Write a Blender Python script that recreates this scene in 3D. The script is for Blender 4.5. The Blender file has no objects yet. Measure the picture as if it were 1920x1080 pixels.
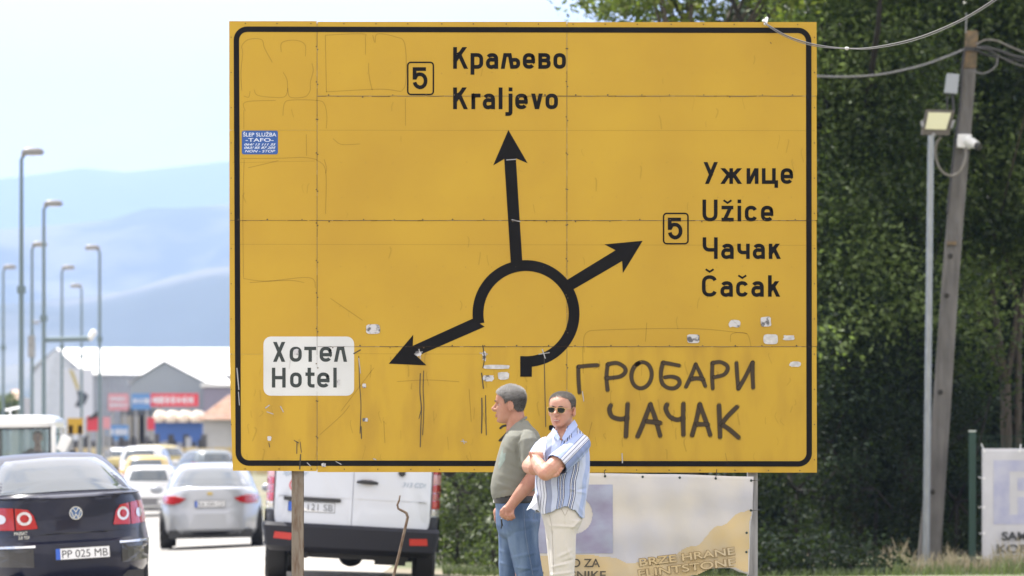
import bpy, bmesh, math, random
import numpy as np
from mathutils import Vector, Matrix, noise
from mathutils.bvhtree import BVHTree
random.seed(7); rng = np.random.default_rng(7)
R = math.radians
scene = bpy.context.scene
COL = scene.collection

# ------------------------------------------------------------ camera, sky, sun, exposure
F = 8310.0            # focal length in photograph pixels
HY = 897.0            # horizon row in the photograph
CH = 1.22             # eye height
cam_d = bpy.data.cameras.new("camera")
cam_d.sensor_width = 36.0
cam_d.lens = F / 1920 * 36.0
cam_d.shift_x = 0.0
cam_d.shift_y = (HY - 540) / 1920.0
cam_d.clip_start = 0.5
cam_d.clip_end = 60000
cam_d.dof.use_dof = True
cam_d.dof.focus_distance = 28.6
cam_d.dof.aperture_fstop = 4.3
cam = bpy.data.objects.new("camera", cam_d)
COL.objects.link(cam)
cam.location = (0, 0, CH)
cam.rotation_euler = (R(90), 0, 0)
scene.camera = cam

SUN = Vector((-0.34, 0.36, 0.87)).normalized()     # towards the sun
w = bpy.data.worlds.new("World"); scene.world = w
w.use_nodes = True
nt = w.node_tree; nt.nodes.clear()
out = nt.nodes.new('ShaderNodeOutputWorld')
bg = nt.nodes.new('ShaderNodeBackground'); bg.inputs['Strength'].default_value = 0.078
sky = nt.nodes.new('ShaderNodeTexSky'); sky.sky_type = 'NISHITA'; sky.sun_disc = False
sky.sun_elevation = math.asin(SUN.z)
sky.sun_rotation = math.atan2(SUN.x, SUN.y)
sky.air_density = 1.0; sky.dust_density = 1.6; sky.ozone_density = 1.2
tc = nt.nodes.new('ShaderNodeTexCoord')
mp = nt.nodes.new('ShaderNodeMapping'); mp.inputs['Scale'].default_value = (1, 1, 2.6)
nz = nt.nodes.new('ShaderNodeTexNoise'); nz.inputs['Scale'].default_value = 4.2; nz.inputs['Detail'].default_value = 9
nz.inputs['Roughness'].default_value = 0.55
cr = nt.nodes.new('ShaderNodeValToRGB'); cr.color_ramp.elements[0].position = 0.22; cr.color_ramp.elements[1].position = 0.50
mx = nt.nodes.new('ShaderNodeMix'); mx.data_type = 'RGBA'
mx.inputs['B'].default_value = (11.6, 10.7, 10.0, 1)
nt.links.new(tc.outputs['Generated'], mp.inputs['Vector']); nt.links.new(mp.outputs['Vector'], nz.inputs['Vector'])
nt.links.new(nz.outputs['Fac'], cr.inputs['Fac']); nt.links.new(cr.outputs['Color'], mx.inputs['Factor'])
nt.links.new(sky.outputs['Color'], mx.inputs['A']); nt.links.new(mx.outputs['Result'], bg.inputs['Color'])
nt.links.new(bg.outputs['Background'], out.inputs['Surface'])

sun_d = bpy.data.lights.new("sun", 'SUN'); sun_d.energy = 5.0; sun_d.angle = R(0.53); sun_d.color = (1.0, 0.965, 0.91)
sun = bpy.data.objects.new("sun", sun_d); COL.objects.link(sun)
sun.rotation_euler = SUN.to_track_quat('Z', 'Y').to_euler(); sun.location = (-10, 10, 30)

vs = scene.view_settings
vs.view_transform = 'Standard'; vs.look = 'None'; vs.gamma = 1.0; vs.use_curve_mapping = False
vs.exposure = 1.25
cy = scene.cycles
cy.max_bounces = 7; cy.diffuse_bounces = 3; cy.glossy_bounces = 3; cy.transmission_bounces = 5
cy.transparent_max_bounces = 24; cy.volume_bounces = 2
cy.use_denoising = True
cy.sample_clamp_indirect = 6.0

# ------------------------------------------------------------ helpers
def P(px, py, Y, dy=0.0):
    """world point seen at photograph pixel (px, py) at distance Y"""
    s = Y / F
    return Vector(((px - 960) * s, Y + dy, CH + (HY - py) * s))

def tag(o, label=None, cat=None, group=None, kind=None):
    if label: o['label'] = label
    if cat: o['category'] = cat
    if group: o['group'] = group
    if kind: o['kind'] = kind
    return o

def thing(name, label, cat, loc=(0, 0, 0), rot=(0, 0, 0), group=None):
    o = bpy.data.objects.new(name, None); COL.objects.link(o)
    o.location = loc; o.rotation_euler = rot; o.empty_display_size = 0.2
    return tag(o, label, cat, group)

def copy_tree(o, parent=None):
    c = o.copy(); COL.objects.link(c); c.parent = parent
    for ch in [k for k in bpy.data.objects if k.parent == o]:
        copy_tree(ch, c)
    return c

class MB:
    def __init__(s): s.v = []; s.f = []
    def add(s, v, f):
        b = len(s.v); s.v += [Vector(p) for p in v]; s.f += [tuple(i + b for i in q) for q in f]
    def box(s, c, d, rot=None, taper=None):
        hx, hy, hz = d[0] / 2, d[1] / 2, d[2] / 2
        vs_ = []
        for z in (-hz, hz):
            k = 1.0 if (taper is None or z < 0) else taper
            for x, y in ((-hx, -hy), (hx, -hy), (hx, hy), (-hx, hy)):
                p = Vector((x * k, y * k, z))
                if rot is not None: p = rot @ p
                vs_.append(p + Vector(c))
        s.add(vs_, [(3, 2, 1, 0), (4, 5, 6, 7), (0, 1, 5, 4), (1, 2, 6, 5), (2, 3, 7, 6), (3, 0, 4, 7)])
    def tube(s, pts, rad, n=8, cap=True, flat=None):
        pts = [Vector(p) for p in pts]
        if not hasattr(rad, '__len__'): rad = [rad] * len(pts)
        vs_ = []; T = []
        for i in range(len(pts)):
            a = pts[max(i - 1, 0)]; b = pts[min(i + 1, len(pts) - 1)]
            T.append((b - a).normalized())
        ref = Vector((0, 0, 1)) if abs(T[0].z) < 0.9 else Vector((0, 1, 0))
        N = (ref - T[0] * ref.dot(T[0])).normalized()
        for i, p in enumerate(pts):
            N = (N - T[i] * N.dot(T[i])).normalized(); B = T[i].cross(N)
            r = rad[i]; ra, rb = (r if hasattr(r, '__len__') else (r, r))
            for k in range(n):
                a = 2 * math.pi * k / n
                vs_.append(p + N * (math.cos(a) * ra) + B * (math.sin(a) * rb))
        fs = []
        m = len(pts)
        for i in range(m - 1):
            for k in range(n):
                fs.append((i * n + k, i * n + (k + 1) % n, (i + 1) * n + (k + 1) % n, (i + 1) * n + k))
        if cap:
            fs.append(tuple(reversed(range(n)))); fs.append(tuple(range((m - 1) * n, m * n)))
        s.add(vs_, fs)
    def limb(s, pts, rad, n=16):
        """tapered tube with rounded ends"""
        pts = [Vector(p) for p in pts]
        a = (pts[0] - pts[1]).normalized(); b = (pts[-1] - pts[-2]).normalized()
        P2 = []; R2 = []
        for k in (1.0, 0.85, 0.5): P2.append(pts[0] + a * rad[0] * k * 0.9); R2.append(rad[0] * math.sqrt(max(0.02, 1 - k * k)))
        for p, r in zip(pts, rad): P2.append(p); R2.append(r)
        for k in (0.5, 0.85, 1.0): P2.append(pts[-1] + b * rad[-1] * k * 0.9); R2.append(rad[-1] * math.sqrt(max(0.02, 1 - k * k)))
        s.tube(P2, R2, n)
    def ell(s, c, r, rot=None, n=16, m=10):
        vs_ = []; fs = []
        c = Vector(c)
        def tr(p):
            p = Vector((p[0] * r[0], p[1] * r[1], p[2] * r[2]))
            if rot is not None: p = rot @ p
            return p + c
        vs_.append(tr((0, 0, -1)))
        for j in range(1, m):
            t = math.pi * j / m - math.pi / 2
            for k in range(n):
                a = 2 * math.pi * k / n
                vs_.append(tr((math.cos(t) * math.cos(a), math.cos(t) * math.sin(a), math.sin(t))))
        vs_.append(tr((0, 0, 1)))
        for k in range(n):
            fs.append((0, 1 + (k + 1) % n, 1 + k))
            fs.append((len(vs_) - 1, 1 + (m - 2) * n + k, 1 + (m - 2) * n + (k + 1) % n))
        for j in range(m - 2):
            for k in range(n):
                fs.append((1 + j * n + k, 1 + j * n + (k + 1) % n, 1 + (j + 1) * n + (k + 1) % n, 1 + (j + 1) * n + k))
        s.add(vs_, fs)
    def loft(s, secs, n=40, cap=True, M=None):
        """secs: (cx, cy, z, a, b, exponent[, yaw])"""
        vs_ = []; fs = []
        for sc in secs:
            cx, cy_, z, a, b, e = sc[:6]; yaw = sc[6] if len(sc) > 6 else 0
            ca, sa = math.cos(yaw), math.sin(yaw)
            for k in range(n):
                t = 2 * math.pi * k / n
                c_, s_ = math.cos(t), math.sin(t)
                x = a * math.copysign(abs(c_) ** (2 / e), c_); y = b * math.copysign(abs(s_) ** (2 / e), s_)
                p = Vector((cx + x * ca - y * sa, cy_ + x * sa + y * ca, z))
                vs_.append(M @ p if M is not None else p)
        m = len(secs)
        for i in range(m - 1):
            for k in range(n):
                fs.append((i * n + k, i * n + (k + 1) % n, (i + 1) * n + (k + 1) % n, (i + 1) * n + k))
        if cap:
            fs.append(tuple(reversed(range(n)))); fs.append(tuple(range((m - 1) * n, m * n)))
        s.add(vs_, fs)
    def lathe(s, c, prof, n=24, axis='z'):
        """prof: (r, h) pairs"""
        c = Vector(c); vs_ = []; fs = []
        for r, h in prof:
            for k in range(n):
                a = 2 * math.pi * k / n
                x, y = r * math.cos(a), r * math.sin(a)
                vs_.append(c + (Vector((x, y, h)) if axis == 'z' else Vector((x, h, y)) if axis == 'y' else Vector((h, x, y))))
        m = len(prof)
        for i in range(m - 1):
            for k in range(n):
                fs.append((i * n + k, i * n + (k + 1) % n, (i + 1) * n + (k + 1) % n, (i + 1) * n + k))
        fs.append(tuple(reversed(range(n)))); fs.append(tuple(range((m - 1) * n, m * n)))
        s.add(vs_, fs)
    def build(s, name, m=None, parent=None, smooth=False, world=False, bevel=0, sharp=None):
        off = Vector(parent.location) if (world and parent is not None) else Vector((0, 0, 0))
        me = bpy.data.meshes.new(name)
        me.from_pydata([tuple(p - off) for p in s.v], [], s.f)
        me.update()
        bm = bmesh.new(); bm.from_mesh(me); bmesh.ops.recalc_face_normals(bm, faces=bm.faces); bm.to_mesh(me); bm.free()
        o = bpy.data.objects.new(name, me); COL.objects.link(o)
        if m: me.materials.append(m)
        if parent is not None: o.parent = parent
        if bevel:
            md = o.modifiers.new('bevel', 'BEVEL'); md.width = bevel; md.segments = 2; md.limit_method = 'ANGLE'; md.angle_limit = R(40)
        if smooth:
            me.polygons.foreach_set('use_smooth', [True] * len(me.polygons))
            if sharp: 
                me.set_sharp_from_angle(angle=R(sharp))
        return o

def bake(o):
    """apply the modifiers"""
    dg = bpy.context.evaluated_depsgraph_get()
    me = bpy.data.meshes.new_from_object(o.evaluated_get(dg))
    o.modifiers.clear(); o.data = me
    return o

def organic(mb, name, m, parent, voxel=0.006, smooth=4, disp=None, cut=None):
    """one continuous surface grown round overlapping shapes"""
    o = mb.build(name, m, parent)
    md = o.modifiers.new('r', 'REMESH'); md.mode = 'VOXEL'; md.voxel_size = voxel
    md = o.modifiers.new('s', 'SMOOTH'); md.factor = 0.5; md.iterations = smooth
    bake(o)
    me = o.data
    if cut:
        bm = bmesh.new(); bm.from_mesh(me)
        bmesh.ops.delete(bm, geom=[v for v in bm.verts if cut(v.co)], context='VERTS')
        bm.to_mesh(me); bm.free()
    if disp:
        me.update()
        n = len(me.vertices)
        co = np.empty(n * 3); me.vertices.foreach_get('co', co); co = co.reshape(-1, 3)
        no = np.empty(n * 3); me.vertex_normals.foreach_get('vector', no); no = no.reshape(-1, 3)
        d = disp(co, no)
        co = co + no * d[:, None]
        me.vertices.foreach_set('co', co.ravel())
    me.polygons.foreach_set('use_smooth', [True] * len(me.polygons))
    me.update()
    if not me.materials: me.materials.append(m)
    return o

def folds(lines):
    """lines: list of (p0, p1, width, height): raised creases along segments, world of the mesh"""
    L = [(np.array(a, float), np.array(b, float), w_, h_) for a, b, w_, h_ in lines]
    def f(co, no):
        d = np.zeros(len(co)); near = (no[:, 1] < .35).astype(float); c2 = co[:, [0, 2]]
        for a, b, w_, h_ in L:
            a = a[[0, 2]]; b = b[[0, 2]]
            ab = b - a; t = np.clip(((c2 - a) @ ab) / (ab @ ab), 0, 1)
            q = a + t[:, None] * ab
            r = np.linalg.norm(c2 - q, axis=1)
            e = np.sin(np.pi * np.clip(t, 0.02, 0.98)) ** 0.5
            d += h_ * np.exp(-(r / w_) ** 2) * e
        return d * near
    return f

# ------------------------------------------------------------ materials
def mat(name, col, rough=0.6, metal=0.0, var=0.0, vscale=8.0, col2=None, bump=0.0, bscale=60.0, spec=0.5,
        coat=0.0, detail=4.0, thresh=(0.35, 0.65), aniso=None, trans=0.0, emis=None, coord='Object', alpha=1.0):
    m = bpy.data.materials.new(name); m.use_nodes = True
    n = m.node_tree; b = n.nodes['Principled BSDF']
    c = (*col, 1)
    b.inputs['Base Color'].default_value = c
    b.inputs['Roughness'].default_value = rough; b.inputs['Metallic'].default_value = metal
    b.inputs['Specular IOR Level'].default_value = spec
    b.inputs['Coat Weight'].default_value = coat; b.inputs['Coat Roughness'].default_value = 0.03
    b.inputs['Transmission Weight'].default_value = trans; b.inputs['Alpha'].default_value = alpha
    t = n.nodes.new('ShaderNodeTexCoord'); mp_ = n.nodes.new('ShaderNodeMapping')
    if aniso: mp_.inputs['Scale'].default_value = aniso
    n.links.new(t.outputs[coord], mp_.inputs['Vector'])
    if var or col2:
        z = n.nodes.new('ShaderNodeTexNoise'); z.inputs['Scale'].default_value = vscale; z.inputs['Detail'].default_value = detail
        r = n.nodes.new('ShaderNodeValToRGB'); r.color_ramp.elements[0].position = thresh[0]; r.color_ramp.elements[1].position = thresh[1]
        r.color_ramp.elements[0].color = c
        r.color_ramp.elements[1].color = (*(col2 if col2 else [x * (1 - var) for x in col]), 1)
        n.links.new(mp_.outputs['Vector'], z.inputs['Vector']); n.links.new(z.outputs['Fac'], r.inputs['Fac'])
        n.links.new(r.outputs['Color'], b.inputs['Base Color'])
    if bump:
        z2 = n.nodes.new('ShaderNodeTexNoise'); z2.inputs['Scale'].default_value = bscale; z2.inputs['Detail'].default_value = 5
        bp = n.nodes.new('ShaderNodeBump'); bp.inputs['Strength'].default_value = bump; bp.inputs['Distance'].default_value = 0.02
        n.links.new(mp_.outputs['Vector'], z2.inputs['Vector']); n.links.new(z2.outputs['Fac'], bp.inputs['Height'])
        n.links.new(bp.outputs['Normal'], b.inputs['Normal'])
    if emis:
        b.inputs['Emission Color'].default_value = (*emis[:3], 1); b.inputs['Emission Strength'].default_value = emis[3]
    return m

M_black = mat('sign_black', (0.008, 0.008, 0.0095), 0.6, var=0.35, vscale=5, spec=0.12)
M_dark = mat('dark_plastic', (0.02, 0.021, 0.024), 0.45)
M_rubber = mat('rubber', (0.018, 0.018, 0.019), 0.8)
M_chrome = mat('chrome', (0.75, 0.76, 0.78), 0.12, 1.0)
M_white = mat('white_print', (0.75, 0.76, 0.78), 0.5)
M_glass = mat('car_glass', (0.03, 0.045, 0.055), 0.03, spec=0.9, coat=1.0)
M_galv = mat('galvanised_steel', (0.30, 0.325, 0.345), 0.45, 0.6, var=0.2, vscale=6, aniso=(6, 6, 1))
M_greysteel = mat('grey_steel', (0.30, 0.31, 0.32), 0.55, 0.2, var=0.25, vscale=9)
M_plateblue = mat('plate_blue', (0.03, 0.11, 0.5), 0.4)
M_redlens = mat('red_lens', (0.36, 0.006, 0.009), 0.15, coat=.5, spec=0.4)
M_clearlens = mat('clear_lens', (0.62, 0.60, 0.62), 0.12, coat=1.0, metal=0.3)
M_text = mat('text_dark', (0.03, 0.035, 0.04), 0.5)

def font_text(name, s, size, loc, m, parent, rot=(R(90), 0, 0), bold=0.0, align='LEFT', xscale=1.0, shear=0.0, spacing=1.0, hollow=False):
    cu = bpy.data.curves.new(name, 'FONT'); cu.body = s; cu.size = size; cu.offset = bold; cu.align_x = align
    cu.shear = shear; cu.space_character = spacing
    o = bpy.data.objects.new(name, cu); COL.objects.link(o)
    dg = bpy.context.evaluated_depsgraph_get()
    me = bpy.data.meshes.new_from_object(o.evaluated_get(dg))
    bpy.data.objects.remove(o); 
    me.materials.clear(); me.materials.append(m)
    o2 = bpy.data.objects.new(name, me); COL.objects.link(o2)
    o2.location = loc; o2.rotation_euler = rot; o2.scale = (xscale, 1, 1)
    if parent is not None: o2.parent = parent
    return o2

# ------------------------------------------------------------ haze in the air
hz = MB(); hz.box((0, 8500, 799), (24000, 18400, 1604))
M_haze = bpy.data.materials.new('haze_air'); M_haze.use_nodes = True
hn = M_haze.node_tree; hn.nodes.clear()
ho = hn.nodes.new('ShaderNodeOutputMaterial'); hv = hn.nodes.new('ShaderNodeVolumePrincipled')
hv.inputs['Color'].default_value = (0.375, 0.52, 0.86, 1); hv.inputs['Density'].default_value = 0.00012
hv.inputs['Anisotropy'].default_value = 0.0
hn.links.new(hv.outputs['Volume'], ho.inputs['Volume'])

# ------------------------------------------------------------ ground
def curve(y):
    return 0.0 if y < 78 else -0.085 * (y - 78) * min(1, (y - 78) / 30) if y < 400 else -27.4
def gh(x, y):
    """height of the ground"""
    if y > 1500: return 6 + max(0, (y - 1500) * 0.002)
    x = x - curve(y)
    k = [(-60, -0.25), (-12, -0.20), (-9, -0.16), (-3.4, 0.10), (0, 0.0), (3, 0.0), (60, 0.3)]
    z = k[0][1] if x < k[0][0] else k[-1][1]
    for a, b in zip(k, k[1:]):
        if a[0] <= x <= b[0]: z = a[1] + (b[1] - a[1]) * (x - a[0]) / (b[0] - a[0])
    if y > 100:
        z += 0.00017 * (min(y, 170) - 100) ** 2
        if y > 170: z += 0.012 * (y - 170) if y < 420 else 3.0
    return z
XS = [-12000, -5000, -2000, -800, -300, -120, -60, -30, -18, -12.4, -9, -6.2, -3.4, -1.6, 0, 1.5, 3, 5, 8, 14, 25, 60, 150, 400, 1200, 4000, 12000]
YS = [-600, -200, -60, -20, 0] + list(range(10, 110, 5)) + list(range(110, 190, 6)) + list(range(190, 420, 15)) + [420, 600, 900, 1500, 2500, 4000, 7000, 11000, 17600]
def sheet(name, x0, x1, y0, y1, dz, m, kind='structure'):
    mb = MB(); xs = [x for x in XS if x0 <= x <= x1]; ys = [y for y in YS if y0 <= y <= y1]
    v = [(x + curve(y), y, gh(x + curve(y), y) + dz) for y in ys for x in xs]
    n = len(xs)
    f = [(j * n + i, j * n + i + 1, (j + 1) * n + i + 1, (j + 1) * n + i) for j in range(len(ys) - 1) for i in range(n - 1)]
    mb.add(v, f)
    return tag(mb.build(name, m, None), kind=kind)
M_earth = mat('dry_earth', (0.20, 0.17, 0.12), 0.95, col2=(0.09, 0.11, 0.045), vscale=0.35, bump=0.4, bscale=8)
M_asph = mat('worn_road', (0.30, 0.29, 0.275), 0.85, var=0.25, vscale=0.8, bump=0.3, bscale=90)
M_conc = mat('concrete_apron', (0.40, 0.375, 0.34), 0.9, var=0.3, vscale=1.2, bump=0.3, bscale=40)
sheet('ground', -12000, 12000, -600, 17600, 0, M_earth)
sheet('road', -12.4, -3.4, -60, 420, 0.004, M_asph)
sheet('parking_apron', -3.4, -1.6, -20, 105, 0.004, M_conc)
M_paint = mat('road_paint', (0.72, 0.72, 0.70), 0.7, var=0.25, vscale=12)
mb = MB()
for y in range(10, 100, 9):
    for xa in (-7.9,):
        v = [(xa + dx + curve(y + dy), y + dy, gh(xa + dx + curve(y), y + dy) + 0.012) for dy in (0, 4.5) for dx in (0, 0.14)]
        mb.add(v, [(0, 1, 3, 2)])
tag(mb.build('road_marking', M_paint), kind='structure')
# ------------------------------------------------------------ mountains
def ridge(name, y0, depth, prof, m, seed, amp, nx=150, ny=26, xspan=(-12, 12)):
    """prof(px) -> photograph row of the skyline; a real sloping terrain rising to it"""
    mb = MB(); v = []
    for j in range(ny):
        t = j / (ny - 1)
        for i in range(nx):
            u = i / (nx - 1)
            px = -5200 + u * 12400
            Yr = y0 + depth * t
            x = (px - 960) * y0 / F
            top = CH + (HY - prof(px)) * (y0 + depth * 0.55) / F
            q = min(1, t / 0.55); shape = (math.sin(q * math.pi / 2)) ** 1.2 if t < 0.55 else 1 - ((t - 0.55) / 0.45) ** 2 * 0.8
            nzv = noise.fractal(Vector((x / 900.0 + seed, Yr / 900.0, seed)), 0.9, 2.1, 5)
            rid = abs(noise.fractal(Vector((x / 420.0 + seed, Yr / 1400.0, seed * 2)), 1.0, 2.0, 4))
            k = amp * math.sin(min(1, t / 0.55) * math.pi) if t < 0.55 else 0
            v.append((x, Yr, 5 + (top - 5) * shape + k * (nzv * 0.6 - rid) * top * 0.4 + amp * 9 * nzv * min(1, t * 3)))
    f = [(j * nx + i, j * nx + i + 1, (j + 1) * nx + i + 1, (j + 1) * nx + i) for j in range(ny - 1) for i in range(nx - 1)]
    mb.add(v, f)
    return tag(mb.build(name, m, None, smooth=True), kind='structure')
M_hill = mat('forested_hill', (0.035, 0.05, 0.045), 0.95, col2=(0.12, 0.125, 0.115), vscale=0.0045, detail=10, thresh=(0.46, 0.60))
M_hill2 = mat('far_hill', (0.04, 0.055, 0.05), 0.95, col2=(0.07, 0.08, 0.07), vscale=0.002, detail=8)
def interp(k, x):
    if x <= k[0][0]: return k[0][1]
    for a, b in zip(k, k[1:]):
        if x <= b[0]:
            t = (x - a[0]) / (b[0] - a[0]); t = t * t * (3 - 2 * t)
            return a[1] + (b[1] - a[1]) * t
    return k[-1][1]
ridge('far_mountain', 13000, 3500, lambda p: interp([(-5000, 420), (-1500, 350), (-300, 345), (0, 324), (60, 316), (150, 323), (230, 312), (330, 303), (430, 300), (700, 290), (1500, 330), (4000, 380), (7000, 450)], p), M_hill2, 3, 0.35)
ridge('mountain', 6200, 2600, lambda p: interp([(-5000, 560), (-900, 470), (-250, 450), (0, 424), (60, 412), (140, 389), (215, 392), (330, 380), (370, 381), (430, 398), (700, 440), (1500, 470), (4000, 520), (7000, 600)], p), M_hill, 8, 0.8)
ridge('foothill', 4000, 1400, lambda p: interp([(-5000, 700), (-900, 620), (-200, 575), (0, 560), (120, 545), (260, 520), (430, 505), (800, 560), (1500, 600), (4000, 650), (7000, 720)], p), M_hill, 15, 0.9)
ridge('low_hill', 2600, 900, lambda p: interp([(-5000, 780), (-900, 740), (-200, 690), (0, 655), (120, 668), (260, 676), (430, 665), (800, 690), (1500, 700), (4000, 720), (7000, 760)], p), M_hill, 21, 0.5)

# ------------------------------------------------------------ the big yellow sign
YS0 = 29.6
M_yellow = mat('sign_yellow', (0.475, 0.300, 0.024), 0.52, col2=(0.425, 0.258, 0.022), vscale=1.3, detail=10, spec=0.35, bump=0.03, bscale=3)
M_yellow2 = mat('sign_yellow_lower', (0.475, 0.300, 0.024), 0.52, col2=(0.375, 0.225, 0.022), vscale=3.2, detail=12, thresh=(0.45, 0.72), aniso=(1.6, 1, .5), spec=0.35, bump=0.03, bscale=3)
sign = thing('road_sign', 'large yellow direction sign with black roundabout arrows to Kraljevo, Čačak and Užice', 'road sign', P(984, 1240, YS0))
sign.location.z = gh(sign.location.x, YS0)
def build(mb, name, m, parent, **k): return mb.build(name, m, parent, world=True, **k)
def sg(px, py, d=0.0): return P(px, py, YS0 - d)
def slab(mb, poly, d0, d1):
    """polygon in photograph pixels on the sign plane, between depths d0 (back) and d1 (front)"""
    n = len(poly)
    v = [sg(x, y, d0) for x, y in poly] + [sg(x, y, d1) for x, y in poly]
    mb.add(v, [tuple(range(n)), tuple(range(2 * n - 1, n - 1, -1))] + [(i, (i + 1) % n, n + (i + 1) % n, n + i) for i in range(n)])
def edgeL(y): return interp([(39, 429.5), (640, 430.5), (790, 433), (882, 436.5)], y)
g = 0.45
cols_ = [(None, 594.5), (594.5, 1063), (1063, None)]
for ci, (a, b) in enumerate(cols_):
    rows = [39.5, 244, 413, 664, 883.5] if ci == 0 else [40 + ci * .7, 180, 413.5, 650, 884.5 + ci * .8]
    for r0, r1 in zip(rows, rows[1:]):
        mb = MB()
        x0t, x0b = (edgeL(r0), edgeL(r1)) if a is None else (a + g, a + g)
        x1t, x1b = (1531, 1531.8) if b is None else (b - g, b - g)
        gt = 0 if r0 < 50 else g * (0.35 if ci == 0 else 1); gb = 0 if r1 > 880 else g * (0.35 if ci == 0 else 1)
        dz = random.uniform(0, 0.0008)
        t0 = 0 if ci else -0.7
        if ci == 0 and r1 > 880:
            poly = [(x0t, r0 + gt), (edgeL(790), 790), (x0b, r1 - 1), (x1b, r1), (x1t, r0 + gt)]
        else: poly = [(x0t, r0 + gt), (x0b, r1 - gb), (x1b, r1 - gb), (x1t, r0 + gt)]
        slab(mb, poly, -0.003, dz)
        build(mb, 'panel', M_yellow if r1 < 700 else M_yellow2, sign)
# rails and posts behind
mb = MB()
for y in (120, 180, 244, 300, 413, 540, 652, 666, 780, 860):
    slab(mb, [(434, y - 5), (434, y + 5), (1528, y + 5), (1528, y - 5)], -0.045, -0.0035)
for x in (594.5, 1063): slab(mb, [(x - 6, 45), (x - 6, 880), (x + 6, 880), (x + 6, 45)], -0.04, -0.0032)
build(mb, 'frame_rail', M_greysteel, sign)
M_rustpost = mat('weathered_post', (0.21, 0.18, 0.145), 0.8, col2=(0.13, 0.085, 0.055), vscale=14, aniso=(3, 3, 0.6), thresh=(0.45, 0.7), bump=0.3, bscale=80)
M_greypost = mat('grey_post', (0.33, 0.33, 0.34), 0.7, var=0.35, vscale=10, aniso=(3, 3, .5))
def channel(px, m, w_=22):
    mb = MB(); q = sg(px, 900); z0 = gh(q.x, YS0) - 0.05; z1 = sg(px, 60).z
    W = w_ * YS0 / F; h = z1 - z0; zc = (z0 + z1) / 2
    mb.box((q.x - W / 2 + .004, YS0 + 0.095, zc), (0.008, 0.09, h)); mb.box((q.x + W * 0.12, YS0 + 0.095, zc), (0.008, 0.09, h))
    mb.box((q.x - W * 0.19, YS0 + 0.056, zc), (W * .62, 0.006, h - .01)); mb.box((q.x + W * .31, YS0 + 0.052, zc), (W * .38, 0.007, h - .02))
    mb.box((q.x, YS0 + 0.14, zc), (W, 0.006, h - .03))
    return build(mb, 'post', m, sign)
channel(557, M_rustpost); channel(984, M_greypost, 19); channel(1412, M_greypost, 19)

# --- stroke lettering (outlines measured on the photograph)
def ribbon_quads(pts, t, closed=False, capsq=False):
    pts = [Vector((p[0], p[1])) for p in pts]; n = len(pts)
    if capsq and not closed:
        d = (pts[1] - pts[0]).normalized(); pts[0] = pts[0] - d * t / 2
        d = (pts[-1] - pts[-2]).normalized(); pts[-1] = pts[-1] + d * t / 2
    L = []; Rr = []
    for i in range(n):
        if closed: a = pts[i - 1]; b = pts[(i + 1) % n]
        else: a = pts[max(0, i - 1)]; b = pts[min(n - 1, i + 1)]
        p = pts[i]
        d1 = (p - a).normalized() if (p - a).length > 1e-6 else (b - p).normalized()
        d2 = (b - p).normalized() if (b - p).length > 1e-6 else d1
        n1 = Vector((-d1.y, d1.x)); n2 = Vector((-d2.y, d2.x)); nn = (n1 + n2)
        if nn.length < 1e-6: nn = n1
        nn.normalize(); k = 1 / max(0.35, nn.dot(n1))
        L.append(p + nn * t / 2 * k); Rr.append(p - nn * t / 2 * k)
    Q = []
    rng_ = range(n) if closed else range(n - 1)
    for i in rng_:
        j = (i + 1) % n
        Q.append([L[i], L[j], Rr[j], Rr[i]])
    return Q
def clip_y(poly, lo, hi):
    for s_, lim in ((1, lo), (-1, hi)):
        o = []
        for i in range(len(poly)):
            a = poly[i]; b = poly[(i + 1) % len(poly)]
            da = s_ * (a[1] - lim); db = s_ * (b[1] - lim)
            if da >= 0: o.append(a)
            if da * db < 0:
                k = da / (da - db); o.append(Vector((a[0] + (b[0] - a[0]) * k, a[1] + (b[1] - a[1]) * k)))
        poly = o
        if len(poly) < 3: return []
    return poly
def arc(cx, cy, rx, ry, a0, a1, n=10, e=2.3):
    o = []
    for i in range(n + 1):
        a = R(a0 + (a1 - a0) * i / n); c, s = math.cos(a), math.sin(a)
        o.append((cx + rx * math.copysign(abs(c) ** (2 / e), c), cy + ry * math.copysign(abs(s) ** (2 / e), s)))
    return o
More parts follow.
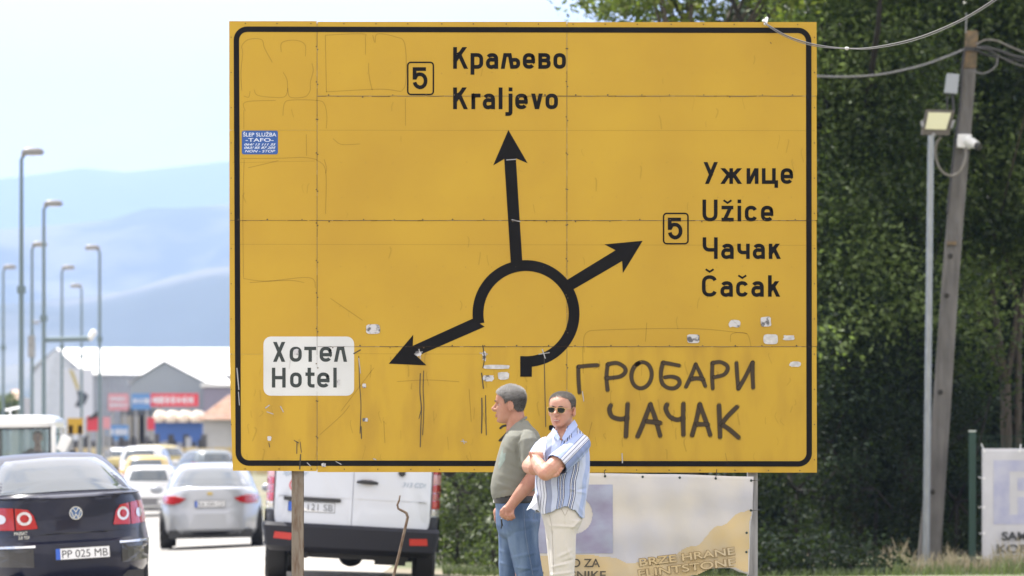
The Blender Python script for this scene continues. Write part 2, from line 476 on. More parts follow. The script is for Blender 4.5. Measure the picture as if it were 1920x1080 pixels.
def glyph(ch, W, H, t, X):
    """strokes of a letter: box 0..W, baseline 0, cap height H, x-height X, y upwards -> (pts, closed, clip, square caps)"""
    l, r = t / 2, W - t / 2; b = t / 2; T = H - t / 2; x = X - t / 2; S = []
    def st(p, closed=False, clip=None, sq=True): S.append((p, closed, clip, sq))
    V = lambda xx, a, c: st([(xx, a), (xx, c)], False, None, False)
    if ch in 'KКк' or ch == 'k':
        top = H if ch != 'к' else X; arm = H if ch in 'KК' else X
        V(l, 0, top); m = arm * 0.40
        st([(l + t * .1, m - t * .1), (W - t * .75 , arm + 0.3 * t)], clip=(0, arm), sq=True)
        mx_, my = l + (W - l) * 0.36, m + arm * 0.22
        st([(mx_ - t * .2, my + t * .35), (W - t * .55, -0.2 * t)], clip=(0, arm), sq=True)
    elif ch in 'рp':
        V(l, -H * .27, X); cy_ = X / 2
        st([(l, x)] + arc(W * .5, x - (W / 2 - l), r - W * .5, W / 2 - l, 90, 0, 8)[0:] + arc(W * .5, b + (W / 2 - l), r - W * .5, W / 2 - l, 0, -90, 8) + [(l, b)], sq=False)
    elif ch in 'аa':
        st([(r, 0), (r, x - (W * .34))] + arc(W * .52, x - W * .34, r - W * .52, W * .34, 0, 90, 7) + arc(W * .52, x - W * .3, W * .52 - l * 1.1, W * .3, 90, 155, 4)[1:], sq=False)
        yb = X * .60; rr = (yb - b) / 2
        st([(r, yb - t * .1), (W * .5, yb - t * .1)] + arc(W * .46, (yb + b) / 2 - t * .05, W * .46 - l, rr, 90, 270, 10) + [(W * .5, b)] + [(r, b + H * .05)], sq=False)
    elif ch == 'л':
        st([(t * .42, 0 - t * .2), (W * .42, X + t)], clip=(0, X)); st([(W - t * .42, -t * .2), (W * .58, X + t)], clip=(0, X))
        st([(W * .36, x), (W * .64, x)], sq=False)
    elif ch == 'љ':
        st([(t * .42, -t * .2), (W * .27, X + t)], clip=(0, X)); st([(W * .23, x), (W * .42, x)], sq=False)
        st([(W * .60, -t * .2), (W * .40, X + t)], clip=(0, X))
        yb = X * .58
        st([(W * .55, yb - t * .1)] + arc(W * .74, (yb + b) / 2, r - W * .74, (yb - b) / 2 - t * .02, 90, -90, 10) + [(W * .58, b)], sq=False)
    elif ch in 'еe':
        k = W / 2 - l
        st([(r, X * .47), (r, x - k * .9)] + arc(W / 2, x - k, r - W / 2, k, 0, 180, 12) + arc(W / 2, b + k, W / 2 - l, k, 180, 270, 7) + arc(W / 2, b + k, r - W / 2, k, 270, 325, 5)[1:], sq=False)
        st([(l, X * .47), (r + t * .5, X * .47)], sq=False)
    elif ch in 'оo':
        k = W / 2 - l
        st(arc(W / 2, x - k, k, k, 0, 180, 12) + arc(W / 2, b + k, k, k, 180, 360, 12), closed=True)
    elif ch in 'cC':
        k = W / 2 - l; top = x if ch == 'c' else T
        st(arc(W / 2, top - k, k, k, 22, 180, 10) + arc(W / 2, b + k, k, k, 180, 338, 10), sq=False)
    elif ch == 'в':
        V(l, 0, X); m = X * .53
        st([(l, x), (W * .5, x)] + arc(W * .52, (x + m) / 2, r - W * .56, (x - m) / 2, 90, -90, 8) + [(l, m)], sq=False)
        st([(l, m), (W * .5, m)] + arc(W * .54, (m + b) / 2, r - W * .54, (m - b) / 2, 90, -90, 8) + [(l, b)], sq=False)
    elif ch == 'r':
        V(l, 0, X); st([(l, x - H * .10)] + arc(W * .62, x - H * .12, W * .62 - l, H * .12, 180, 90, 6) + [(W, x)], sq=False)
    elif ch == 'l': V(W / 2, 0, H)
    elif ch == 'i': V(W / 2, 0, X); st([(W / 2, H - t), (W / 2, H)], sq=False)
    elif ch == 'j':
        V(r, -H * .1, X); st([(r, -H * .05), (r, -H * .13)] + arc(r - W * .30, -H * .13, W * .30, H * .09, 0, -90, 6)[1:] + [(0, -H * .22)], sq=False)
        st([(r, H - t), (r, H)], sq=False)
    elif ch == 'v':
        st([(t * .45, X + t), (W * .5 - t * .02, -t * .1)], clip=(0, X)); st([(W - t * .45, X + t), (W * .5 + t * .02, -t * .1)], clip=(0, X))
    elif ch == 'У':
        st([(t * .42, H + t * .5), (W * .52, H * .36)], clip=(0, H), sq=False); st([(W - t * .42, H + t), (t * .62, -t)], clip=(0, H))
    elif ch == 'Х':
        st([(t * .45, H + t), (W - t * .45, -t)], clip=(0, H)); st([(W - t * .45, H + t), (t * .45, -t)], clip=(0, H))
    elif ch == 'ж':
        V(W / 2, 0, X)
        for s_ in (1, -1):
            c = W / 2; e = c - t * .5
            st([(c + s_ * t * .2, X * .45), (c + s_ * (e + t * .12), X + t * .3)], clip=(0, X)); st([(c + s_ * t * .6, X * .62), (c + s_ * (e + t * .12), -t * .3)], clip=(0, X))
    elif ch == 'и':
        V(l, 0, X); V(r, 0, X); st([(l + t * .1, t * .1), (r - t * .1, X - t * .1)], clip=(0, X))
    elif ch == 'ц':
        rr = W - t * 1.15; V(l, 0, X); V(rr, 0, X); st([(l, b), (W, b)], sq=False); V(W - t / 2, -H * .18, b)
    elif ch == 'U':
        k = W / 2 - l
        st([(l, H), (l, b + k)] + arc(W / 2, b + k, k, k, 180, 360, 14) + [(r, H)], sq=False)
    elif ch == 'z':
        st([(0, x), (W - t * .1, x)], sq=False); st([(0, b), (W, b)], sq=False); st([(t * .6, -t * .1), (W - t * .62, X + t * .1)], clip=(0, X), sq=False)
    elif ch in 'Чч':
        top = H if ch == 'Ч' else X; V(r, 0, top); m = top * .42; k = (W / 2 - l) * .9
        st([(l, top), (l, m + k)] + arc(l + k, m + k, k, k, 180, 270, 7) + [(r, m)], sq=False)
    elif ch == 'т': V(W / 2, 0, X); st([(0, x), (W, x)], sq=False)
    elif ch == 'H': V(l, 0, H); V(r, 0, H); st([(l, H / 2), (r, H / 2)], sq=False)
    elif ch == 't':
        c = W * .42; k = W * .3
        st([(c, H), (c, b + k)] + arc(c + k, b + k, k, k, 180, 270, 6) + [(W, b)], sq=False); st([(0, x), (W, x)], sq=False)
    elif ch == '5':
        st([(W * .9, T), (l, T)], sq=False); V(l, H * .44, H)
        k = H * .30
        st([(l, H * .47)] + arc(W * .47, b + k, r - W * .47, k, 118, -90, 14, 2.1) + arc(W * .47, b + k * 1.0, W * .47 - l, k * .95, 270, 192, 6, 2.1)[1:], sq=False)
    return S
def put_glyph(mb, ch, x0, x1, yb, H, t, X, depth, plane=sg, k=0):
    for i, (pts, closed, clip, sq) in enumerate(glyph(ch, x1 - x0, H, t, X)):
        for q in ribbon_quads(pts, t, closed, sq and not closed):
            if clip: q = clip_y(q, *clip)
            if len(q) >= 3:
                mb.add([plane(x0 + p[0], yb - p[1], depth + 0.00012 * i) for p in q], [tuple(range(len(q)))])
def caron(mb, cx, yt, yb_, depth, w_=15, t=3.6):
    for q in ribbon_quads([(cx - w_ / 2, yt), (cx, yb_ - t * .6), (cx + w_ / 2, yt)], t): mb.add([sg(p[0], p[1], depth) for p in q], [(0, 1, 2, 3)])
def word(name, letters, yb, H, t, X, k=(1, 0, 1, 0), carons=(), depth=0.0022, m=None):
    """letters: (char, x0, x1) in crop coordinates; k: scale/origin of that crop"""
    sx, ox = k
    for ch, a, b in letters:
        mb = MB(); put_glyph(mb, ch, a / sx + ox, b / sx + ox, yb, H, t, X, depth)
        for cx, a2, b2 in carons:
            if a < cx < b: caron(mb, cx / sx + ox, a2, b2, depth)
        build(mb, 'letter', m or M_black, sign)
word('lettering', [('К', 655, 800), ('р', 820, 940), ('а', 965, 1082), ('љ', 1108, 1290), ('е', 1315, 1432), ('в', 1462, 1580), ('о', 1605, 1723)], 129, 40.8, 7.2, 29.5, (5.0526, 720))
word('lettering', [('K', 655, 798), ('r', 828, 915), ('a', 935, 1052), ('l', 1087, 1122), ('j', 1150, 1217), ('e', 1243, 1362), ('v', 1388, 1510), ('o', 1530, 1648)], 204.7, 40.8, 7.2, 29.3, (5.0526, 720))
k4 = (3.725, 1220); y4 = lambda y: y / 3.725 + 290
word('lettering', [('У', 367, 477), ('ж', 487, 638), ('и', 670, 753), ('ц', 777, 890), ('е', 908, 995)], y4(204), 41, 6.8, 29.4, k4)
word('lettering', [('U', 362, 467), ('z', 495, 580), ('i', 607, 632), ('c', 658, 745), ('e', 770, 857)], y4(466), 41, 6.8, 29.4, k4, [(537, y4(318), y4(345))])
word('lettering', [('Ч', 363, 468), ('а', 492, 580), ('ч', 605, 692), ('а', 713, 798), ('к', 825, 912)], y4(728), 40.5, 6.8, 28.6, k4)
word('lettering', [('C', 358, 465), ('a', 487, 574), ('c', 597, 682), ('a', 703, 790), ('k', 820, 907)], y4(992), 40.3, 6.8, 29.2, k4, [(412, y4(800), y4(826)), (640, y4(843), y4(869))])
def rrect(x0, y0, x1, y1, r, n=6):
    o = []
    for cx, cy_, a0 in ((x1 - r, y1 - r, 0), (x0 + r, y1 - r, 90), (x0 + r, y0 + r, 180), (x1 - r, y0 + r, 270)):
        for i in range(n + 1):
            a = R(a0 + 90 * i / n); o.append((cx + r * math.cos(a), cy_ + r * math.sin(a)))
    return o
def flat(mb, poly, depth, plane=sg):
    mb.add([plane(x, y, depth) for x, y in poly], [tuple(range(len(poly)))])
def route(box, five):
    mb = MB()
    for q in ribbon_quads(rrect(box[0] + 1.4, box[1] + 1.4, box[2] - 1.4, box[3] - 1.4, 6), 2.8, True): mb.add([sg(p[0], p[1], .0022) for p in q], [(0, 1, 2, 3)])
    put_glyph(mb, '5', five[0], five[1], five[3], five[3] - five[2], 7.0, 30, 0.0022)
    build(mb, 'route_number', M_black, sign)
route((763.1, 115.5, 814, 178.5), (773.8, 801.5, 126, 167.4))
route((1242.8, 398.7, 1291.4, 458.3), (1252.2, 1279.6, 408.1, 449))
# border
mb = MB()
bq = [(443, 55), (1516.5, 57.2), (1517.5, 869.3), (446.5, 868)]
pts = []
for cx, cy_, a0 in ((1497, 849.5, 0), (467, 848, 90), (463.5, 75, 180), (1496, 77.2, 270)):
    rr = 20.3
    for i in range(8):
        a = R(a0 + 90 * i / 7); pts.append((cx + rr * math.cos(a), cy_ + rr * math.sin(a)))
for q in ribbon_quads(pts, 10.2, True): mb.add([sg(p[0], p[1], .0022) for p in q], [(0, 1, 2, 3)])
build(mb, 'border', M_black, sign)
# roundabout symbol
c7 = lambda x, y: (x / 2.204 + 700, y / 2.204 + 230)
mb = MB(); C0 = (986.3, 588.0)
ring = [(C0[0] + 90.1 * math.cos(R(a)), C0[1] + 90.1 * math.sin(R(a))) for a in np.linspace(96, -192, 80)]
for q in ribbon_quads(ring, 20.4): mb.add([sg(p[0], p[1], .0022) for p in q], [(0, 1, 2, 3)])
flat(mb, [c7(*p) for p in [(607, 965), (655, 965), (655, 1050), (607, 1050)]], .0023)
flat(mb, [c7(*p) for p in [(410, 810), (460, 843), (180, 965), (163, 922)]], .0024)
flat(mb, [c7(*p) for p in [(64, 996), (165, 876), (163, 922), (180, 965), (220, 1003)]], .0024)
flat(mb, [c7(*p) for p in [(568, 580), (541, 150), (589, 147), (616, 580)]], .0023)
flat(mb, [c7(*p) for p in [(558, 30), (638, 168), (589, 147), (541, 150), (495, 177)]], .0023)
flat(mb, [c7(*p) for p in [(800, 650), (828, 688), (1028, 572), (1001, 527)]], .0025)
flat(mb, [c7(*p) for p in [(1113, 488), (1031, 622), (1028, 572), (1001, 527), (955, 503)]], .0025)
build(mb, 'roundabout_arrows', M_black, sign)
# hotel plate
M_hotel = mat('hotel_white', (0.60, 0.62, 0.63), 0.5, var=0.12, vscale=3, detail=8)
mb = MB(); flat(mb, rrect(494, 631, 664, 742, 14), .0016); build(mb, 'hotel_field', M_hotel, sign)
kh = (3.375, 420); yh = lambda y: y / 3.375 + 580
M_textg = mat('hotel_black', (0.018, 0.028, 0.028), 0.5)
word('lettering', [('Х', 303, 395), ('о', 415, 492), ('т', 508, 583), ('е', 605, 683), ('л', 697, 778)], yh(332), 37.3, 6.4, 28.3, kh, m=M_textg, depth=.0026)
word('lettering', [('H', 303, 390), ('o', 418, 492), ('t', 515, 573), ('e', 590, 668), ('l', 692, 713)], yh(495), 37.2, 6.4, 28.3, kh, m=M_textg, depth=.0026)
# blue towing sticker
M_blue = mat('sticker_blue', (0.014, 0.085, 0.33), 0.5, var=0.15, vscale=20)
M_pale = mat('sticker_pale', (0.62, 0.68, 0.80), 0.5)
mb = MB(); flat(mb, rrect(453.5, 245, 521, 289.3, 3.5), .0018)
stk = build(mb, 'sticker', M_blue, sign); stk['label'] = 'blue towing service sticker with white print'
def fit_text(s, x0, x1, yt, yb_, depth, m, parent=sign, Y=YS0, shear=0.0, bold=0.0, capf=0.73, name='lettering'):
    H = (yb_ - yt) * Y / F
    size = H / capf
    base = P(x0, yb_, Y - depth) - Vector(parent.location)
    o = font_text(name, s, size, base, m, parent, bold=bold, shear=shear)
    xs = [v.co.x for v in o.data.vertices]; w0 = max(xs) - min(xs)
    k = (x1 - x0) * Y / F / w0
    o.scale = (k, 1, 1); o.location.x -= min(xs) * k
    return o
for s_, a, b, yt, yb_, sh, bo in (('ŠLEP SLUŽBA', 456, 518, 248.5, 255.8, 0, .0003), ('-TAFO-', 460.5, 513, 258.8, 265.6, 0, .0003), ('064/ 13 111 35', 458, 517, 268.6, 272.8, .35, .0004), ('063/ 85 87 205', 458, 517, 274.6, 278.8, .35, .0004), ('NON - STOP', 459, 516, 280.8, 285.6, .3, .0002)):
    fit_text(s_, a, b, yt, yb_, .0028, M_pale, bold=bo, shear=sh)

# --- spray paint with soft edges
def soft_mat(name, col, a):
    m = bpy.data.materials.new(name); m.use_nodes = True; n = m.node_tree; b = n.nodes['Principled BSDF']
    b.inputs['Base Color'].default_value = (*col, 1); b.inputs['Roughness'].default_value = .7
    at = n.nodes.new('ShaderNodeAttribute'); at.attribute_name = 'cover'
    mr = n.nodes.new('ShaderNodeMapRange'); mr.interpolation_type = 'SMOOTHSTEP'; mr.inputs['To Max'].default_value = a
    n.links.new(at.outputs['Fac'], mr.inputs['Value']); n.links.new(mr.outputs['Result'], b.inputs['Alpha'])
    return m
def soft_strokes(name, strokes, m, parent, plane=sg, depth0=.0030, edge=0.5):
    V = []; Fc = []; cov = []
    for si, (pts, wd) in enumerate(strokes):
        # Catmull-Rom through the points
        P_ = [Vector((p[0], p[1])) for p in pts]; out_ = []
        for i in range(len(P_) - 1):
            p0 = P_[max(0, i - 1)]; p1 = P_[i]; p2 = P_[i + 1]; p3 = P_[min(len(P_) - 1, i + 2)]
            for j in range(6):
                t = j / 6
                out_.append(.5 * ((2 * p1) + (p2 - p0) * t + (2 * p0 - 5 * p1 + 4 * p2 - p3) * t * t + (3 * p1 - p0 - 3 * p2 + p3) * t ** 3))
        out_.append(P_[-1])
        d0 = (out_[0] - out_[1]).normalized(); d1 = (out_[-1] - out_[-2]).normalized()
        seq = [(out_[0] + d0 * wd * .55, 0.0)] + [(p, 1.0) for p in out_] + [(out_[-1] + d1 * wd * .55, 0.0)]
        b = len(V); n = len(seq); prof = [(-1, 0), (-edge, 1), (edge, 1), (1, 0)]
        for i, (p, cv) in enumerate(seq):
            a = seq[max(0, i - 1)][0]; c = seq[min(n - 1, i + 1)][0]; d = (c - a).normalized(); nn = Vector((-d.y, d.x))
            wv = wd * (1 + .12 * noise.noise(Vector((p.x * .05, p.y * .05, si))))
            for u, cc in prof:
                q = p + nn * (u * wv / 2 * (1.0 if cv else .5))
                V.append(plane(q.x, q.y, depth0 + (si % 12) * .00012)); cov.append(cc * cv)
        for i in range(n - 1):
            for k in range(3): Fc.append((b + i * 4 + k, b + i * 4 + k + 1, b + (i + 1) * 4 + k + 1, b + (i + 1) * 4 + k))
    mb = MB(); mb.add(V, Fc); o = build(mb, name, m, parent)
    at = o.data.attributes.new('cover', 'FLOAT', 'POINT'); at.data.foreach_set('value', cov)
    return o
c6 = lambda L: [(x / 3.272 + 1040, y / 3.272 + 570) for x, y in L]
M_spray = soft_mat('spray_paint', (0.035, 0.022, 0.010), 0.90)
W1 = 10.2
gr = [[(152, 545), (146, 460), (145, 385)], [(145, 385), (200, 379), (265, 375)],
      [(325, 530), (318, 450), (325, 370)], [(325, 370), (380, 362), (425, 385), (434, 415), (408, 442), (360, 452), (315, 455)],
      [(533 + 62 * math.cos(R(a)) + 5 * math.sin(R(a)), 437 - 80 * math.sin(R(a))) for a in range(110, 486, 25)],
      [(665, 358), (652, 420), (658, 480), (690, 512), (735, 516), (765, 490), (758, 460), (720, 446), (675, 450)], [(665, 360), (705, 366), (765, 378)],
      [(805, 510), (838, 440), (865, 370)], [(865, 370), (895, 430), (925, 505)], [(838, 462), (870, 456), (912, 462)],
      [(970, 520), (966, 440), (968, 362)], [(968, 362), (1015, 356), (1055, 376), (1060, 405), (1035, 435), (975, 450)],
      [(1115, 360), (1120, 440), (1127, 520)], [(1127, 520), (1168, 450), (1215, 358)], [(1215, 358), (1214, 430), (1218, 515)],
      [(345, 620), (336, 650), (352, 690), (400, 706), (445, 700)], [(448, 612), (443, 700), (437, 815)],
      [(508, 815), (548, 720), (587, 615)], [(587, 615), (620, 710), (648, 810)], [(565, 720), (650, 730)],
      [(690, 615), (682, 645), (706, 690), (750, 710), (788, 700)], [(790, 610), (788, 700), (790, 805)],
      [(842, 808), (870, 710), (890, 615)], [(890, 615), (925, 710), (955, 805)], [(872, 738), (940, 738)],
      [(1008, 620), (1012, 720), (1015, 818)], [(1120, 630), (1060, 690), (1020, 742)], [(1030, 742), (1075, 772), (1130, 820)]]
i = 0
for k in (2, 2, 1, 2, 3, 2, 3, 2, 3, 2, 3, 3):
    o = soft_strokes('graffiti_letter', [(c6(s_), W1 * (1.15 if i > 14 else 1.0)) for s_ in gr[i:i + k]], M_spray, sign, depth0=.0030 + i * .00005)
    i += k
# small painted number half hidden behind the men
M_spray2 = soft_mat('brush_paint', (0.02, 0.02, 0.018), 0.95)
soft_strokes('graffiti', [([(938, 803), (943, 799), (950, 798), (954, 803), (950, 812), (937, 826)], 5.5), ([(937, 826), (946, 825)], 5)], M_spray2, sign).__setitem__('label', 'small painted figure 2 near the bottom of the sign')
# --- wear: old glue outlines, scratches, torn stickers, rivets
M_glue = soft_mat('glue_line', (0.16, 0.09, 0.02), 0.30)
M_scr = soft_mat('scratch_dark', (0.05, 0.045, 0.04), 0.85)
M_scl = soft_mat('scratch_pale', (0.42, 0.42, 0.44), 0.8)
c5 = lambda L: [(x / 3.6 + 430, y / 3.6 + 30) for x, y in L]
def jit(L, a=1.2): return [(x + random.uniform(-a, a), y + random.uniform(-a, a)) for x, y in L]
glue = [c5(s_) for s_ in ([(85, 500), (80, 380), (90, 250), (85, 200), (130, 160), (215, 160), (240, 220), (290, 310)], [(100, 540), (130, 548), (140, 510)], [(170, 500), (190, 535), (290, 548), (380, 540), (390, 440), (365, 380)],
        [(350, 240), (355, 180), (440, 165), (510, 190), (515, 270)], [(560, 320), (565, 370), (545, 450), (545, 500), (510, 545), (410, 546), (395, 490)],
        [(650, 130), (655, 510)], [(650, 130), (900, 120), (920, 150), (920, 260)], [(970, 130), (985, 180), (1000, 120), (1120, 140), (1185, 190), (1190, 440), (1165, 505)], [(655, 510), (800, 505), (1030, 495), (1160, 510)],
        [(940, 320), (945, 400), (965, 500)], [(105, 640), (110, 580), (310, 572)], [(360, 670), (370, 590), (420, 568), (600, 570), (645, 600), (660, 680), (655, 760)], [(100, 640), (100, 760)],
        [(85, 960), (330, 962), (500, 955), (590, 970)], [(520, 940), (520, 800)], [(1190, 560), (1190, 740)], [(700, 830), (760, 865), (880, 865)], [(640, 970), (655, 1020), (650, 1060)], [(130, 1025), (230, 1000), (330, 975)])]
glue += [[(458, 300), (455, 390), (456, 520)], [(456, 522), (500, 527), (580, 521), (592, 540)], [(594, 300), (610, 320), (610, 400)], [(468, 530), (540, 526), (570, 530)],
         [(1095, 660), (1098, 625), (1140, 618), (1300, 616), (1400, 625)], [(1210, 640), (1213, 605)], [(1370, 640), (1372, 626), (1400, 625), (1408, 650)], [(1094, 700), (1092, 650)],
         [(640, 770), (700, 690)], [(600, 815), (640, 780), (655, 760)], [(745, 715), (800, 712), (860, 716)], [(720, 790), (722, 830)], [(880, 730), (884, 790)], [(1110, 792), (1102, 830), (1104, 880)], [(1360, 850), (1364, 870)], [(620, 560), (680, 600)]]
soft_strokes('old_glue_line', [(jit(s_, .6), 2.0) for s_ in glue], M_glue, sign, depth0=.0012, edge=.3)['kind'] = 'stuff'
scr = [[(673, 668), (674, 720), (677, 760), (675, 812)], [(677, 800), (678, 822)], [(788, 700), (787, 735), (790, 765), (789, 800), (788, 838)], [(794, 695), (793, 730), (795, 765), (792, 815)], [(791, 765), (786, 785)],
       [(1020, 660), (1021, 720), (1023, 800)], [(903, 746), (904, 775), (903, 812)], [(910, 742), (911, 780), (912, 816)], [(905, 648), (908, 672), (906, 690)], [(903, 700), (906, 728)],
       [(552, 826), (560, 830)], [(557, 828), (556, 850)], [(563, 828), (565, 848)], [(564, 852), (562, 880)], [(504, 830), (506, 838)], [(663, 663), (676, 656)], [(1445, 20 + 60), (1446, 82)]]
soft_strokes('scratch', [(jit(s_, .5), random.uniform(2.0, 3.4)) for s_ in scr], M_scr, sign, depth0=.0036, edge=.4)['kind'] = 'stuff'
scl = [[(673, 672), (676, 700)], [(777, 664), (792, 660)], [(786, 655), (789, 672)], [(1017, 655), (1022, 672)], [(900, 662), (914, 664)], [(444, 690), (448, 730)], [(447, 735), (449, 760)], [(630, 865), (640, 871)], [(864, 827), (875, 829)], [(868, 824), (871, 832)], [(1166, 850), (1167, 868)], [(1092, 734), (1095, 752)], [(576, 868), (582, 874)], [(950, 300), (968, 299)], [(960, 412), (975, 415)],
       [(700, 860), (705, 862)], [(498, 765), (505, 760)], [(500, 772), (512, 776)], [(526, 762), (531, 772)], [(1010, 664), (1030, 661)]]
soft_strokes('scratch', [(jit(s_, .4), random.uniform(2.0, 3.2)) for s_ in scl], M_scl, sign, depth0=.0040, edge=.4)['kind'] = 'stuff'
M_grime = soft_mat('grime', (0.10, 0.055, 0.012), 0.17)
gm = []
for _ in range(130):
    x = random.uniform(455, 1505); y = random.choice([random.uniform(660, 860), random.uniform(660, 860), random.uniform(70, 650)])
    gm.append(([(x, y), (x + random.uniform(-3, 3), y + random.uniform(2, 9)), (x + random.uniform(-5, 5), y + random.uniform(9, 26))], random.uniform(1.2, 4.5)))
soft_strokes('grime_streak', gm, M_grime, sign, depth0=.0008, edge=.15)['kind'] = 'stuff'
# film joints, hair thin
M_film = soft_mat('film_joint', (0.12, 0.07, 0.015), 0.26)
soft_strokes('film_joint', [([(598, 244), (900, 244.5), (1528, 245)], 1.3), ([(434, 458), (1000, 459), (1528, 460)], 1.2), ([(596, 663), (900, 664)], 1.2), ([(436, 305), (590, 302)], 1.1)], M_film, sign, depth0=.0010, edge=.4)['kind'] = 'stuff'
M_seam = soft_mat('seam_rust', (0.045, 0.024, 0.008), 0.62)
sm = []
for y, xa in ((180.4, 596), (413.5, 432), (650, 596)):
    x = xa
    while x < 1528:
        L_ = random.uniform(14, 60); sm.append(([(x, y + random.uniform(-.3, .3)), (x + L_ * .5, y + random.uniform(-.3, .5)), (min(1529, x + L_), y + random.uniform(-.3, .3))], random.uniform(.8, 2.3))); x += L_ * random.uniform(.8, 1.2)
for x in (594.5, 1063):
    y = 44
    while y < 878:
        L_ = random.uniform(14, 60); sm.append(([(x + random.uniform(-.3, .3), y), (x, min(880, y + L_))], random.uniform(.5, 1.4))); y += L_ * random.uniform(.9, 1.5)
soft_strokes('seam_rust', sm, M_seam, sign, depth0=.0050, edge=.3)['kind'] = 'stuff'
M_torn = mat('torn_sticker', (0.50, 0.50, 0.53), 0.7, col2=(0.10, 0.10, 0.11), vscale=22, detail=6, thresh=(0.5, 0.6))
M_torn2 = mat('torn_paper', (0.56, 0.56, 0.58), 0.7, var=.3, vscale=30)
def ragged(cx, cy_, w_, h_, m, rough=.18, lab=None):
    mb = MB(); poly = []
    for i in range(22):
        a = 2 * math.pi * i / 22; c, s = math.cos(a), math.sin(a)
        poly.append((cx + w_ / 2 * math.copysign(abs(c) ** .45, c) * (1 - random.random() * rough), cy_ + h_ / 2 * math.copysign(abs(s) ** .45, s) * (1 - random.random() * rough)))
    flat(mb, poly, .0044); o = build(mb, 'sticker', m, sign)
    if lab: o['label'] = lab
ragged(699.5, 617, 27, 19, M_torn, .08, 'torn grey and white sticker above the left arrow')
ragged(1378, 607, 25, 16, M_torn, .35); ragged(1436, 603, 22, 20, M_torn, .2); ragged(1300, 635, 25, 17, M_torn, .1)
ragged(1445, 636, 28, 19, M_torn2, .06, 'white sticker with faint print'); ragged(1479, 633, 24, 11, M_torn2, .3); ragged(1491, 683, 23, 11, M_torn2, .25)
ragged(931, 688, 52, 8, M_torn2, .12, 'pale strip of torn sticker'); ragged(944, 705, 24, 16, M_torn2, .25); ragged(916, 709, 22, 14, M_torn, .35)
ragged(683, 723, 8, 9, M_torn, .3); ragged(685, 787, 12, 9, M_torn, .35); ragged(505, 822, 9, 10, M_torn, .3); ragged(607, 872, 9, 8, M_torn, .3); ragged(555, 660, 12, 14, M_torn, .5)
ragged(784, 663, 14, 12, M_torn, .5); ragged(908, 668, 9, 20, M_torn, .5); ragged(635, 717, 7, 14, M_torn, .4); ragged(1035, 802, 12, 10, M_black, .05)
mb = MB()
def rivet(x, y, r=1.25): mb.lathe(sg(x, y, 0), [(r * YS0 / F, -.001), (r * YS0 / F, -.0035), (r * .5 * YS0 / F, -.0045)], 6, 'y')
for x in np.arange(462, 1530, 61): rivet(x + random.uniform(-4, 4), 44 + (x - 430) * .002); rivet(x + random.uniform(-4, 4), 879 + (x - 430) * .003)
for y in (180, 413.5, 650):
    for x in np.arange(620 if y != 413.5 else 445, 1528, 58): rivet(x + random.uniform(-6, 6), y + random.choice((-2, 2)), random.uniform(1.0, 1.7))
for x in (594.5, 1063):
    for y in np.arange(90, 870, 66):
        rivet(x - 1.5, y + random.uniform(-3, 3)); rivet(x + 1.5, y + 4 + random.uniform(-3, 3))
for y in np.arange(70, 880, 66): rivet(1527, y, 1.2); rivet(433.5, y, 1.0)
for yy in (137, 245 + 60, 370, 500, 575):
    for x in np.arange(640, 1500, 47): rivet(x + random.uniform(-3, 3), yy + random.uniform(-1, 1), .6)
M_rivet = mat('rivet', (0.10, 0.065, 0.02), 0.6, var=.4, vscale=3)
build(mb, 'rivet', M_rivet, sign)['kind'] = 'stuff'
# ------------------------------------------------------------ banner under the sign
YB = YS0 - 0.03
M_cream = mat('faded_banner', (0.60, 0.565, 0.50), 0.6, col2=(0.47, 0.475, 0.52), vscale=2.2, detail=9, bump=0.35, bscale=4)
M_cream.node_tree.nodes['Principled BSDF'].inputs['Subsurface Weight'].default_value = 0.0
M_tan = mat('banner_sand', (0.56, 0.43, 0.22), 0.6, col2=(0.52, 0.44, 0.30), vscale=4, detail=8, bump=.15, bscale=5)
M_purple = mat('banner_faded_blue', (0.27, 0.25, 0.37), 0.6, col2=(0.36, 0.40, 0.52), vscale=4, detail=9, aniso=(1, 1, 1.5), bump=.15, bscale=5)
M_cream2 = mat('banner_letter', (0.60, 0.56, 0.46), 0.6, var=.1, vscale=6)
M_btext = mat('banner_text', (0.10, 0.085, 0.06), 0.7, var=.4, vscale=30)
banner = thing('banner', 'faded cream banner with blue parking symbol tied below the yellow sign', 'banner', P(1210, 980, YB))
def bp(px, py, d=0.0):
    wv = 0.010 * math.sin(px * .035 + py * .012) + 0.006 * math.sin(px * .09 - py * .03) + 0.004 * math.sin(py * .08)
    return P(px, py, YB - 0.016 + wv - d)
def grid_patch(mb, inside, x0, x1, y0, y1, st, d, plane=bp):
    """grid of small faces kept where the centre is inside"""
    nx = int((x1 - x0) / st); ny = int((y1 - y0) / st); ids = {}
    V = []; Fc = []
    def vid(i, j):
        if (i, j) not in ids: ids[(i, j)] = len(V); V.append(plane(x0 + i * st, y0 + j * st, d))
        return ids[(i, j)]
    for j in range(ny):
        for i in range(nx):
            if inside(x0 + (i + .5) * st, y0 + (j + .5) * st): Fc.append((vid(i, j), vid(i + 1, j), vid(i + 1, j + 1), vid(i, j + 1)))
    mb.add(V, Fc)
def btop(x): return interp([(985, 886), (1100, 887), (1250, 889), (1410, 893.5), (1420, 894)], x)
def bright(y): return interp([(890, 1413), (960, 1411), (985, 1407), (1100, 1404)], y)
def bbot(x): return interp([(980, 1112), (1250, 1100), (1300, 1080), (1340, 1066), (1375, 1065), (1400, 1074), (1415, 1078)], x)
nx, ny = 70, 34
V = []; Fc = []
for j in range(ny + 1):
    for i in range(nx + 1):
        u = i / nx; t = j / ny
        x = 990 + (bright(900) - 990) * u; y = btop(x) + (bbot(x) - btop(x)) * t; x = 990 + (bright(y) - 990) * u
        V.append(bp(x, y))
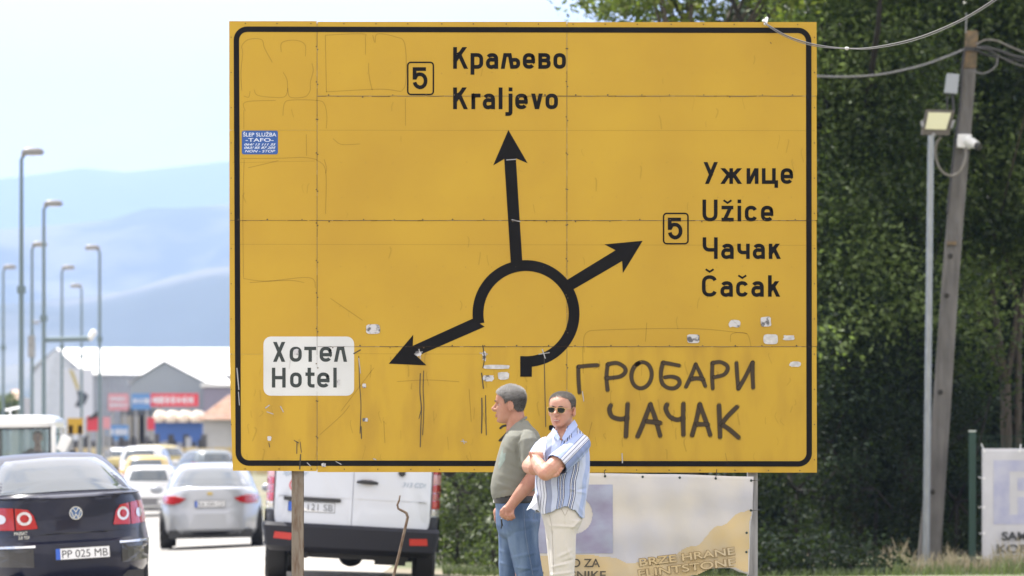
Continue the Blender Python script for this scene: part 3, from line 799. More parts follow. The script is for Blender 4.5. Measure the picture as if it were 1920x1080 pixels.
for j in range(ny):
    for i in range(nx): a = j * (nx + 1) + i; Fc.append((a, a + 1, a + nx + 2, a + nx + 1))
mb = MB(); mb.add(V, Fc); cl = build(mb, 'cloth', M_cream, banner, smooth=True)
md = cl.modifiers.new('s', 'SOLIDIFY'); md.thickness = 0.0012; md.offset = 1
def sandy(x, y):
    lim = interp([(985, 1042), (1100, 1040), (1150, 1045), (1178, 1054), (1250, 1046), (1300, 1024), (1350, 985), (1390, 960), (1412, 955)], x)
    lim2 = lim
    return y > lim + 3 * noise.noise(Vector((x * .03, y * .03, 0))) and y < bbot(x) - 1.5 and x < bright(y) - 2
mb = MB(); grid_patch(mb, sandy, 991, 1412, 950, 1110, 2.0, 0.0016); build(mb, 'colour_field', M_tan, banner, smooth=True)  # sand tint below a wavy line across the lower banner
def blue(x, y): return 1003 < x < 1148.5 and 908.5 < y < 1037.5 and not white_p(x, y)
def white_p(x, y):
    if 1030 < x < 1052 and 930 < y < 1020: return True
    # bowl of the big P
    r = ((max(0, x - 1075)) ** 2 + (y - 965) ** 2) ** .5
    if x >= 1040 and r < 36 and (x < 1075 and abs(y - 965) < 36 or x >= 1075): return not ((abs(y - 965) < 13) and x < 1075 or ((x - 1075) ** 2 + (y - 965) ** 2) ** .5 < 13 and x >= 1075)
    return False
mb = MB(); grid_patch(mb, blue, 1002, 1150, 907, 1039, 1.5, 0.0028); build(mb, 'colour_field', M_purple, banner, smooth=True)
def btext(s, x0, x1, yt, yb_, m, shear=0, bold=0.0, capf=.73, name='lettering', depth=.03):
    return fit_text(s, x0, x1, yt, yb_, depth, m, parent=banner, Y=YB, shear=shear, bold=bold, capf=capf, name=name)
btext('SAMO ZA', 1028, 1125, 1047, 1063, M_btext, bold=.0012); btext('KORISNIKE', 1010, 1136, 1070, 1086, M_btext, bold=.0012)
M_btext2 = mat('banner_outline_text', (0.27, 0.19, 0.09), 0.7)
def outline_text(s, x0, x1, yt, yb_, rise, name='lettering'):
    o = fit_text(s, x0, x1, yt, yb_, .032, M_btext2, parent=banner, Y=YB, bold=.0035, capf=.73)
    o.rotation_euler = (R(90), R(-rise), 0)
    o2 = fit_text(s, x0 + .6, x1 - .6, yt + .5, yb_ - .5, .0345, M_tan, parent=banner, Y=YB, bold=.0010, capf=.73); o2.rotation_euler = (R(90), R(-rise), 0)
outline_text('BRZE HRANE', 1199, 1380, 1047, 1062, 7); outline_text('FLINTSTONE', 1197, 1382, 1068, 1083, 7)
M_eyelet = mat('eyelet', (0.03, 0.05, 0.045), .5)
mb = MB()
for x, y in ((1134.5, 893), (1205, 894), (1274.5, 895.5), (1342, 897), (1408.5, 901), (1408, 957), (1400, 999), (1399.5, 1035)):
    q = bp(x, y, .002); mb.lathe(q, [(.0085, 0), (.0085, -.002), (.004, -.003)], 10, 'y')
build(mb, 'eyelet', M_eyelet, banner)
for x, y, x2, y2 in ((1408.5, 901, 1424, 900), (1408, 957, 1424, 956), (1134.5, 893, 1133, 882), (1342, 897, 1344, 880)):
    mb = MB(); mb.tube([bp(x, y, .004), (bp(x, y, .012) + P(x2, y2, YB - .03)) / 2, P(x2, y2, YB + .02)], .0024, 6); build(mb, 'tie', M_dark, banner)

# bent rusty rod
M_rod = mat('rusty_rod', (0.19, 0.15, 0.115), .7, col2=(.10, .055, .03), vscale=18)
rod = thing('metal_rod', 'thin bent rusty rod leaning in front of the white van', 'rod', P(730, 1180, 34))
mb = MB(); rp = [(750, 929), (748.5, 938), (745, 947), (747, 954), (755, 958), (762, 962), (764.5, 970), (761, 985), (755, 1010), (748, 1040), (738, 1080), (722, 1130), (703, 1196)]
pts = []
for i in range(len(rp) - 1):
    for t in (0, .33, .66): pts.append(P(rp[i][0] + (rp[i + 1][0] - rp[i][0]) * t, rp[i][1] + (rp[i + 1][1] - rp[i][1]) * t, 34))
pts.append(P(*rp[-1], 34))
mb.tube(pts, [0.006 + 0.005 * min(1, i / 16) for i in range(len(pts))], 7)
build(mb, 'rod', M_rod, rod, smooth=True)

# ------------------------------------------------------------ utility pole group (about 62 m away)
YP = 62.0
M_polec = mat('old_concrete', (0.165, 0.16, 0.155), 0.9, col2=(0.085, 0.082, 0.08), vscale=5, aniso=(2, 2, .35), bump=.5, bscale=30, thresh=(.3, .7))
M_polet = mat('pole_top', (0.20, 0.14, 0.08), 0.9, col2=(0.10, 0.085, 0.06), vscale=12, bump=.5, bscale=30)
pole = thing('utility_pole', 'leaning weathered concrete utility pole carrying cables beside the dark trees', 'utility pole', P(1742, 1072, YP))
def quadpost(mb, secs, Y, deep):
    """secs: (row, left px, right px)"""
    V = []; Fc = []
    for py, a, b in secs:
        for x, d in ((a, 0), (b, 0), (b - 2, deep), (a + 2, deep)): q = P(x, py, Y); V.append((q.x, Y + d, q.z))
    n = len(secs)
    for i in range(n - 1):
        for k in range(4): Fc.append((i * 4 + k, i * 4 + (k + 1) % 4, (i + 1) * 4 + (k + 1) % 4, (i + 1) * 4 + k))
    Fc.append((3, 2, 1, 0)); Fc.append(tuple(range(4 * n - 4, 4 * n)))
    mb.add(V, Fc)
mb = MB(); quadpost(mb, [(1082, 1718, 1764), (1000, 1725, 1767), (780, 1748, 1782), (530, 1766, 1798), (400, 1777, 1808), (250, 1795, 1821), (128, 1806, 1831)], YP, .22)
build(mb, 'shaft', M_polec, pole, bevel=.012)
mb = MB(); quadpost(mb, [(127.7, 1806, 1831), (90, 1809, 1833), (62, 1810, 1835), (57, 1812, 1833)], YP, .2); build(mb, 'pole_top', M_polet, pole, bevel=.015)
mb = MB()
for x, y in ((1775, 554), (1763, 735), (1748, 922), (1782, 480)): q = P(x, y, YP); mb.lathe((q.x, YP - .005, q.z), [(.035, 0), (.035, -.012), (.02, -.02)], 10, 'y')
build(mb, 'pole_hole', mat('hole_dark', (.03, .028, .025), .9), pole)
mb = MB(); q = P(1784, 456, YP); mb.box((q.x, YP - .02, q.z), (.13, .05, .05)); build(mb, 'step_block', M_polet, pole)
mb = MB(); q = P(1821, 92, YP); mb.box((q.x, YP + .1, q.z), (.22, .26, .05)); build(mb, 'cable_clamp', M_dark, pole)
# floodlight on its own galvanised mast
mast = thing('floodlight_mast', 'galvanised mast with a square floodlight standing against the concrete pole', 'floodlight', P(1742, 1072, YP - .5))
mb = MB(); a = P(1735.5, 1072, YP - .5); b = P(1745.5, 254, YP - .5); mb.tube([a, b], [.052, .045], 14); build(mb, 'mast', M_galv, mast, smooth=True, sharp=40)
M_lamp = mat('floodlight_glass', (0.78, 0.78, 0.56), .25, coat=.6)
mb = MB()
def plate4(mb, pts, Y, dy, th):
    V = [P(x, y, Y + dyy) for (x, y), dyy in zip(pts, dy)]; V2 = [v + Vector((0, th, 0)) for v in V]; n = len(V)
    mb.add(V + V2, [tuple(range(n)), tuple(range(2 * n - 1, n - 1, -1))] + [(i, (i + 1) % n, n + (i + 1) % n, n + i) for i in range(n)])
plate4(mb, [(1737, 205), (1790, 207), (1780, 254), (1727, 253)], YP - .62, (0.02, 0.02, .12, .12), .09); build(mb, 'housing', mat('housing_grey', (.12, .11, .10), .6), mast, bevel=.008)
mb = MB(); plate4(mb, [(1741, 210.5), (1783.5, 211.5), (1774, 243.5), (1734.5, 242)], YP - .64, (0.02, 0.02, .10, .10), .012); build(mb, 'lamp_glass', M_lamp, mast, bevel=.004)
mb = MB(); plate4(mb, [(1726, 228), (1731, 224), (1733, 236), (1728, 238)], YP - .6, (0, 0, 0, 0), .05); build(mb, 'bracket', M_greysteel, mast); mb = MB(); plate4(mb, [(1786, 226), (1791, 224), (1786, 240), (1782, 240)], YP - .6, (0, 0, 0, 0), .05); build(mb, 'bracket', M_greysteel, mast); mb = MB()
mb.tube([P(1745.5, 262, YP - .5), P(1752, 250, YP - .5)], .03, 8); build(mb, 'bracket', M_greysteel, mast)
# grey junction box
jb = thing('junction_box', 'small grey junction box on two rods beside the pole top', 'junction box', P(1786, 176, YP - .1))
mb = MB(); plate4(mb, [(1776, 137), (1799, 139), (1795, 176), (1771, 174)], YP - .2, (0, 0, 0, 0), .14); build(mb, 'box', mat('box_grey', (.30, .33, .37), .5, .2), jb, bevel=.008)
mb = MB(); mb.tube([P(1775.5, 174, YP - .12), P(1776, 206, YP - .12)], .014, 6); mb.tube([P(1786, 175, YP - .12), P(1788, 212, YP - .12)], .020, 6); mb.tube([P(1796, 160, YP - .12), P(1806, 158, YP + .05)], .014, 6); build(mb, 'rod', M_dark, jb)
# camera
M_camw = mat('camera_white', (.74, .75, .76), .35)
cm = thing('security_camera', 'white security camera on a square box fixed to the leaning pole', 'security camera', P(1806, 266, YP - .1))
mb = MB(); plate4(mb, [(1796, 251), (1822, 251.5), (1821, 279), (1795, 276)], YP - .12, (0, 0, 0, 0), .12); build(mb, 'mount_box', M_camw, cm, bevel=.01)
mb = MB(); mb.tube([P(1812, 262, YP - .16), P(1822, 267, YP - .2), P(1831, 272, YP - .26)], [.06, .068, .058], 14); build(mb, 'camera_body', M_camw, cm, smooth=True, sharp=40)
mb = MB(); mb.tube([P(1829, 271.5, YP - .25), P(1837, 276, YP - .30)], [.045, .052], 14); build(mb, 'lens_hood', M_dark, cm, smooth=True, sharp=40)
# hanging cable loop
def cable(name, label, pts, rad, m, cat='cable', n=7, group=None, sub=8):
    P_ = [Vector(p) for p in pts]; o = []
    for i in range(len(P_) - 1):
        p0 = P_[max(0, i - 1)]; p1 = P_[i]; p2 = P_[i + 1]; p3 = P_[min(len(P_) - 1, i + 2)]
        for j in range(sub):
            t = j / sub; o.append(.5 * ((2 * p1) + (p2 - p0) * t + (2 * p0 - 5 * p1 + 4 * p2 - p3) * t * t + (3 * p1 - p0 - 3 * p2 + p3) * t ** 3))
    o.append(P_[-1]); mb = MB(); mb.tube(o, rad, n)
    return tag(mb.build(name, m, None, smooth=True), label, cat, group)
M_cabw = mat('cable_pale', (.18, .17, .155), .6); M_cabg = mat('cable_grey', (.12, .12, .122), .6); M_cabd = mat('cable_black', (.03, .03, .032), .5)
cable('cable_loop', 'pale cable hanging in a loop from the floodlight to the camera', [P(1764, 256, YP - .45), P(1756, 270, YP - .4), P(1754, 290, YP - .35), P(1760, 312, YP - .3), P(1772, 326, YP - .25), P(1788, 329, YP - .25), P(1802, 318, YP - .25), P(1810, 298, YP - .22), P(1811, 277, YP - .14)], .019, M_cabw)
cable('overhead_cable', 'grey cable tied to the top of the yellow sign, rising to the right', [P(1433, 41, 29.58), P(1445, 50, 29.54), P(1480, 69, 29.50), P(1530, 84, 29.45), P(1588, 91, 29.40), P(1640, 88.5, 29.34), P(1720, 71, 29.26), P(1800, 38, 29.18), P(1860, 2, 29.1), P(1930, -48, 29.0)], .0050, M_cabg)
cable('overhead_cable', 'thin second strand running along the cable tied to the sign', [P(1433, 42, 29.57), P(1447, 54, 29.53), P(1480, 72, 29.49), P(1530, 87, 29.44), P(1588, 91.5, 29.39), P(1640, 91, 29.33), P(1720, 74.5, 29.25), P(1800, 41.5, 29.17), P(1860, 6, 29.09), P(1930, -44, 28.99)], .0028, M_cabg)
mb = MB(); mb.tube([P(1434, 46, YS0 - .03), P(1437, 40, YS0 - .02), P(1438, 34, YS0 + .01)], .010, 7); mb.ell(P(1434, 39, YS0 - .02), (.018, .012, .012)); mb.ell(P(1588, 91, 29.40), (.016, .01, .011))
tag(mb.build('cable_tie', M_white, None), 'white tie holding the cable at the sign top edge', 'cable tie')
cable('overhead_cable', 'cable emerging behind the sign and ending at the concrete pole', [P(1500, 141, YP - 1), P(1536, 143, YP - 1), P(1600, 143.5, YP - .9), P(1660, 138, YP - .8), P(1730, 122, YP - .6), P(1785, 102, YP - .3), P(1808, 92, YP)], .015, mat('cable_mid', (.20, .20, .21), .5))
cable('service_cable', 'black cable running down the side of the leaning pole', [P(1808, 95, YP - .06), P(1802, 150, YP - .06), P(1800, 200, YP - .06), P(1789, 280, YP - .06), P(1782, 345, YP - .06), P(1776, 400, YP - .06)], .018, M_cabd)
for i, (lab, L, r, m_) in enumerate([
    ('pale cable arching from the pole top to the right edge', [(1830, 84), (1848, 75), (1870, 77), (1890, 86), (1930, 103), (1990, 130)], .014, M_cabw),
    ('black cable below the pale arch right of the pole', [(1830, 90), (1850, 88), (1880, 98), (1930, 112), (1990, 124)], .020, M_cabd),
    ('black cable sagging lowest right of the pole top', [(1830, 94), (1850, 103), (1885, 110), (1930, 118), (1990, 140)], .017, M_cabd),
    ('grey cable crossing the bundle right of the pole', [(1831, 88), (1860, 98), (1895, 116), (1930, 128), (1990, 150)], .012, M_cabg),
    ('thick cable bundle leaving the pole top to the right', [(1840, 91), (1870, 94), (1900, 105), (1940, 112), (1990, 118)], .026, M_cabd),
    ('short slack cable curling down from the cable bundle', [(1870, 108), (1868, 122), (1855, 134), (1840, 138), (1828, 134)], .014, M_cabg)]):
    cable('overhead_cable', lab, [P(x, y, YP - .05 * i) for x, y in L], r, m_)
mb = MB(); mb.tube([P(1811, 62, YP), P(1812, 24, YP)], .010, 6); tag(mb.build('rod', M_greysteel, None), 'thin upright rod on top of the concrete pole', 'rod')

# ------------------------------------------------------------ green fence and its banner
YF = 61.5
M_green = mat('fence_green', (0.009, 0.042, 0.030), .5)
fence = thing('fence', 'dark green wire mesh fence with square posts at the right', 'fence', P(1860, 1075, YF))
for px in (1823, 2160):
    mb = MB(); a = P(px, 1075, YF); b = P(px, 810, YF); mb.box((a.x, YF, (a.z + b.z) / 2), (.095, .06, b.z - a.z)); p_ = build(mb, 'post', M_green, fence, bevel=.006)
    mb = MB(); mb.box((b.x, YF, b.z + .012), (.10, .065, .022)); build(mb, 'cap', mat('cap_pale', (.5, .55, .52), .5), fence)
mb = MB()
for k, y in enumerate([818, 833, 838] + list(range(865, 1070, 27))):
    a = P(1827, y, YF); b = P(2156, y, YF); mb.box(((a.x + b.x) / 2, YF, a.z), (b.x - a.x, .006, .006))
x = P(1830, 0, YF).x
while x < P(2156, 0, YF).x:
    mb.box((x, YF + .007, (P(0, 816, YF).z + P(0, 1070, YF).z) / 2), (.0045, .0045, 254 * YF / F)); x += .05
build(mb, 'mesh_wire', M_green, fence)['kind'] = 'stuff'
YR = YF - .06
M_ban2 = mat('white_banner', (.56, .57, .61), .55, var=.08, vscale=4, bump=.1, bscale=6)
M_lil = mat('banner_lilac', (.38, .40, .56), .6, col2=(.47, .49, .60), vscale=5)
ban2 = thing('banner', 'white parking banner with pale blue square tied to the green fence', 'banner', P(1970, 950, YR))
def b2(px, py, d=0.0): return P(px, py, YR - .02 + .02 * math.sin(px * .05 + py * .02) - d)
mb = MB(); grid_patch(mb, lambda x, y: y < 1055 - (x - 1841) * .002 and y > 841, 1841, 2105, 841, 1057, 6, 0, plane=b2); cl = build(mb, 'cloth', M_ban2, ban2, smooth=True)
md = cl.modifiers.new('s', 'SOLIDIFY'); md.thickness = .002
def p2(x, y):
    if 1892 < x < 1907 and 884 < y < 966: return True
    r = ((max(0, x - 1930)) ** 2 + (y - 908) ** 2) ** .5
    return x >= 1900 and r < 25 and not (r < 11 and x > 1905)
mb = MB(); grid_patch(mb, lambda x, y: not p2(x, y), 1863, 2000, 863, 984, 3, .006, plane=b2); build(mb, 'colour_field', M_lil, ban2, smooth=True)
def t2(s, x0, x1, yt, yb_): fit_text(s, x0, x1, yt, yb_, .05, M_text, parent=ban2, Y=YR, bold=.006)
t2('SAMO ZA', 1878, 1990, 997, 1012.5); t2('KORISNIKE', 1869, 2012, 1020.5, 1036.5)
for x, y, dx, dy in ((1846, 846, -6, -14), (1845, 897, -10, -2), (1845, 951, -10, 0), (1845, 1000, -9, 0), (1912, 846, 2, -12)):
    mb = MB(); mb.lathe(b2(x, y, .004), [(.02, 0), (.02, -.004), (.01, -.006)], 8, 'y'); mb.tube([b2(x, y, .01), P(x + dx, y + dy, YF - .02)], .008, 5); build(mb, 'tie', M_camw, ban2)

# ------------------------------------------------------------ vehicles
def zcar(mb, secs, n=72):
    mb.loft([(0, (y0 + y1) / 2, z, hw, (y1 - y0) / 2, e) for z, y0, y1, hw, e in secs], n)
def densify(poly, st=.04):
    o = []
    for i in range(len(poly)):
        a = Vector(poly[i]); b = Vector(poly[(i + 1) % len(poly)]); k = max(1, int((b - a).length / st))
        for j in range(k): o.append(a + (b - a) * (j / k))
    return o
def patch(bvh, poly, axis='y', eps=.004, rings=4, sgn=1, fallback=None):
    """press a flat outline onto the body, from behind ('y') or from a side ('x'), and close its rim"""
    pts = densify([tuple(p) for p in poly]); c = sum(pts, Vector((0, 0))) / len(pts)
    V = []; n = len(pts); last = fallback if fallback is not None else 0
    def hit(a, z):
        nonlocal last
        if axis == 'y': o_, d_ = Vector((a, -8 * sgn, z)), Vector((0, sgn, 0))
        else: o_, d_ = Vector((8 * sgn, a, z)), Vector((-sgn, 0, 0))
        h = bvh.ray_cast(o_, d_)
        if h[0] is None: q = Vector((a, last, z)) if axis == 'y' else Vector((last, a, z)); nn = -d_
        else: q = h[0]; nn = h[1]; last = q.y if axis == 'y' else q.x
        if nn.dot(d_) > 0: nn = -nn
        return q + nn * eps - d_ * eps * .5
    for k in range(rings):
        s_ = 1 - k / rings
        for p in pts: q = c + (p - c) * s_; V.append(hit(q.x, q.y))
    V.append(hit(c.x, c.y))
    Fc = []
    for k in range(rings - 1):
        for i in range(n): Fc.append((k * n + i, k * n + (i + 1) % n, (k + 1) * n + (i + 1) % n, (k + 1) * n + i))
    for i in range(n): Fc.append(((rings - 1) * n + i, (rings - 1) * n + (i + 1) % n, len(V) - 1))
    # rim down to the body so that the piece has thickness
    b = len(V)
    dr = Vector((0, sgn, 0)) if axis == 'y' else Vector((-sgn, 0, 0))
    V += [v + dr * (eps * 2.2) for v in V[:n]]
    Fc += [(i, b + i, b + (i + 1) % n, (i + 1) % n) for i in range(n)]
    mb = MB(); mb.add(V, Fc); return mb
def bvh_of(mb):
    return BVHTree.FromPolygons([tuple(v) for v in mb.v], mb.f)
def circle(cx, cz, r, n=20, rz=None): return [(cx + r * math.cos(2 * math.pi * i / n), cz + (rz or r) * math.sin(2 * math.pi * i / n)) for i in range(n)]
def ring_patch(bvh, cx, cz, r, w_, m, parent, name, rz=None, eps=.008):
    mb = MB(); n = 28; V = []
    for rr in (r, r - w_):
        for i in range(n):
            a = 2 * math.pi * i / n; x, z = cx + rr * math.cos(a), cz + rr * math.sin(a) * ((rz or r) / r)
            h = bvh.ray_cast(Vector((x, -8, z)), Vector((0, 1, 0))); y = h[0].y if h[0] else 0
            V.append((x, y - eps, z))
    mb.add(V, [(i, (i + 1) % n, n + (i + 1) % n, n + i) for i in range(n)])
    return mb.build(name, m, parent)
def wheel(parent, x, y, r, wd, m_rim):
    sx = 1 if x > 0 else -1
    mb = MB(); mb.lathe((x, y, r), [(r * .62, -wd / 2), (r * .93, -wd / 2), (r, -wd * .38), (r, wd * .38), (r * .93, wd / 2), (r * .62, wd / 2)], 28, 'x')
    t = mb.build('wheel', M_rubber, parent, smooth=True, sharp=35)
    mb = MB(); mb.lathe((x + sx * (wd / 2 - .02), y, r), [(r * .64, -.01 * sx), (r * .64, .018 * sx), (r * .58, .024 * sx), (r * .55, .004 * sx), (r * .2, .01 * sx), (r * .16, .03 * sx)], 24, 'x')
    for k in range(5):
        a = 2 * math.pi * k / 5; mb.box((x + sx * (wd / 2 - .008), y + math.cos(a) * r * .36, r + math.sin(a) * r * .36), (.03, r * .5, r * .14), Matrix.Rotation(a, 3, 'X'))
    mb.build('rim', m_rim, t)
M_rim = mat('rim_silver', (.5, .51, .53), .35, .7)
M_interior = mat('car_interior', (.03, .032, .036), .9)
def paint(name, col, metal=0.0, rough=.35): return mat(name, col, rough, metal, coat=.8, var=.05, vscale=.8)
def car(name, label, loc, yaw, roll, low, green, body_m, group='cars in the traffic on the road', L=4.6, W=1.8, wheels=(0.95, 3.6), wr=.32, rear_win=None, side_win=True, mirror_m=None, trim=None):
    t = thing(name, label, 'car', loc, (0, R(roll), R(yaw)), group)
    mb = MB(); zcar(mb, low); zcar(mb, green); bv = bvh_of(mb)
    b_ = mb.build('body', body_m, t, smooth=True, sharp=38)
    if rear_win:
        patch(bv, rear_win, 'y', .006, 5).build('rear_window', M_glass, t, smooth=True, sharp=50)
    zt, zb_ = green[-2][0] - .05, green[0][0] + .06
    ya0, ya1 = green[0][1], green[0][2]; yt0, yt1 = green[-3][1], green[-3][2]
    for s_ in (1, -1):
        ps = [[(ya0 + .62, zb_), (ya0 + 1.35, zb_), (ya0 + 1.35, zt), (yt0 + .50, zt)], [(ya0 + 1.42, zb_), (ya1 - .62, zb_), (yt1 - .42, zt), (ya0 + 1.42, zt)]]
        for q in ps: patch(bv, q, 'x', .004, 3, s_).build('side_window', M_glass, t, smooth=True, sharp=50)
        for yw in wheels:
            patch(bv, [(yw + (wr + .06) * math.cos(a), wr + (wr + .06) * math.sin(a)) for a in np.linspace(-.3, math.pi + .3, 18)], 'x', .003, 3, s_).build('wheel_arch', M_dark, t)
            wheel(t, s_ * (W / 2 - .115), yw, wr, .21, M_rim)
        mb = MB(); mb.ell((s_ * (W / 2 + .09), ya1 - .72, green[0][0] + .06), (.12, .06, .075)); mb.build('wing_mirror', mirror_m or body_m, t, smooth=True)
    mb = MB(); mb.box((0, L / 2, .25), (W * .8, L * .93, .14)); mb.build('underbody', M_dark, t)
    return t, bv
def plate(t, cx, y, z, w_, text, lab=None, hidden=None):
    mb = MB(); mb.box((cx, y, z), (w_, .012, w_ * .215)); p_ = mb.build('number_plate', M_white, t, bevel=.004)
    mb = MB(); mb.box((cx - w_ / 2 + w_ * .045, y - .0065, z), (w_ * .085, .004, w_ * .205)); mb.build('blue_strip', M_plateblue, p_)
    mb = MB()
    for dx, dz, a, b in ((0, w_ * .105, w_, .006), (0, -w_ * .105, w_, .006)): mb.box((cx + dx, y - .007, z + dz), (a, .003, b))
    for dx in (-.5, .5): mb.box((cx + dx * w_, y - .007, z), (.006, .003, w_ * .21))
    mb.build('plate_rim', M_dark, p_)
    H = w_ * .145
    o = font_text('lettering', text, H / .73, (0, y - .0085, z - H / 2), M_text, p_, bold=0)
    xs = [v.co.x for v in o.data.vertices]; k = w_ * .84 / (max(xs) - min(xs)); o.scale = (k, 1, 1); o.location.x = cx - w_ * .38 - min(xs) * k
    return p_

# --- dark blue saloon, nearest on the left
M_navy = mat('navy_paint', (0.005, 0.007, 0.022), .3, 0, coat=.35, spec=.25)
Xp = (152 - 960) * 41.9 / F
sal, bv = car('parked_car', 'dark navy saloon seen from behind with round red tail lamps, nearest car', (Xp, 42.0, gh(Xp, 42.5) - .07), 15, -3.2,
    [(.19, .22, 4.5, .74, 5), (.27, .06, 4.62, .83, 3.1), (.36, .0, 4.72, .885, 3.1), (.56, -.01, 4.74, .905, 3.1), (.615, .005, 4.74, .905, 3.1), (.64, .045, 4.72, .90, 3.1), (.76, .075, 4.68, .895, 3.1), (.90, .075, 4.6, .875, 3.1), (1.0, .06, 4.5, .85, 3.1), (1.045, .055, 4.42, .825, 3.1), (1.062, .09, 4.35, .80, 4), (1.075, .4, 4.2, .70, 3.5), (1.08, .9, 3.6, .5, 3)],
    [(1.0, .42, 3.85, .80, 3.6), (1.08, .50, 3.70, .775, 3.5), (1.2, .76, 3.45, .72, 3.5), (1.33, 1.08, 3.15, .655, 3.4), (1.42, 1.36, 2.9, .58, 3.2), (1.455, 1.56, 2.75, .48, 3), (1.472, 1.85, 2.45, .25, 2.5)],
    M_navy, L=4.74, W=1.60, wheels=(1.05, 3.7), wr=.325,
    rear_win=[(-.70, 1.085), (-.3, 1.095), (0, 1.10), (.3, 1.095), (.70, 1.085), (.60, 1.23), (.50, 1.36), (.44, 1.405), (0, 1.425), (-.44, 1.405), (-.50, 1.36), (-.60, 1.23)])
sal['group'] = 'cars in the traffic on the road'
for s_ in (1, -1):
    q = [(.36, .765), (.545, .755), (.545, .965), (.44, .95), (.39, .89)]; q2 = [(.557, .755), (.76, .765), (.80, .80), (.78, .93), (.755, .975), (.65, .975), (.557, .967)]
    for poly, cx, r in ((q, .475, .064), (q2, .662, .090)):
        pm = [(s_ * x, z) for x, z in poly]
        o = patch(bv, pm, 'y', .008, 4).build('tail_lamp', M_redlens, sal, smooth=True, sharp=50)
        ring_patch(bv, s_ * cx, .865, r, r * .38, M_clearlens, o, 'lamp_ring', eps=.016)
        patch(bv, circle(s_ * cx, .865, r * .5), 'y', .013, 2).build('lamp_centre', M_redlens if cx < .6 else M_clearlens, o)
    patch(bv, [(s_ * .40, .585), (s_ * .84, .585), (s_ * .84, .607), (s_ * .40, .607)], 'y', .010, 2).build('chrome_strip', M_chrome, sal)
    patch(bv, [(s_ * .42, .40), (s_ * .84, .42), (s_ * .84, .575), (s_ * .42, .575)], 'y', .004, 3).build('bumper_pad', mat('bumper_panel', (.02, .019, .02), .3, coat=.5), sal)
patch(bv, [(-.33, .43), (.33, .43), (.36, .61), (-.36, .61)], 'y', -.001, 3).build('plate_recess', M_navy, sal)
for z, h_ in ((.70, .012), (1.035, .006)): patch(bv, [(-.60, z), (.60, z), (.60, z + h_), (-.60, z + h_)], 'y', .003, 2).build('panel_gap', M_dark, sal)
h = bv.ray_cast(Vector((0, -8, .515)), Vector((0, 1, 0)))[0].y
plate(sal, .03, h - .02, .515, .52, 'PP 025 MB')
h = bv.ray_cast(Vector((0, -8, .90)), Vector((0, 1, 0)))[0].y
mb = MB(); mb.lathe((0, h, .895), [(.062, 0), (.062, -.014), (.054, -.018)], 30, 'y'); em = mb.build('emblem', mat('emblem_blue', (.06, .12, .25), .3), sal)
mb = MB(); 
def yring(mb, c, r, w_, n=30):
    c = Vector(c); V = [c + Vector((rr * math.cos(2 * math.pi * i / n), 0, rr * math.sin(2 * math.pi * i / n))) for rr in (r, r - w_) for i in range(n)]
    mb.add(V, [(i, (i + 1) % n, n + (i + 1) % n, n + i) for i in range(n)])
yring(mb, (0, h - .0195, .895), .063, .009)
for pts in ([(-.030, .945), (0, .905), (.030, .945)], [(-.047, .922), (-.020, .850), (0, .885), (.020, .850), (.047, .922)]):
    for q in ribbon_quads(pts, .0085): mb.add([(p[0], h - .0200, p[1]) for p in q], [(0, 1, 2, 3)])
mb.build('emblem_mark', M_chrome, em)
font_text('lettering', 'PASSAT', .045, (-.60, h - .012, .715), M_chrome, sal, bold=.001, xscale=.85)
font_text('lettering', '2.0 TDI', .040, (-.56, h - .012, .675), M_chrome, sal, bold=.001, xscale=.85)
# --- silver saloon further ahead
M_silver = paint('silver_paint', (.40, .42, .46), .25, .35)
Xs = (395.5 - 960) * 75.5 / F
sil, bv = car('silver_car', 'silver saloon seen from behind, left of the white van', (Xs, 75.5, gh(Xs, 76.5)), 3, -1.2,
    [(.20, .25, 4.4, .74, 5), (.27, .08, 4.5, .84, 4), (.34, .01, 4.6, .885, 3.8), (.60, .0, 4.6, .895, 3.6), (.66, .05, 4.58, .89, 3.8), (.82, .07, 4.5, .87, 3.8), (.95, .06, 4.4, .82, 3.8), (1.02, .08, 4.3, .78, 3.6), (1.04, .14, 4.2, .74, 3.4), (1.05, .6, 3.8, .6, 3)],
    [(.96, .40, 3.8, .79, 3.4), (1.05, .46, 3.66, .765, 3.4), (1.2, .78, 3.4, .71, 3.4), (1.34, 1.12, 3.1, .65, 3.3), (1.43, 1.42, 2.85, .57, 3.1), (1.465, 1.62, 2.7, .46, 3), (1.478, 1.9, 2.4, .24, 2.5)],
    M_silver, L=4.6, W=1.79, wr=.33,
    rear_win=[(-.66, 1.065), (.66, 1.065), (.57, 1.24), (.50, 1.35), (.42, 1.385), (0, 1.40), (-.42, 1.385), (-.50, 1.35), (-.57, 1.24)])
for s_ in (1, -1):
    patch(bv, [(s_ * .40, .86), (s_ * .50, .79), (s_ * .62, .76), (s_ * .80, .77), (s_ * .83, .86), (s_ * .80, .91), (s_ * .6, .915)], 'y', .010, 4).build('tail_lamp', M_redlens, sil, smooth=True)
patch(bv, [(-.70, .30), (.70, .30), (.62, .20), (-.62, .20)], 'y', .004, 3).build('bumper_pad', M_dark, sil)
patch(bv, circle(0, .94, .055, 16, .025), 'y', .010, 2).build('emblem', mat('gold_emblem', (.5, .38, .12), .3, .8), sil)
h = bv.ray_cast(Vector((0, -8, .76)), Vector((0, 1, 0)))[0].y
plate(sil, 0, h - .02, .765, .52, 'RA 044 CD')
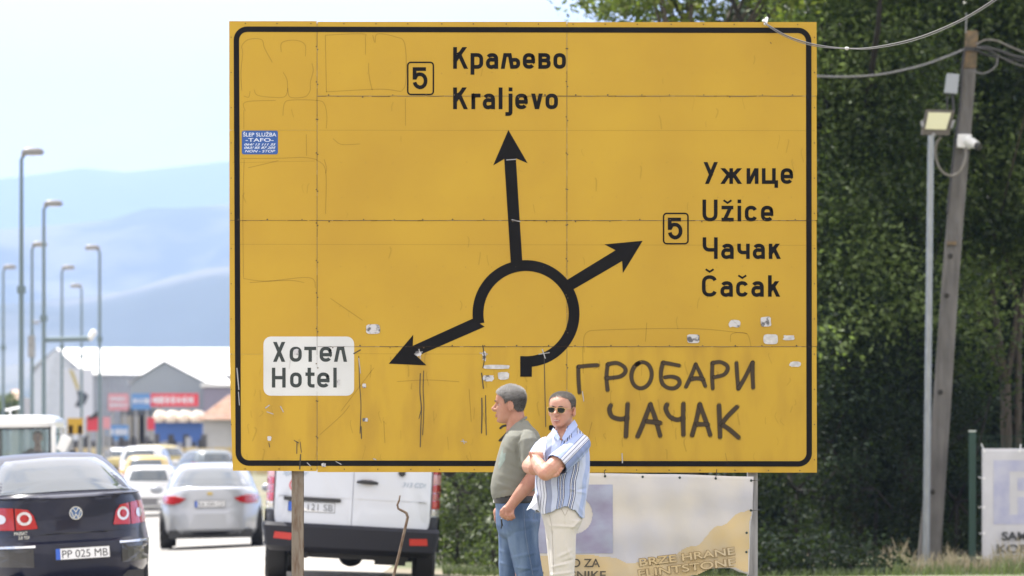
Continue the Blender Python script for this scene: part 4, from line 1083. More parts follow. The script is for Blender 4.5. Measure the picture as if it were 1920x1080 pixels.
# --- white hatchback
M_wpaint = paint('white_paint', (.72, .73, .74), 0, .3)
def simple_car(label, px, Y, m, H=1.48, W=1.72, name='white_car', lamps=True, yaw=0, estate=False, zoff=0, glass=None):
    X = (px - 960) * Y / F; k = H / 1.48
    lo = [(.20, .2, 3.9, W * .42, 5), (.32, .02, 4.05, W * .49, 4), (.60, .0, 4.1, W * .5, 4), (.68, .06, 4.1, W * .497, 4), (.92 * k, .12, 4.0, W * .48, 3.8), (.98 * k, .2, 3.8, W * .45, 3.5), (1.0 * k, .6, 3.4, W * .35, 3)]
    gr_ = [(.93 * k, .10, 3.1, W * .465, 3.6), (1.1 * k, .20, 2.9, W * .45, 3.6), (1.3 * k, .36, 2.6, W * .415, 3.5), (1.42 * k, .5, 2.4, W * .38, 3.2), (1.465 * k, .7, 2.2, W * .30, 3), (1.48 * k, 1.0, 1.9, W * .16, 2.5)]
    t, bv = car(name, label, (X, Y, gh(X, Y) + zoff), yaw, 0, lo, gr_, m, W=W, wheels=(.7, 3.2), wr=.31, L=4.1,
        rear_win=[(-.39 * W, 1.02 * k), (.39 * W, 1.02 * k), (.355 * W, 1.26 * k), (.33 * W, 1.36 * k), (-.33 * W, 1.36 * k), (-.355 * W, 1.26 * k)])
    if lamps:
        for s_ in (1, -1): patch(bv, [(s_ * W * .40, .72), (s_ * W * .47, .72), (s_ * W * .455, .98 * k), (s_ * W * .42, .98 * k)], 'y', .008, 3).build('tail_lamp', M_redlens, t)
    patch(bv, [(-.7, .34), (.7, .34), (.72, .56), (-.72, .56)], 'y', .004, 3).build('bumper_pad', mat('bumper_grey', (.16, .16, .17), .6), t)
    h = bv.ray_cast(Vector((0, -8, .72)), Vector((0, 1, 0)))[0].y
    mb = MB(); mb.box((0, h - .01, .72), (.5, .012, .11)); mb.build('number_plate', M_white, t)
    return t
simple_car('white hatchback between the navy and the silver saloon', 277, 128, M_wpaint, 1.50, 1.74)
M_taxi = paint('taxi_yellow', (.62, .42, .06))
simple_car('pale yellow van-like car behind the white hatchback', 272, 148, M_taxi, 1.66, 1.78, 'yellow_car', zoff=-.02)
simple_car('white people carrier behind the yellow car', 258, 166, M_wpaint, 1.74, 1.84, 'white_car', yaw=-6)
simple_car('dark grey car at the yellow sign edge beyond the silver saloon', 415, 168, paint('grey_paint', (.14, .17, .19)), 1.42, 1.8, 'grey_car', yaw=25)
simple_car('yellow and blue car parked behind the silver saloon', 338, 190, paint('mustard', (.42, .33, .08)), 1.55, 1.75, 'yellow_car', yaw=50)
simple_car('silver car far back beside the shop fronts', 205, 205, M_silver, 1.5, 1.75, 'silver_car', yaw=-30)

# --- white van parked at the right, close behind the sign
YV = 49.5; Xv = (653 - 960) * YV / F
van = thing('delivery_van', 'white panel van parked with closed rear doors behind the sign', 'van', (Xv, YV, gh(Xv, YV + 1) - .02), (0, R(3.0), R(1.5)), None)
M_vwhite = paint('van_white', (.55, .59, .67), 0, .4)
mb = MB(); mb.loft([(0, 2.95, .42, .93, 2.86, 9), (0, 2.95, .55, .965, 2.94, 9), (0, 2.95, .9, .985, 2.95, 10), (0, 2.97, 1.5, .975, 2.93, 10), (0, 3.0, 2.1, .93, 2.88, 9), (0, 3.02, 2.38, .88, 2.80, 8), (0, 3.05, 2.5, .78, 2.65, 6), (0, 3.1, 2.54, .6, 2.4, 5)], 96)
bv = bvh_of(mb); mb.build('body', M_vwhite, van, smooth=True, sharp=40)
M_vgrey = mat('van_bumper', (.016, .017, .024), .6, spec=.3)
def rpoly(x0, z0, x1, z1, r, corners='all', n=5):
    o = []
    for cx, cz, a0, nm in ((x1 - r, z1 - r, 0, 'tr'), (x0 + r, z1 - r, 90, 'tl'), (x0 + r, z0 + r, 180, 'bl'), (x1 - r, z0 + r, 270, 'br')):
        if corners == 'all' or nm in corners:
            for i in range(n + 1): a = R(a0 + 90 * i / n); o.append((cx + r * math.cos(a), cz + r * math.sin(a)))
        else: o.append((cx + (r if 'r' in nm else -r), cz + (r if 't' in nm else -r)))
    return o
for poly, s_ in ((rpoly(-.86, .585, -.006, 2.36, .13, ('bl', 'tl')), -1), (rpoly(.006, .585, .86, 2.36, .13, ('br', 'tr')), 1)):
    d_ = patch(bv, poly, 'y', .012, 3).build('rear_door', M_vwhite, van, smooth=True, sharp=40)
    patch(bv, [(s_ * .12, 1.52), (s_ * .72, 1.52), (s_ * .68, 2.15), (s_ * .12, 2.15)], 'y', .018, 3).build('door_window', M_glass, d_)
    patch(bv, [(s_ * .02, .955), (s_ * .82, .955), (s_ * .82, .962), (s_ * .02, .962)], 'y', .0135, 2).build('door_crease', mat('crease_grey', (.5, .51, .54), .5), d_)
hd = bv.ray_cast(Vector((.1, -8, 1.1)), Vector((0, 1, 0)))[0].y
mb = MB(); mb.tube([(.04, hd - .03, 1.150), (.10, hd - .055, 1.155), (.20, hd - .058, 1.152), (.27, hd - .03, 1.145)], [.012, .024, .024, .014], 8); mb.build('door_handle', M_dark, van, smooth=True)
mb = MB(); mb.ell((.16, hd - .014, 1.15), (.09, .006, .05)); mb.build('handle_cup', mat('cup', (.5, .5, .53), .5), van, smooth=True)
mb = MB(); mb.lathe((.535, hd - .012, 1.275), [(.04, 0), (.04, -.02), (.028, -.026)], 18, 'y'); mb.build('fuel_badge', M_dark, van)
mb = MB(); mb.box((-.45, hd - .035, .93), (.64, .045, .042)); mb.build('plate_light_bar', M_dark, van, bevel=.01)
plate(van, -.455, hd - .022, .845, .52, 'PP 121 SB')
mb = MB(); yring(mb, (-.64, hd - .016, 1.08), .075, .014); mb.build('speed_sticker', mat('sticker_red', (.6, .05, .05), .5), van)
font_text('lettering', '80', .075, (-.685, hd - .0165, 1.055), M_text, van, bold=.001)
M_script = mat('badge_blue', (.22, .30, .40), .4, .5)
font_text('lettering', 'Sprinter', .085, (-.80, hd - .018, 1.19), M_script, van, bold=0, shear=.3)
font_text('lettering', '313 CDI', .075, (.54, hd - .018, 1.12), M_script, van, bold=0, shear=.3)
for s_ in (1, -1):
    for z0, z1, m_, nm in ((.82, .885, M_clearlens, 'reversing_lamp'), (.89, .985, M_redlens, 'tail_lamp'), (.99, 1.07, mat('lens_dull', (.32, .03, .04), .2, coat=1.0), 'tail_lamp'), (1.075, 1.16, M_redlens, 'tail_lamp'), (1.165, 1.27, mat('lens_pink', (.50, .26, .26), .3, coat=.5), 'turn_lamp'), (1.275, 1.46, M_redlens, 'tail_lamp')):
        patch(bv, [(s_ * .875, z0), (s_ * .962, z0), (s_ * .962, z1), (s_ * .875, z1)], 'y', .016, 2).build(nm, m_, van)
    patch(bv, [(s_ * .870, .80), (s_ * .872, 1.48), (s_ * .866, 1.48), (s_ * .864, .80)], 'y', .004, 2).build('panel_gap', M_dark, van)
mb = MB(); mb.loft([(0, .25, .34, .90, .22, 6), (0, .22, .40, .955, .27, 7), (0, .20, .62, .99, .28, 7), (0, .22, .66, .985, .26, 7)], 64)
bm_ = bvh_of(mb); mb.build('bumper', M_vgrey, van, smooth=True, sharp=40)
for s_ in (1, -1):
    patch(bv, [(s_ * .78, .60), (s_ * .985, .60), (s_ * .985, .80), (s_ * .872, .80), (s_ * .85, .68)], 'y', .017, 3).build('bumper_corner', M_vgrey, van)
    patch(bm_, [(s_ * .66, .47), (s_ * .86, .48), (s_ * .85, .555), (s_ * .655, .545)], 'y', .006, 2).build('reflector', mat('reflector_red', (.42, .015, .01), .3, coat=.4), van)
    for yw in (1.05, 4.75):
        patch(bv, [(yw + .42 * math.cos(a), .34 + .42 * math.sin(a)) for a in np.linspace(.2, math.pi - .2, 14)], 'x', .003, 3, s_).build('wheel_arch', M_dark, van)
    for yw in (1.0, 4.75): wheel(van, s_ * .84, yw, .345, .24, M_greysteel)
    mb = MB(); mb.ell((s_ * 1.12, 4.9, 1.45), (.12, .08, .19)); mb.build('wing_mirror', M_dark, van, smooth=True)
    mb = MB(); mb.box((s_ * .93, 2.8, .5), (.14, 3.0, .22)); mb.build('sill', M_vgrey, van)
mb = MB(); mb.box((0, 1.6, .36), (1.3, 2.6, .16)); mb.tube([(-.5, .9, .33), (-.5, .2, .30)], .035, 10); mb.tube([(-.7, 1.05, .32), (.7, 1.05, .32)], .05, 10); mb.ell((0, 1.05, .30), (.14, .14, .12)); mb.box((.45, .8, .30), (.35, .6, .14)); mb.build('underbody', M_dark, van)

# --- white light truck coming the other way, driver at the wheel
YT = 72.0; Xt = (-4 - 960) * YT / F
trk = thing('light_truck', 'white cab-over truck coming towards the camera at the left edge', 'truck', (Xt, YT, gh(Xt, YT) ), (0, R(-.8), 0)); trk.scale = (1, 1, 1.055)
M_twhite = paint('truck_white', (.76, .77, .77), 0, .4)
mb = MB(); mb.loft([(0, .95, 2.06, .93, .98, 7), (0, .95, 2.13, .955, .99, 7), (0, .97, 2.2, .94, .96, 6), (0, 1.0, 2.245, .86, .88, 5), (0, 1.05, 2.255, .6, .6, 4)], 56); mb.build('roof', M_twhite, trk, smooth=True, sharp=40)
mb = MB(); mb.box((0, .06, .95), (1.86, .12, .95)); mb.box((-.93, .95, .95), (.06, 1.8, .95)); mb.box((.93, .95, .95), (.06, 1.8, .95)); mb.build('cab_shell', M_twhite, trk, bevel=.03)
for s_ in (1, -1):
    for c_, d_ in (((s_ * .925, .12, 1.75), (.075, .12, .66)), ((s_ * .925, 1.05, 1.75), (.05, .12, .66)), ((s_ * .91, 1.84, 1.75), (.08, .10, .66))):
        mb = MB(); mb.box(c_, d_); mb.build('pillar', M_twhite, trk, bevel=.01)
mb = MB(); mb.box((0, 1.84, 1.2), (1.8, .06, .85)); mb.build('rear_panel', M_twhite, trk, bevel=.01)
mb = MB(); mb.box((-.18, 1.80, 1.75), (.13, .05, .66)); mb.box((.0, .10, 2.045), (1.78, .06, .035)); mb.box((.86, .09, 1.72), (.03, .05, .62)); mb.box((0, .08, 1.44), (1.8, .05, .03)); mb.build('window_rubber', M_dark, trk)
M_clear = bpy.data.materials.new('clear_glass'); M_clear.use_nodes = True
n_ = M_clear.node_tree; n_.nodes.clear(); o_ = n_.nodes.new('ShaderNodeOutputMaterial'); a_ = n_.nodes.new('ShaderNodeBsdfTransparent'); g_ = n_.nodes.new('ShaderNodeBsdfGlossy'); x_ = n_.nodes.new('ShaderNodeMixShader')
a_.inputs['Color'].default_value = (.78, .84, .84, 1); g_.inputs['Roughness'].default_value = .02; x_.inputs['Fac'].default_value = .05
n_.links.new(a_.outputs[0], x_.inputs[1]); n_.links.new(g_.outputs[0], x_.inputs[2]); n_.links.new(x_.outputs[0], o_.inputs['Surface'])
mb = MB(); mb.box((0, .10, 1.74), (1.76, .006, .60), Matrix.Rotation(R(-4), 3, 'X')); mb.build('windscreen', M_clear, trk)
mb = MB(); mb.box((0, 1.84, 1.74), (1.72, .006, .60)); mb.build('rear_window', M_clear, trk)
for s_ in (1, -1):
    mb = MB(); mb.box((s_ * .93, .6, 1.74), (.006, .8, .6)); mb.build('side_window', M_clear, trk)
    mb = MB(); mb.tube([(s_ * .95, .1, 1.95), (s_ * 1.10, .02, 1.95), (s_ * 1.13, .0, 1.55), (s_ * .95, .1, 1.4)], .012, 6); mb.build('mirror_arm', M_dark, trk)
    mb = MB(); mb.box((s_ * 1.10, -.02, 1.80), (.17, .06, .26), Matrix.Rotation(R(28 * s_), 3, 'Y')); mb.build('mirror', M_twhite, trk, bevel=.02)
    mb = MB(); mb.box((s_ * 1.22, .25, 1.58), (.10, .05, .26)); mb.build('mirror', M_dark, trk, bevel=.02)
    wheel(trk, s_ * .80, .95, .36, .22, M_greysteel); wheel(trk, s_ * .80, 4.4, .36, .30, M_greysteel)
    mb = MB(); mb.lathe((s_ * .70, -.005, .80), [(.10, 0), (.10, -.02), (.06, -.04)], 20, 'y'); mb.build('headlight', M_clearlens, trk)
    mb = MB(); mb.box((s_ * .45, 1.2, 1.30), (.5, .14, .55)); mb.ell((s_ * .45, 1.22, 1.66), (.12, .05, .09)); mb.box((s_ * .45, .95, 1.05), (.5, .5, .14)); mb.build('seat', M_interior, trk, bevel=.03)
mb = MB(); mb.box((0, -.03, .52), (1.86, .12, .24)); mb.build('bumper', M_vgrey, trk, bevel=.03)
mb = MB(); mb.box((0, .30, 1.28), (1.7, .3, .2)); mb.build('dashboard', M_interior, trk, bevel=.04)
mb = MB(); V = []
for i in range(24): a = 2 * math.pi * i / 24; V.append((.45 + .2 * math.cos(a), .52 + .06 * math.sin(a), 1.42 + .17 * math.sin(a)))
mb.tube(V + [V[0]], .014, 6); mb.build('steering_wheel', M_dark, trk)
mb = MB(); mb.box((0, 3.6, .75), (.8, 3.6, .16)); mb.build('chassis', M_dark, trk)
mb = MB(); mb.box((0, 4.0, .98), (1.9, 3.4, .06)); mb.box((-.94, 4.0, 1.16), (.03, 3.4, .34)); mb.box((.94, 4.0, 1.16), (.03, 3.4, .34)); mb.box((0, 5.7, 1.16), (1.9, .03, .34)); mb.box((0, 2.3, 1.16), (1.9, .03, .34)); mb.build('load_bed', M_greysteel, trk)
mb = MB(); mb.tube([(.10, 1.2, 2.25), (.1, 1.2, 2.34)], .02, 6); mb.box((.14, 1.2, 2.37), (.24, .10, .045), Matrix.Rotation(R(-10), 3, 'Y')); mb.build('roof_beacon', M_twhite, trk)
# ------------------------------------------------------------ street lamps
M_lpole = mat('lamp_pole_grey', (.14, .19, .21), .5, .3)
M_lhead = mat('lamp_head_grey', (.22, .22, .225), .4)
def lampY(px, py, H):
    Y = 60
    while Y < 600:
        q = P(px, py, Y)
        if q.z - gh(q.x, Y) >= H: return Y
        Y += 1
    return Y
lamps = [(40, 289, 1, 43, 'tallest street lamp near the left edge, its head pointing right', True), (82, 385, 1, 36, 'street lamp carrying a horizontal side arm, second tallest at the left', False),
         (60, 461, 1, 28, 'street lamp with pale head between the two tallest lamps', False), (6, 503, 1, 22, 'street lamp cut by the left picture edge', False),
         (116, 504, 1, 9, 'small distant street lamp right of the side arm lamp', False), (153, 538, -1, 15, 'distant street lamp with its head pointing left above the warehouse gable', False),
         (187, 467, -1, 20, 'thin street lamp nearest the yellow sign, head pointing left', False), (60, 606, 1, 9, 'lowest and farthest street lamp at the left', False)]
for px, py, d, wpx, lab, _ in lamps:
    Y = lampY(px, py, 8.6); q = P(px, py, Y); z0 = gh(q.x, Y)
    t = thing('street_lamp', lab, 'street lamp', (q.x, Y, z0), group='street lamps along the road')
    H = q.z - z0; s = Y / F; W = max(wpx * s, .5)
    mb = MB(); mb.tube([(0, 0, 0), (0, 0, H * .36), (0, 0, H - .12), (d * .06, 0, H - .02)], [.075, .06, .045, .035], 12)
    mb.lathe((0, 0, 0), [(.17, 0), (.17, .5), (.11, .58)], 14); mb.lathe((0, 0, H * .64), [(.10, 0), (.10, .16)], 12)
    mb.build('pole', M_lpole, t, smooth=True, sharp=40)
    mb = MB(); mb.loft([(d * W * .5, 0, H - .02, W * .44, .10, 3), (d * W * .5, 0, H + .04, W * .50, .13, 3), (d * W * .5, 0, H + .10, W * .46, .12, 3), (d * W * .52, 0, H + .14, W * .30, .08, 2.5)], 24); mb.tube([(0, 0, H - .04), (d * W * .3, 0, H + .05)], .05, 8)
    hd_ = mb.build('lamp_head', M_lhead, t, smooth=True, sharp=50)
    mb = MB(); mb.box((d * W * .55, 0, H - .025), (W * .5, .14, .02)); mb.build('lamp_glass', M_clearlens, hd_)
    if px == 82:
        z = P(82, 637, Y).z - z0; e = P(168, 635, Y).x - q.x
        mb = MB(); mb.tube([(0, 0, z), (e, 0, z + .03)], .07, 8); mb.build('side_arm', M_lpole, t)
        mb = MB(); mb.tube([(e - .02, 0, z + .0), (e + .10, 0, z + .18)], [.07, .09], 10); mb.ell((e + .11, -.02, z + .19), (.09, .09, .09)); mb.build('traffic_camera', M_camw, t, smooth=True)
    if px == 60 and py < 500:
        mb = MB(); zz = P(60, 650, Y).z - z0; mb.box((0, -.12, zz), (.22, .18, .7)); mb.build('control_box', M_greysteel, t)

# ------------------------------------------------------------ warehouses and shops in the distance
M_wall = mat('warehouse_wall', (.34, .36, .41), .7, var=.12, vscale=.4, aniso=(1, 1, 6))
M_wall2 = mat('hall_wall', (.26, .29, .325), .7, var=.1, vscale=.4)
M_roofw = mat('white_sheet_roof', (.80, .80, .80), .6)
def poly3(mb, pts): mb.add(pts, [tuple(range(len(pts)))])
def G(px, Y): q = P(px, 0, Y); return Vector((q.x, Y, gh(q.x, Y) - .3))
wh = thing('warehouse', 'long grey warehouse with white gabled roof far behind the shops', 'warehouse', G(300, 410))
def lw(mb, name, m, root, **k): return mb.build(name, m, root, world=True, **k)
A_, Rl, Bk = P(168, 700, 400), P(105, 655, 414), P(60, 694, 428)
A2, R2_, B2 = P(640, 703, 404), P(600, 655, 418), P(560, 694, 432)
def down(v): return Vector((v.x, v.y, gh(v.x, v.y) - .3))
mb = MB(); poly3(mb, [down(A_), down(Bk), Bk, Rl, A_]); poly3(mb, [down(A_), down(A2), A2, A_]); poly3(mb, [down(A2), down(B2), B2, R2_, A2]); poly3(mb, [down(Bk), down(B2), B2, Bk]); lw(mb, 'wall', M_wall, wh)
mb = MB(); o1 = Vector((-.3, -.5, -.15)); up = Vector((0, 0, .12))
for a, b, c, d in ((A_ + o1, A2 + o1, R2_ + up, Rl + up), (Bk + Vector((-.3, .5, -.15)), B2, R2_ + up, Rl + up)):
    poly3(mb, [a + up, b + up, c, d]); poly3(mb, [a, b, b + up, a + up])
r_ = lw(mb, 'roof', M_roofw, wh)
mb = MB()
for px in range(180, 640, 14): q = P(px, 702, 399.8); mb.box((q.x, q.y + .1, (q.z + gh(q.x, 400)) / 2), (.12, .12, q.z - gh(q.x, 400) - .2))
lw(mb, 'wall_rib', M_wall2, wh)
hall = thing('warehouse', 'smaller grey gabled hall standing in front of the long warehouse', 'warehouse', G(310, 385), group=None)
pk, el, er = P(308, 678, 385), P(245, 718, 385), P(380, 716, 385)
bk = Vector((2.2, 14, 0))
mb = MB(); poly3(mb, [down(el), down(er), er, pk, el]); poly3(mb, [down(er), down(er + bk), er + bk, er]); poly3(mb, [down(el), down(el + bk), el + bk, el]); poly3(mb, [down(el + bk), down(er + bk), er + bk, pk + bk, el + bk]); lw(mb, 'wall', M_wall2, hall)
mb = MB(); e = Vector((0, -.35, .1))
poly3(mb, [er + e + Vector((.3, 0, -.15)), er + bk + Vector((.3, 0, -.05)), pk + bk + Vector((0, 0, .1)), pk + e]); poly3(mb, [el + e + Vector((-.3, 0, -.15)), el + bk, pk + bk + Vector((0, 0, .1)), pk + e]); lw(mb, 'roof', M_roofw, hall)
annex = thing('shed', 'low lilac grey shed with white roof right of the gabled hall', 'shed', G(420, 380))
q0, q1 = P(381, 730, 379), P(560, 730, 379)
mb = MB(); mb.box(((q0.x + q1.x) / 2, 382, (q0.z + gh(q0.x, 380)) / 2), (q1.x - q0.x, 6, q0.z - gh(q0.x, 380) + .4)); lw(mb, 'wall', mat('annex_wall', (.21, .19, .25), .7), annex)
mb = MB(); mb.box(((q0.x + q1.x) / 2, 382, q0.z + .35), (q1.x - q0.x + .4, 6.6, .25)); lw(mb, 'roof', M_roofw, annex)
def board(name, label, cat, x0, y0, x1, y1, Y, m, th=.15, post=True, extra=None):
    c = G((x0 + x1) / 2, Y); t = thing(name, label, cat, c)
    a, b = P(x0, y0, Y), P(x1, y1, Y)
    mb = MB(); mb.box(((a.x + b.x) / 2, Y, (a.z + b.z) / 2), (b.x - a.x, th, a.z - b.z)); lw(mb, 'panel', m, t)
    if post:
        for xx in ((a.x * .8 + b.x * .2), (a.x * .2 + b.x * .8)):
            mb = MB(); z0 = gh(xx, Y) - .2; mb.box((xx, Y + th, (z0 + b.z + .3) / 2), (.14, .12, b.z + .3 - z0)); lw(mb, 'post', M_greysteel, t)
    return t
def bars(t, x0, y0, x1, y1, Y, m, n, seed):
    """unreadable far print as small raised pieces of lettering"""
    r = random.Random(seed); mb = MB(); x = x0
    while x < x1:
        w_ = r.uniform(2.0, 3.6); h_ = (y1 - y0) * r.uniform(.7, 1)
        a = P(x, (y0 + y1) / 2, Y); mb.box((a.x + w_ * Y / F / 2, Y - .1, a.z), (w_ * Y / F, .04, h_ * Y / F)); x += w_ + r.choice((1.2, 1.2, 3.5))
    lw(mb, 'lettering', m, t)
M_sred = mat('sign_red', (.48, .03, .05), .5); M_sblue = mat('sign_blue', (.08, .20, .42), .5); M_pink = mat('sign_pink', (.48, .22, .25), .6); M_pw = mat('pale_board', (.52, .55, .62), .6)
t = board('billboard', 'tall pale advertising board behind the truck with a dark and yellow picture', 'billboard', 116, 692, 174, 785, 262, M_pw)
def bl(t, pts, Y, m, nm, off=.1):
    mb = MB(); v = [P(x, y, Y - off) for x, y in pts]; v2 = [p + Vector((0, .04, 0)) for p in v]; n = len(v)
    mb.add(v + v2, [tuple(range(n)), tuple(range(2 * n - 1, n - 1, -1))] + [(i, (i + 1) % n, n + (i + 1) % n, n + i) for i in range(n)]); lw(mb, nm, m, t)
bl(t, [(129, 692), (137, 695), (149, 728), (144, 732)], 262, mat('picture_yellow', (.42, .36, .16), .6), 'printed_picture'); bl(t, [(144, 732), (156, 734), (166, 742), (160, 756), (152, 764), (140, 762), (147, 748)], 262, M_wall2 if 0 else mat('picture_dark', (.05, .06, .08), .6), 'printed_picture')
t = board('shop_sign', 'faded pink shop sign left of the blue one', 'shop sign', 203, 738, 241, 770, 250, M_pink); bars(t, 207, 744, 238, 752, 250, M_pw, 8, 1); bars(t, 207, 756, 238, 763, 250, M_pw, 8, 2)
t = board('shop_sign', 'upper blue shop sign joined to the long red one', 'shop sign', 247, 738, 282, 768, 250, M_sblue); bars(t, 250, 747, 280, 757, 250, M_pw, 8, 3)
t = board('shop_sign', 'long red shop sign with white lettering', 'shop sign', 282.5, 738, 372, 762, 250, M_sred); bars(t, 286, 743, 362, 757, 250, M_pw, 20, 4)
t = board('shop_sign', 'lower pale blue shop sign above the parked cars', 'shop sign', 198, 797, 241, 826, 240, M_sblue); bars(t, 202, 804, 238, 816, 240, M_pw, 8, 5)
board('road_sign', 'small ochre road sign beside the truck cab', 'road sign', 127, 784, 156, 814, 150, M_yellow, th=.04)
t = board('flag_banner', 'red flag banner with dark top, right of the ochre sign', 'flag', 163, 780, 187, 808, 200, M_sred, th=.05); bl(t, [(163, 785), (187, 768), (187, 780), (170, 786)], 200, M_dark, 'flag_top')
board('flag_banner', 'narrow pink flag banner above the lower blue sign', 'flag', 193, 782, 207, 804, 205, M_pink, th=.05)
board('flag_banner', 'small red flag left of the blue wall', 'flag', 276, 783, 290, 806, 235, M_sred, th=.05)
# shop block under the signs
shop = thing('shop_building', 'dark fronted market shop under the red and blue signs', 'shop', G(300, 256))
a, b = P(225, 770, 254), P(282, 850, 254); mb = MB(); mb.box(((a.x + b.x) / 2, 257, (a.z + gh(a.x, 254)) / 2), (b.x - a.x, 5, a.z - gh(a.x, 254) + .4)); lw(mb, 'wall', mat('shop_dark', (.06, .07, .075), .6), shop)
mb = MB()
for i, px in enumerate((238, 258, 272)): q = P(px, 812, 254); mb.box((q.x, 254.4, q.z), (.7, .1, 2.0))
lw(mb, 'door', mat('shop_door', (.25, .24, .20), .6), shop)
bw = thing('market_hall', 'low market hall with blue wall and four cream roof humps', 'market hall', G(330, 246))
a, b = P(284, 793, 246), P(378, 832, 246); mb = MB(); mb.box(((a.x + b.x) / 2, 249, (a.z + gh(a.x, 246)) / 2), (b.x - a.x, 5, a.z - gh(a.x, 246) + .4)); lw(mb, 'wall', mat('blue_wall', (.035, .10, .33), .55), bw)
for i, px in enumerate((296, 320, 343, 367)):
    q = P(px, 792, 246); mb = MB(); mb.loft([(q.x, 248.4, q.z, .36, 2.45, 5), (q.x, 248.4, q.z + .3, .36, 2.45, 4), (q.x, 248.4, q.z + .55, .27, 2.3, 3), (q.x, 248.4, q.z + .66, .12, 2.1, 3)], 28); lw(mb, 'roof_hump', mat('cream_roof', (.70, .60, .50), .6) if i == 0 else bpy.data.materials['cream_roof'], bw, smooth=True)
hs = thing('house', 'house with orange tiled roof and pale walls at the sign edge', 'house', G(410, 235))
a, b = P(381, 786, 235), P(470, 850, 235); mb = MB(); mb.box(((a.x + b.x) / 2, 239, (a.z + gh(a.x, 235)) / 2), (b.x - a.x, 8, a.z - gh(a.x, 235) + .4)); lw(mb, 'wall', mat('house_wall', (.42, .42, .43), .8, var=.2, vscale=1), hs)
M_tile = mat('orange_tiles', (.46, .27, .19), .8, col2=(.55, .42, .34), vscale=3)
r0, r1, r2, r3 = P(369, 787, 234.5), P(474, 787, 234.5), P(474, 741, 239), P(430, 741, 239)
mb = MB(); poly3(mb, [r0, r1, r2, r3]); poly3(mb, [r0, r3, r0 + Vector((0, 9, 0))]); poly3(mb, [r2, r3, r0 + Vector((0, 9, 0)), r1 + Vector((0, 9, 0))]); 
for k in range(22):
    t = k / 22; a = r0.lerp(r3, t) + Vector((0, -.02, .03)); b = r1.lerp(r2, t) + Vector((0, -.02, .03)); mb.tube([a, b], .035, 5)
lw(mb, 'roof', M_tile, hs)
h2 = thing('house', 'small distant house with orange roof at the far left', 'house', G(28, 300))
a, b = P(18, 750, 300), P(42, 800, 300); mb = MB(); mb.box(((a.x + b.x) / 2, 303, (a.z + gh(a.x, 300)) / 2), (b.x - a.x, 5, a.z - gh(a.x, 300) + .4)); lw(mb, 'wall', bpy.data.materials['house_wall'], h2)
mb = MB(); poly3(mb, [P(15, 752, 299.5), P(45, 752, 299.5), P(38, 731, 303), P(22, 731, 303)]); poly3(mb, [P(15, 752, 299.5), P(22, 731, 303), P(15, 752, 306)]); poly3(mb, [P(45, 752, 299.5), P(38, 731, 303), P(45, 752, 306)]); lw(mb, 'roof', M_tile, h2)
hw_ = thing('hoarding', 'low ochre hoarding running behind the parked cars', 'hoarding', G(260, 215))
M_och = mat('ochre_board', (.42, .31, .13), .7, col2=(.50, .42, .24), vscale=1.5)
for x0 in range(140, 480, 26):
    a, b = P(x0, 838 + (x0 % 3), 215), P(x0 + 24, 880, 215); mb = MB(); z0 = gh(a.x, 215) - .1; mb.box(((a.x + b.x) / 2, 215, (a.z + z0) / 2), (b.x - a.x, .05, a.z - z0)); lw(mb, 'panel', M_och, hw_)
fc = thing('fence', 'dark railing and stacked goods above the ochre hoarding', 'fence', G(260, 222))
M_gd = mat('dark_goods', (.09, .09, .10), .8, var=.4, vscale=2); r = random.Random(5)
for x0 in range(140, 384, 9):
    a = P(x0 + r.uniform(-2, 2), r.uniform(812, 830), 222); z0 = gh(a.x, 222) - .1; mb = MB(); mb.box((a.x, 222 + r.uniform(-.5, .5), (a.z + z0) / 2), (r.uniform(.16, .3), .2, a.z - z0)); lw(mb, 'upright', r.choice((M_gd, M_gd, M_wall, M_dark)), fc)

# ------------------------------------------------------------ vegetation
def leafmat(name, c1, c2, rough=.42, tr=.35, sp=.6):
    m = bpy.data.materials.new(name); m.use_nodes = True; n = m.node_tree; n.nodes.clear()
    o = n.nodes.new('ShaderNodeOutputMaterial'); b = n.nodes.new('ShaderNodeBsdfPrincipled'); t = n.nodes.new('ShaderNodeBsdfTranslucent'); x = n.nodes.new('ShaderNodeMixShader')
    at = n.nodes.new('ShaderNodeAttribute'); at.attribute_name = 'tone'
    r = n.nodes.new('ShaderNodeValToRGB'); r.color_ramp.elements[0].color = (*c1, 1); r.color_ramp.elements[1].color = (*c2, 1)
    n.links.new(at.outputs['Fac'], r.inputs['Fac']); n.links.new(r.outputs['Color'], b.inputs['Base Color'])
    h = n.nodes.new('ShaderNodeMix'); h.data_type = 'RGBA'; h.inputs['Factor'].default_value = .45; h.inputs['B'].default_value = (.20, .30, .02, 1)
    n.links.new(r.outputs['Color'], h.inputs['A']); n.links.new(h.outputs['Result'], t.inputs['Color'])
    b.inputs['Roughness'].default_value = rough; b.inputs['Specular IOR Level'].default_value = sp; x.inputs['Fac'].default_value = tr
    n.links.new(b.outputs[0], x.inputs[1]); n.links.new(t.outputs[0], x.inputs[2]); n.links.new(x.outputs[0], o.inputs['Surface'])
    return m
M_leafA = leafmat('leaf_light', (.060, .100, .018), (.24, .27, .055), tr=.5)
M_leafB = leafmat('leaf_dense', (.011, .027, .010), (.25, .34, .115), .42, .5, .5)
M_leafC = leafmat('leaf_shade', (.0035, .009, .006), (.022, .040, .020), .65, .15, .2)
M_leafD = leafmat('leaf_bush', (.006, .014, .006), (.13, .17, .065), .5, .3, .35)
M_barkd = mat('bark_dark', (.022, .019, .016), .9, var=.3, vscale=6)
M_bark = mat('bark', (.10, .085, .066), .9, col2=(.055, .046, .037), vscale=6, aniso=(3, 3, .6), bump=.5, bscale=25)
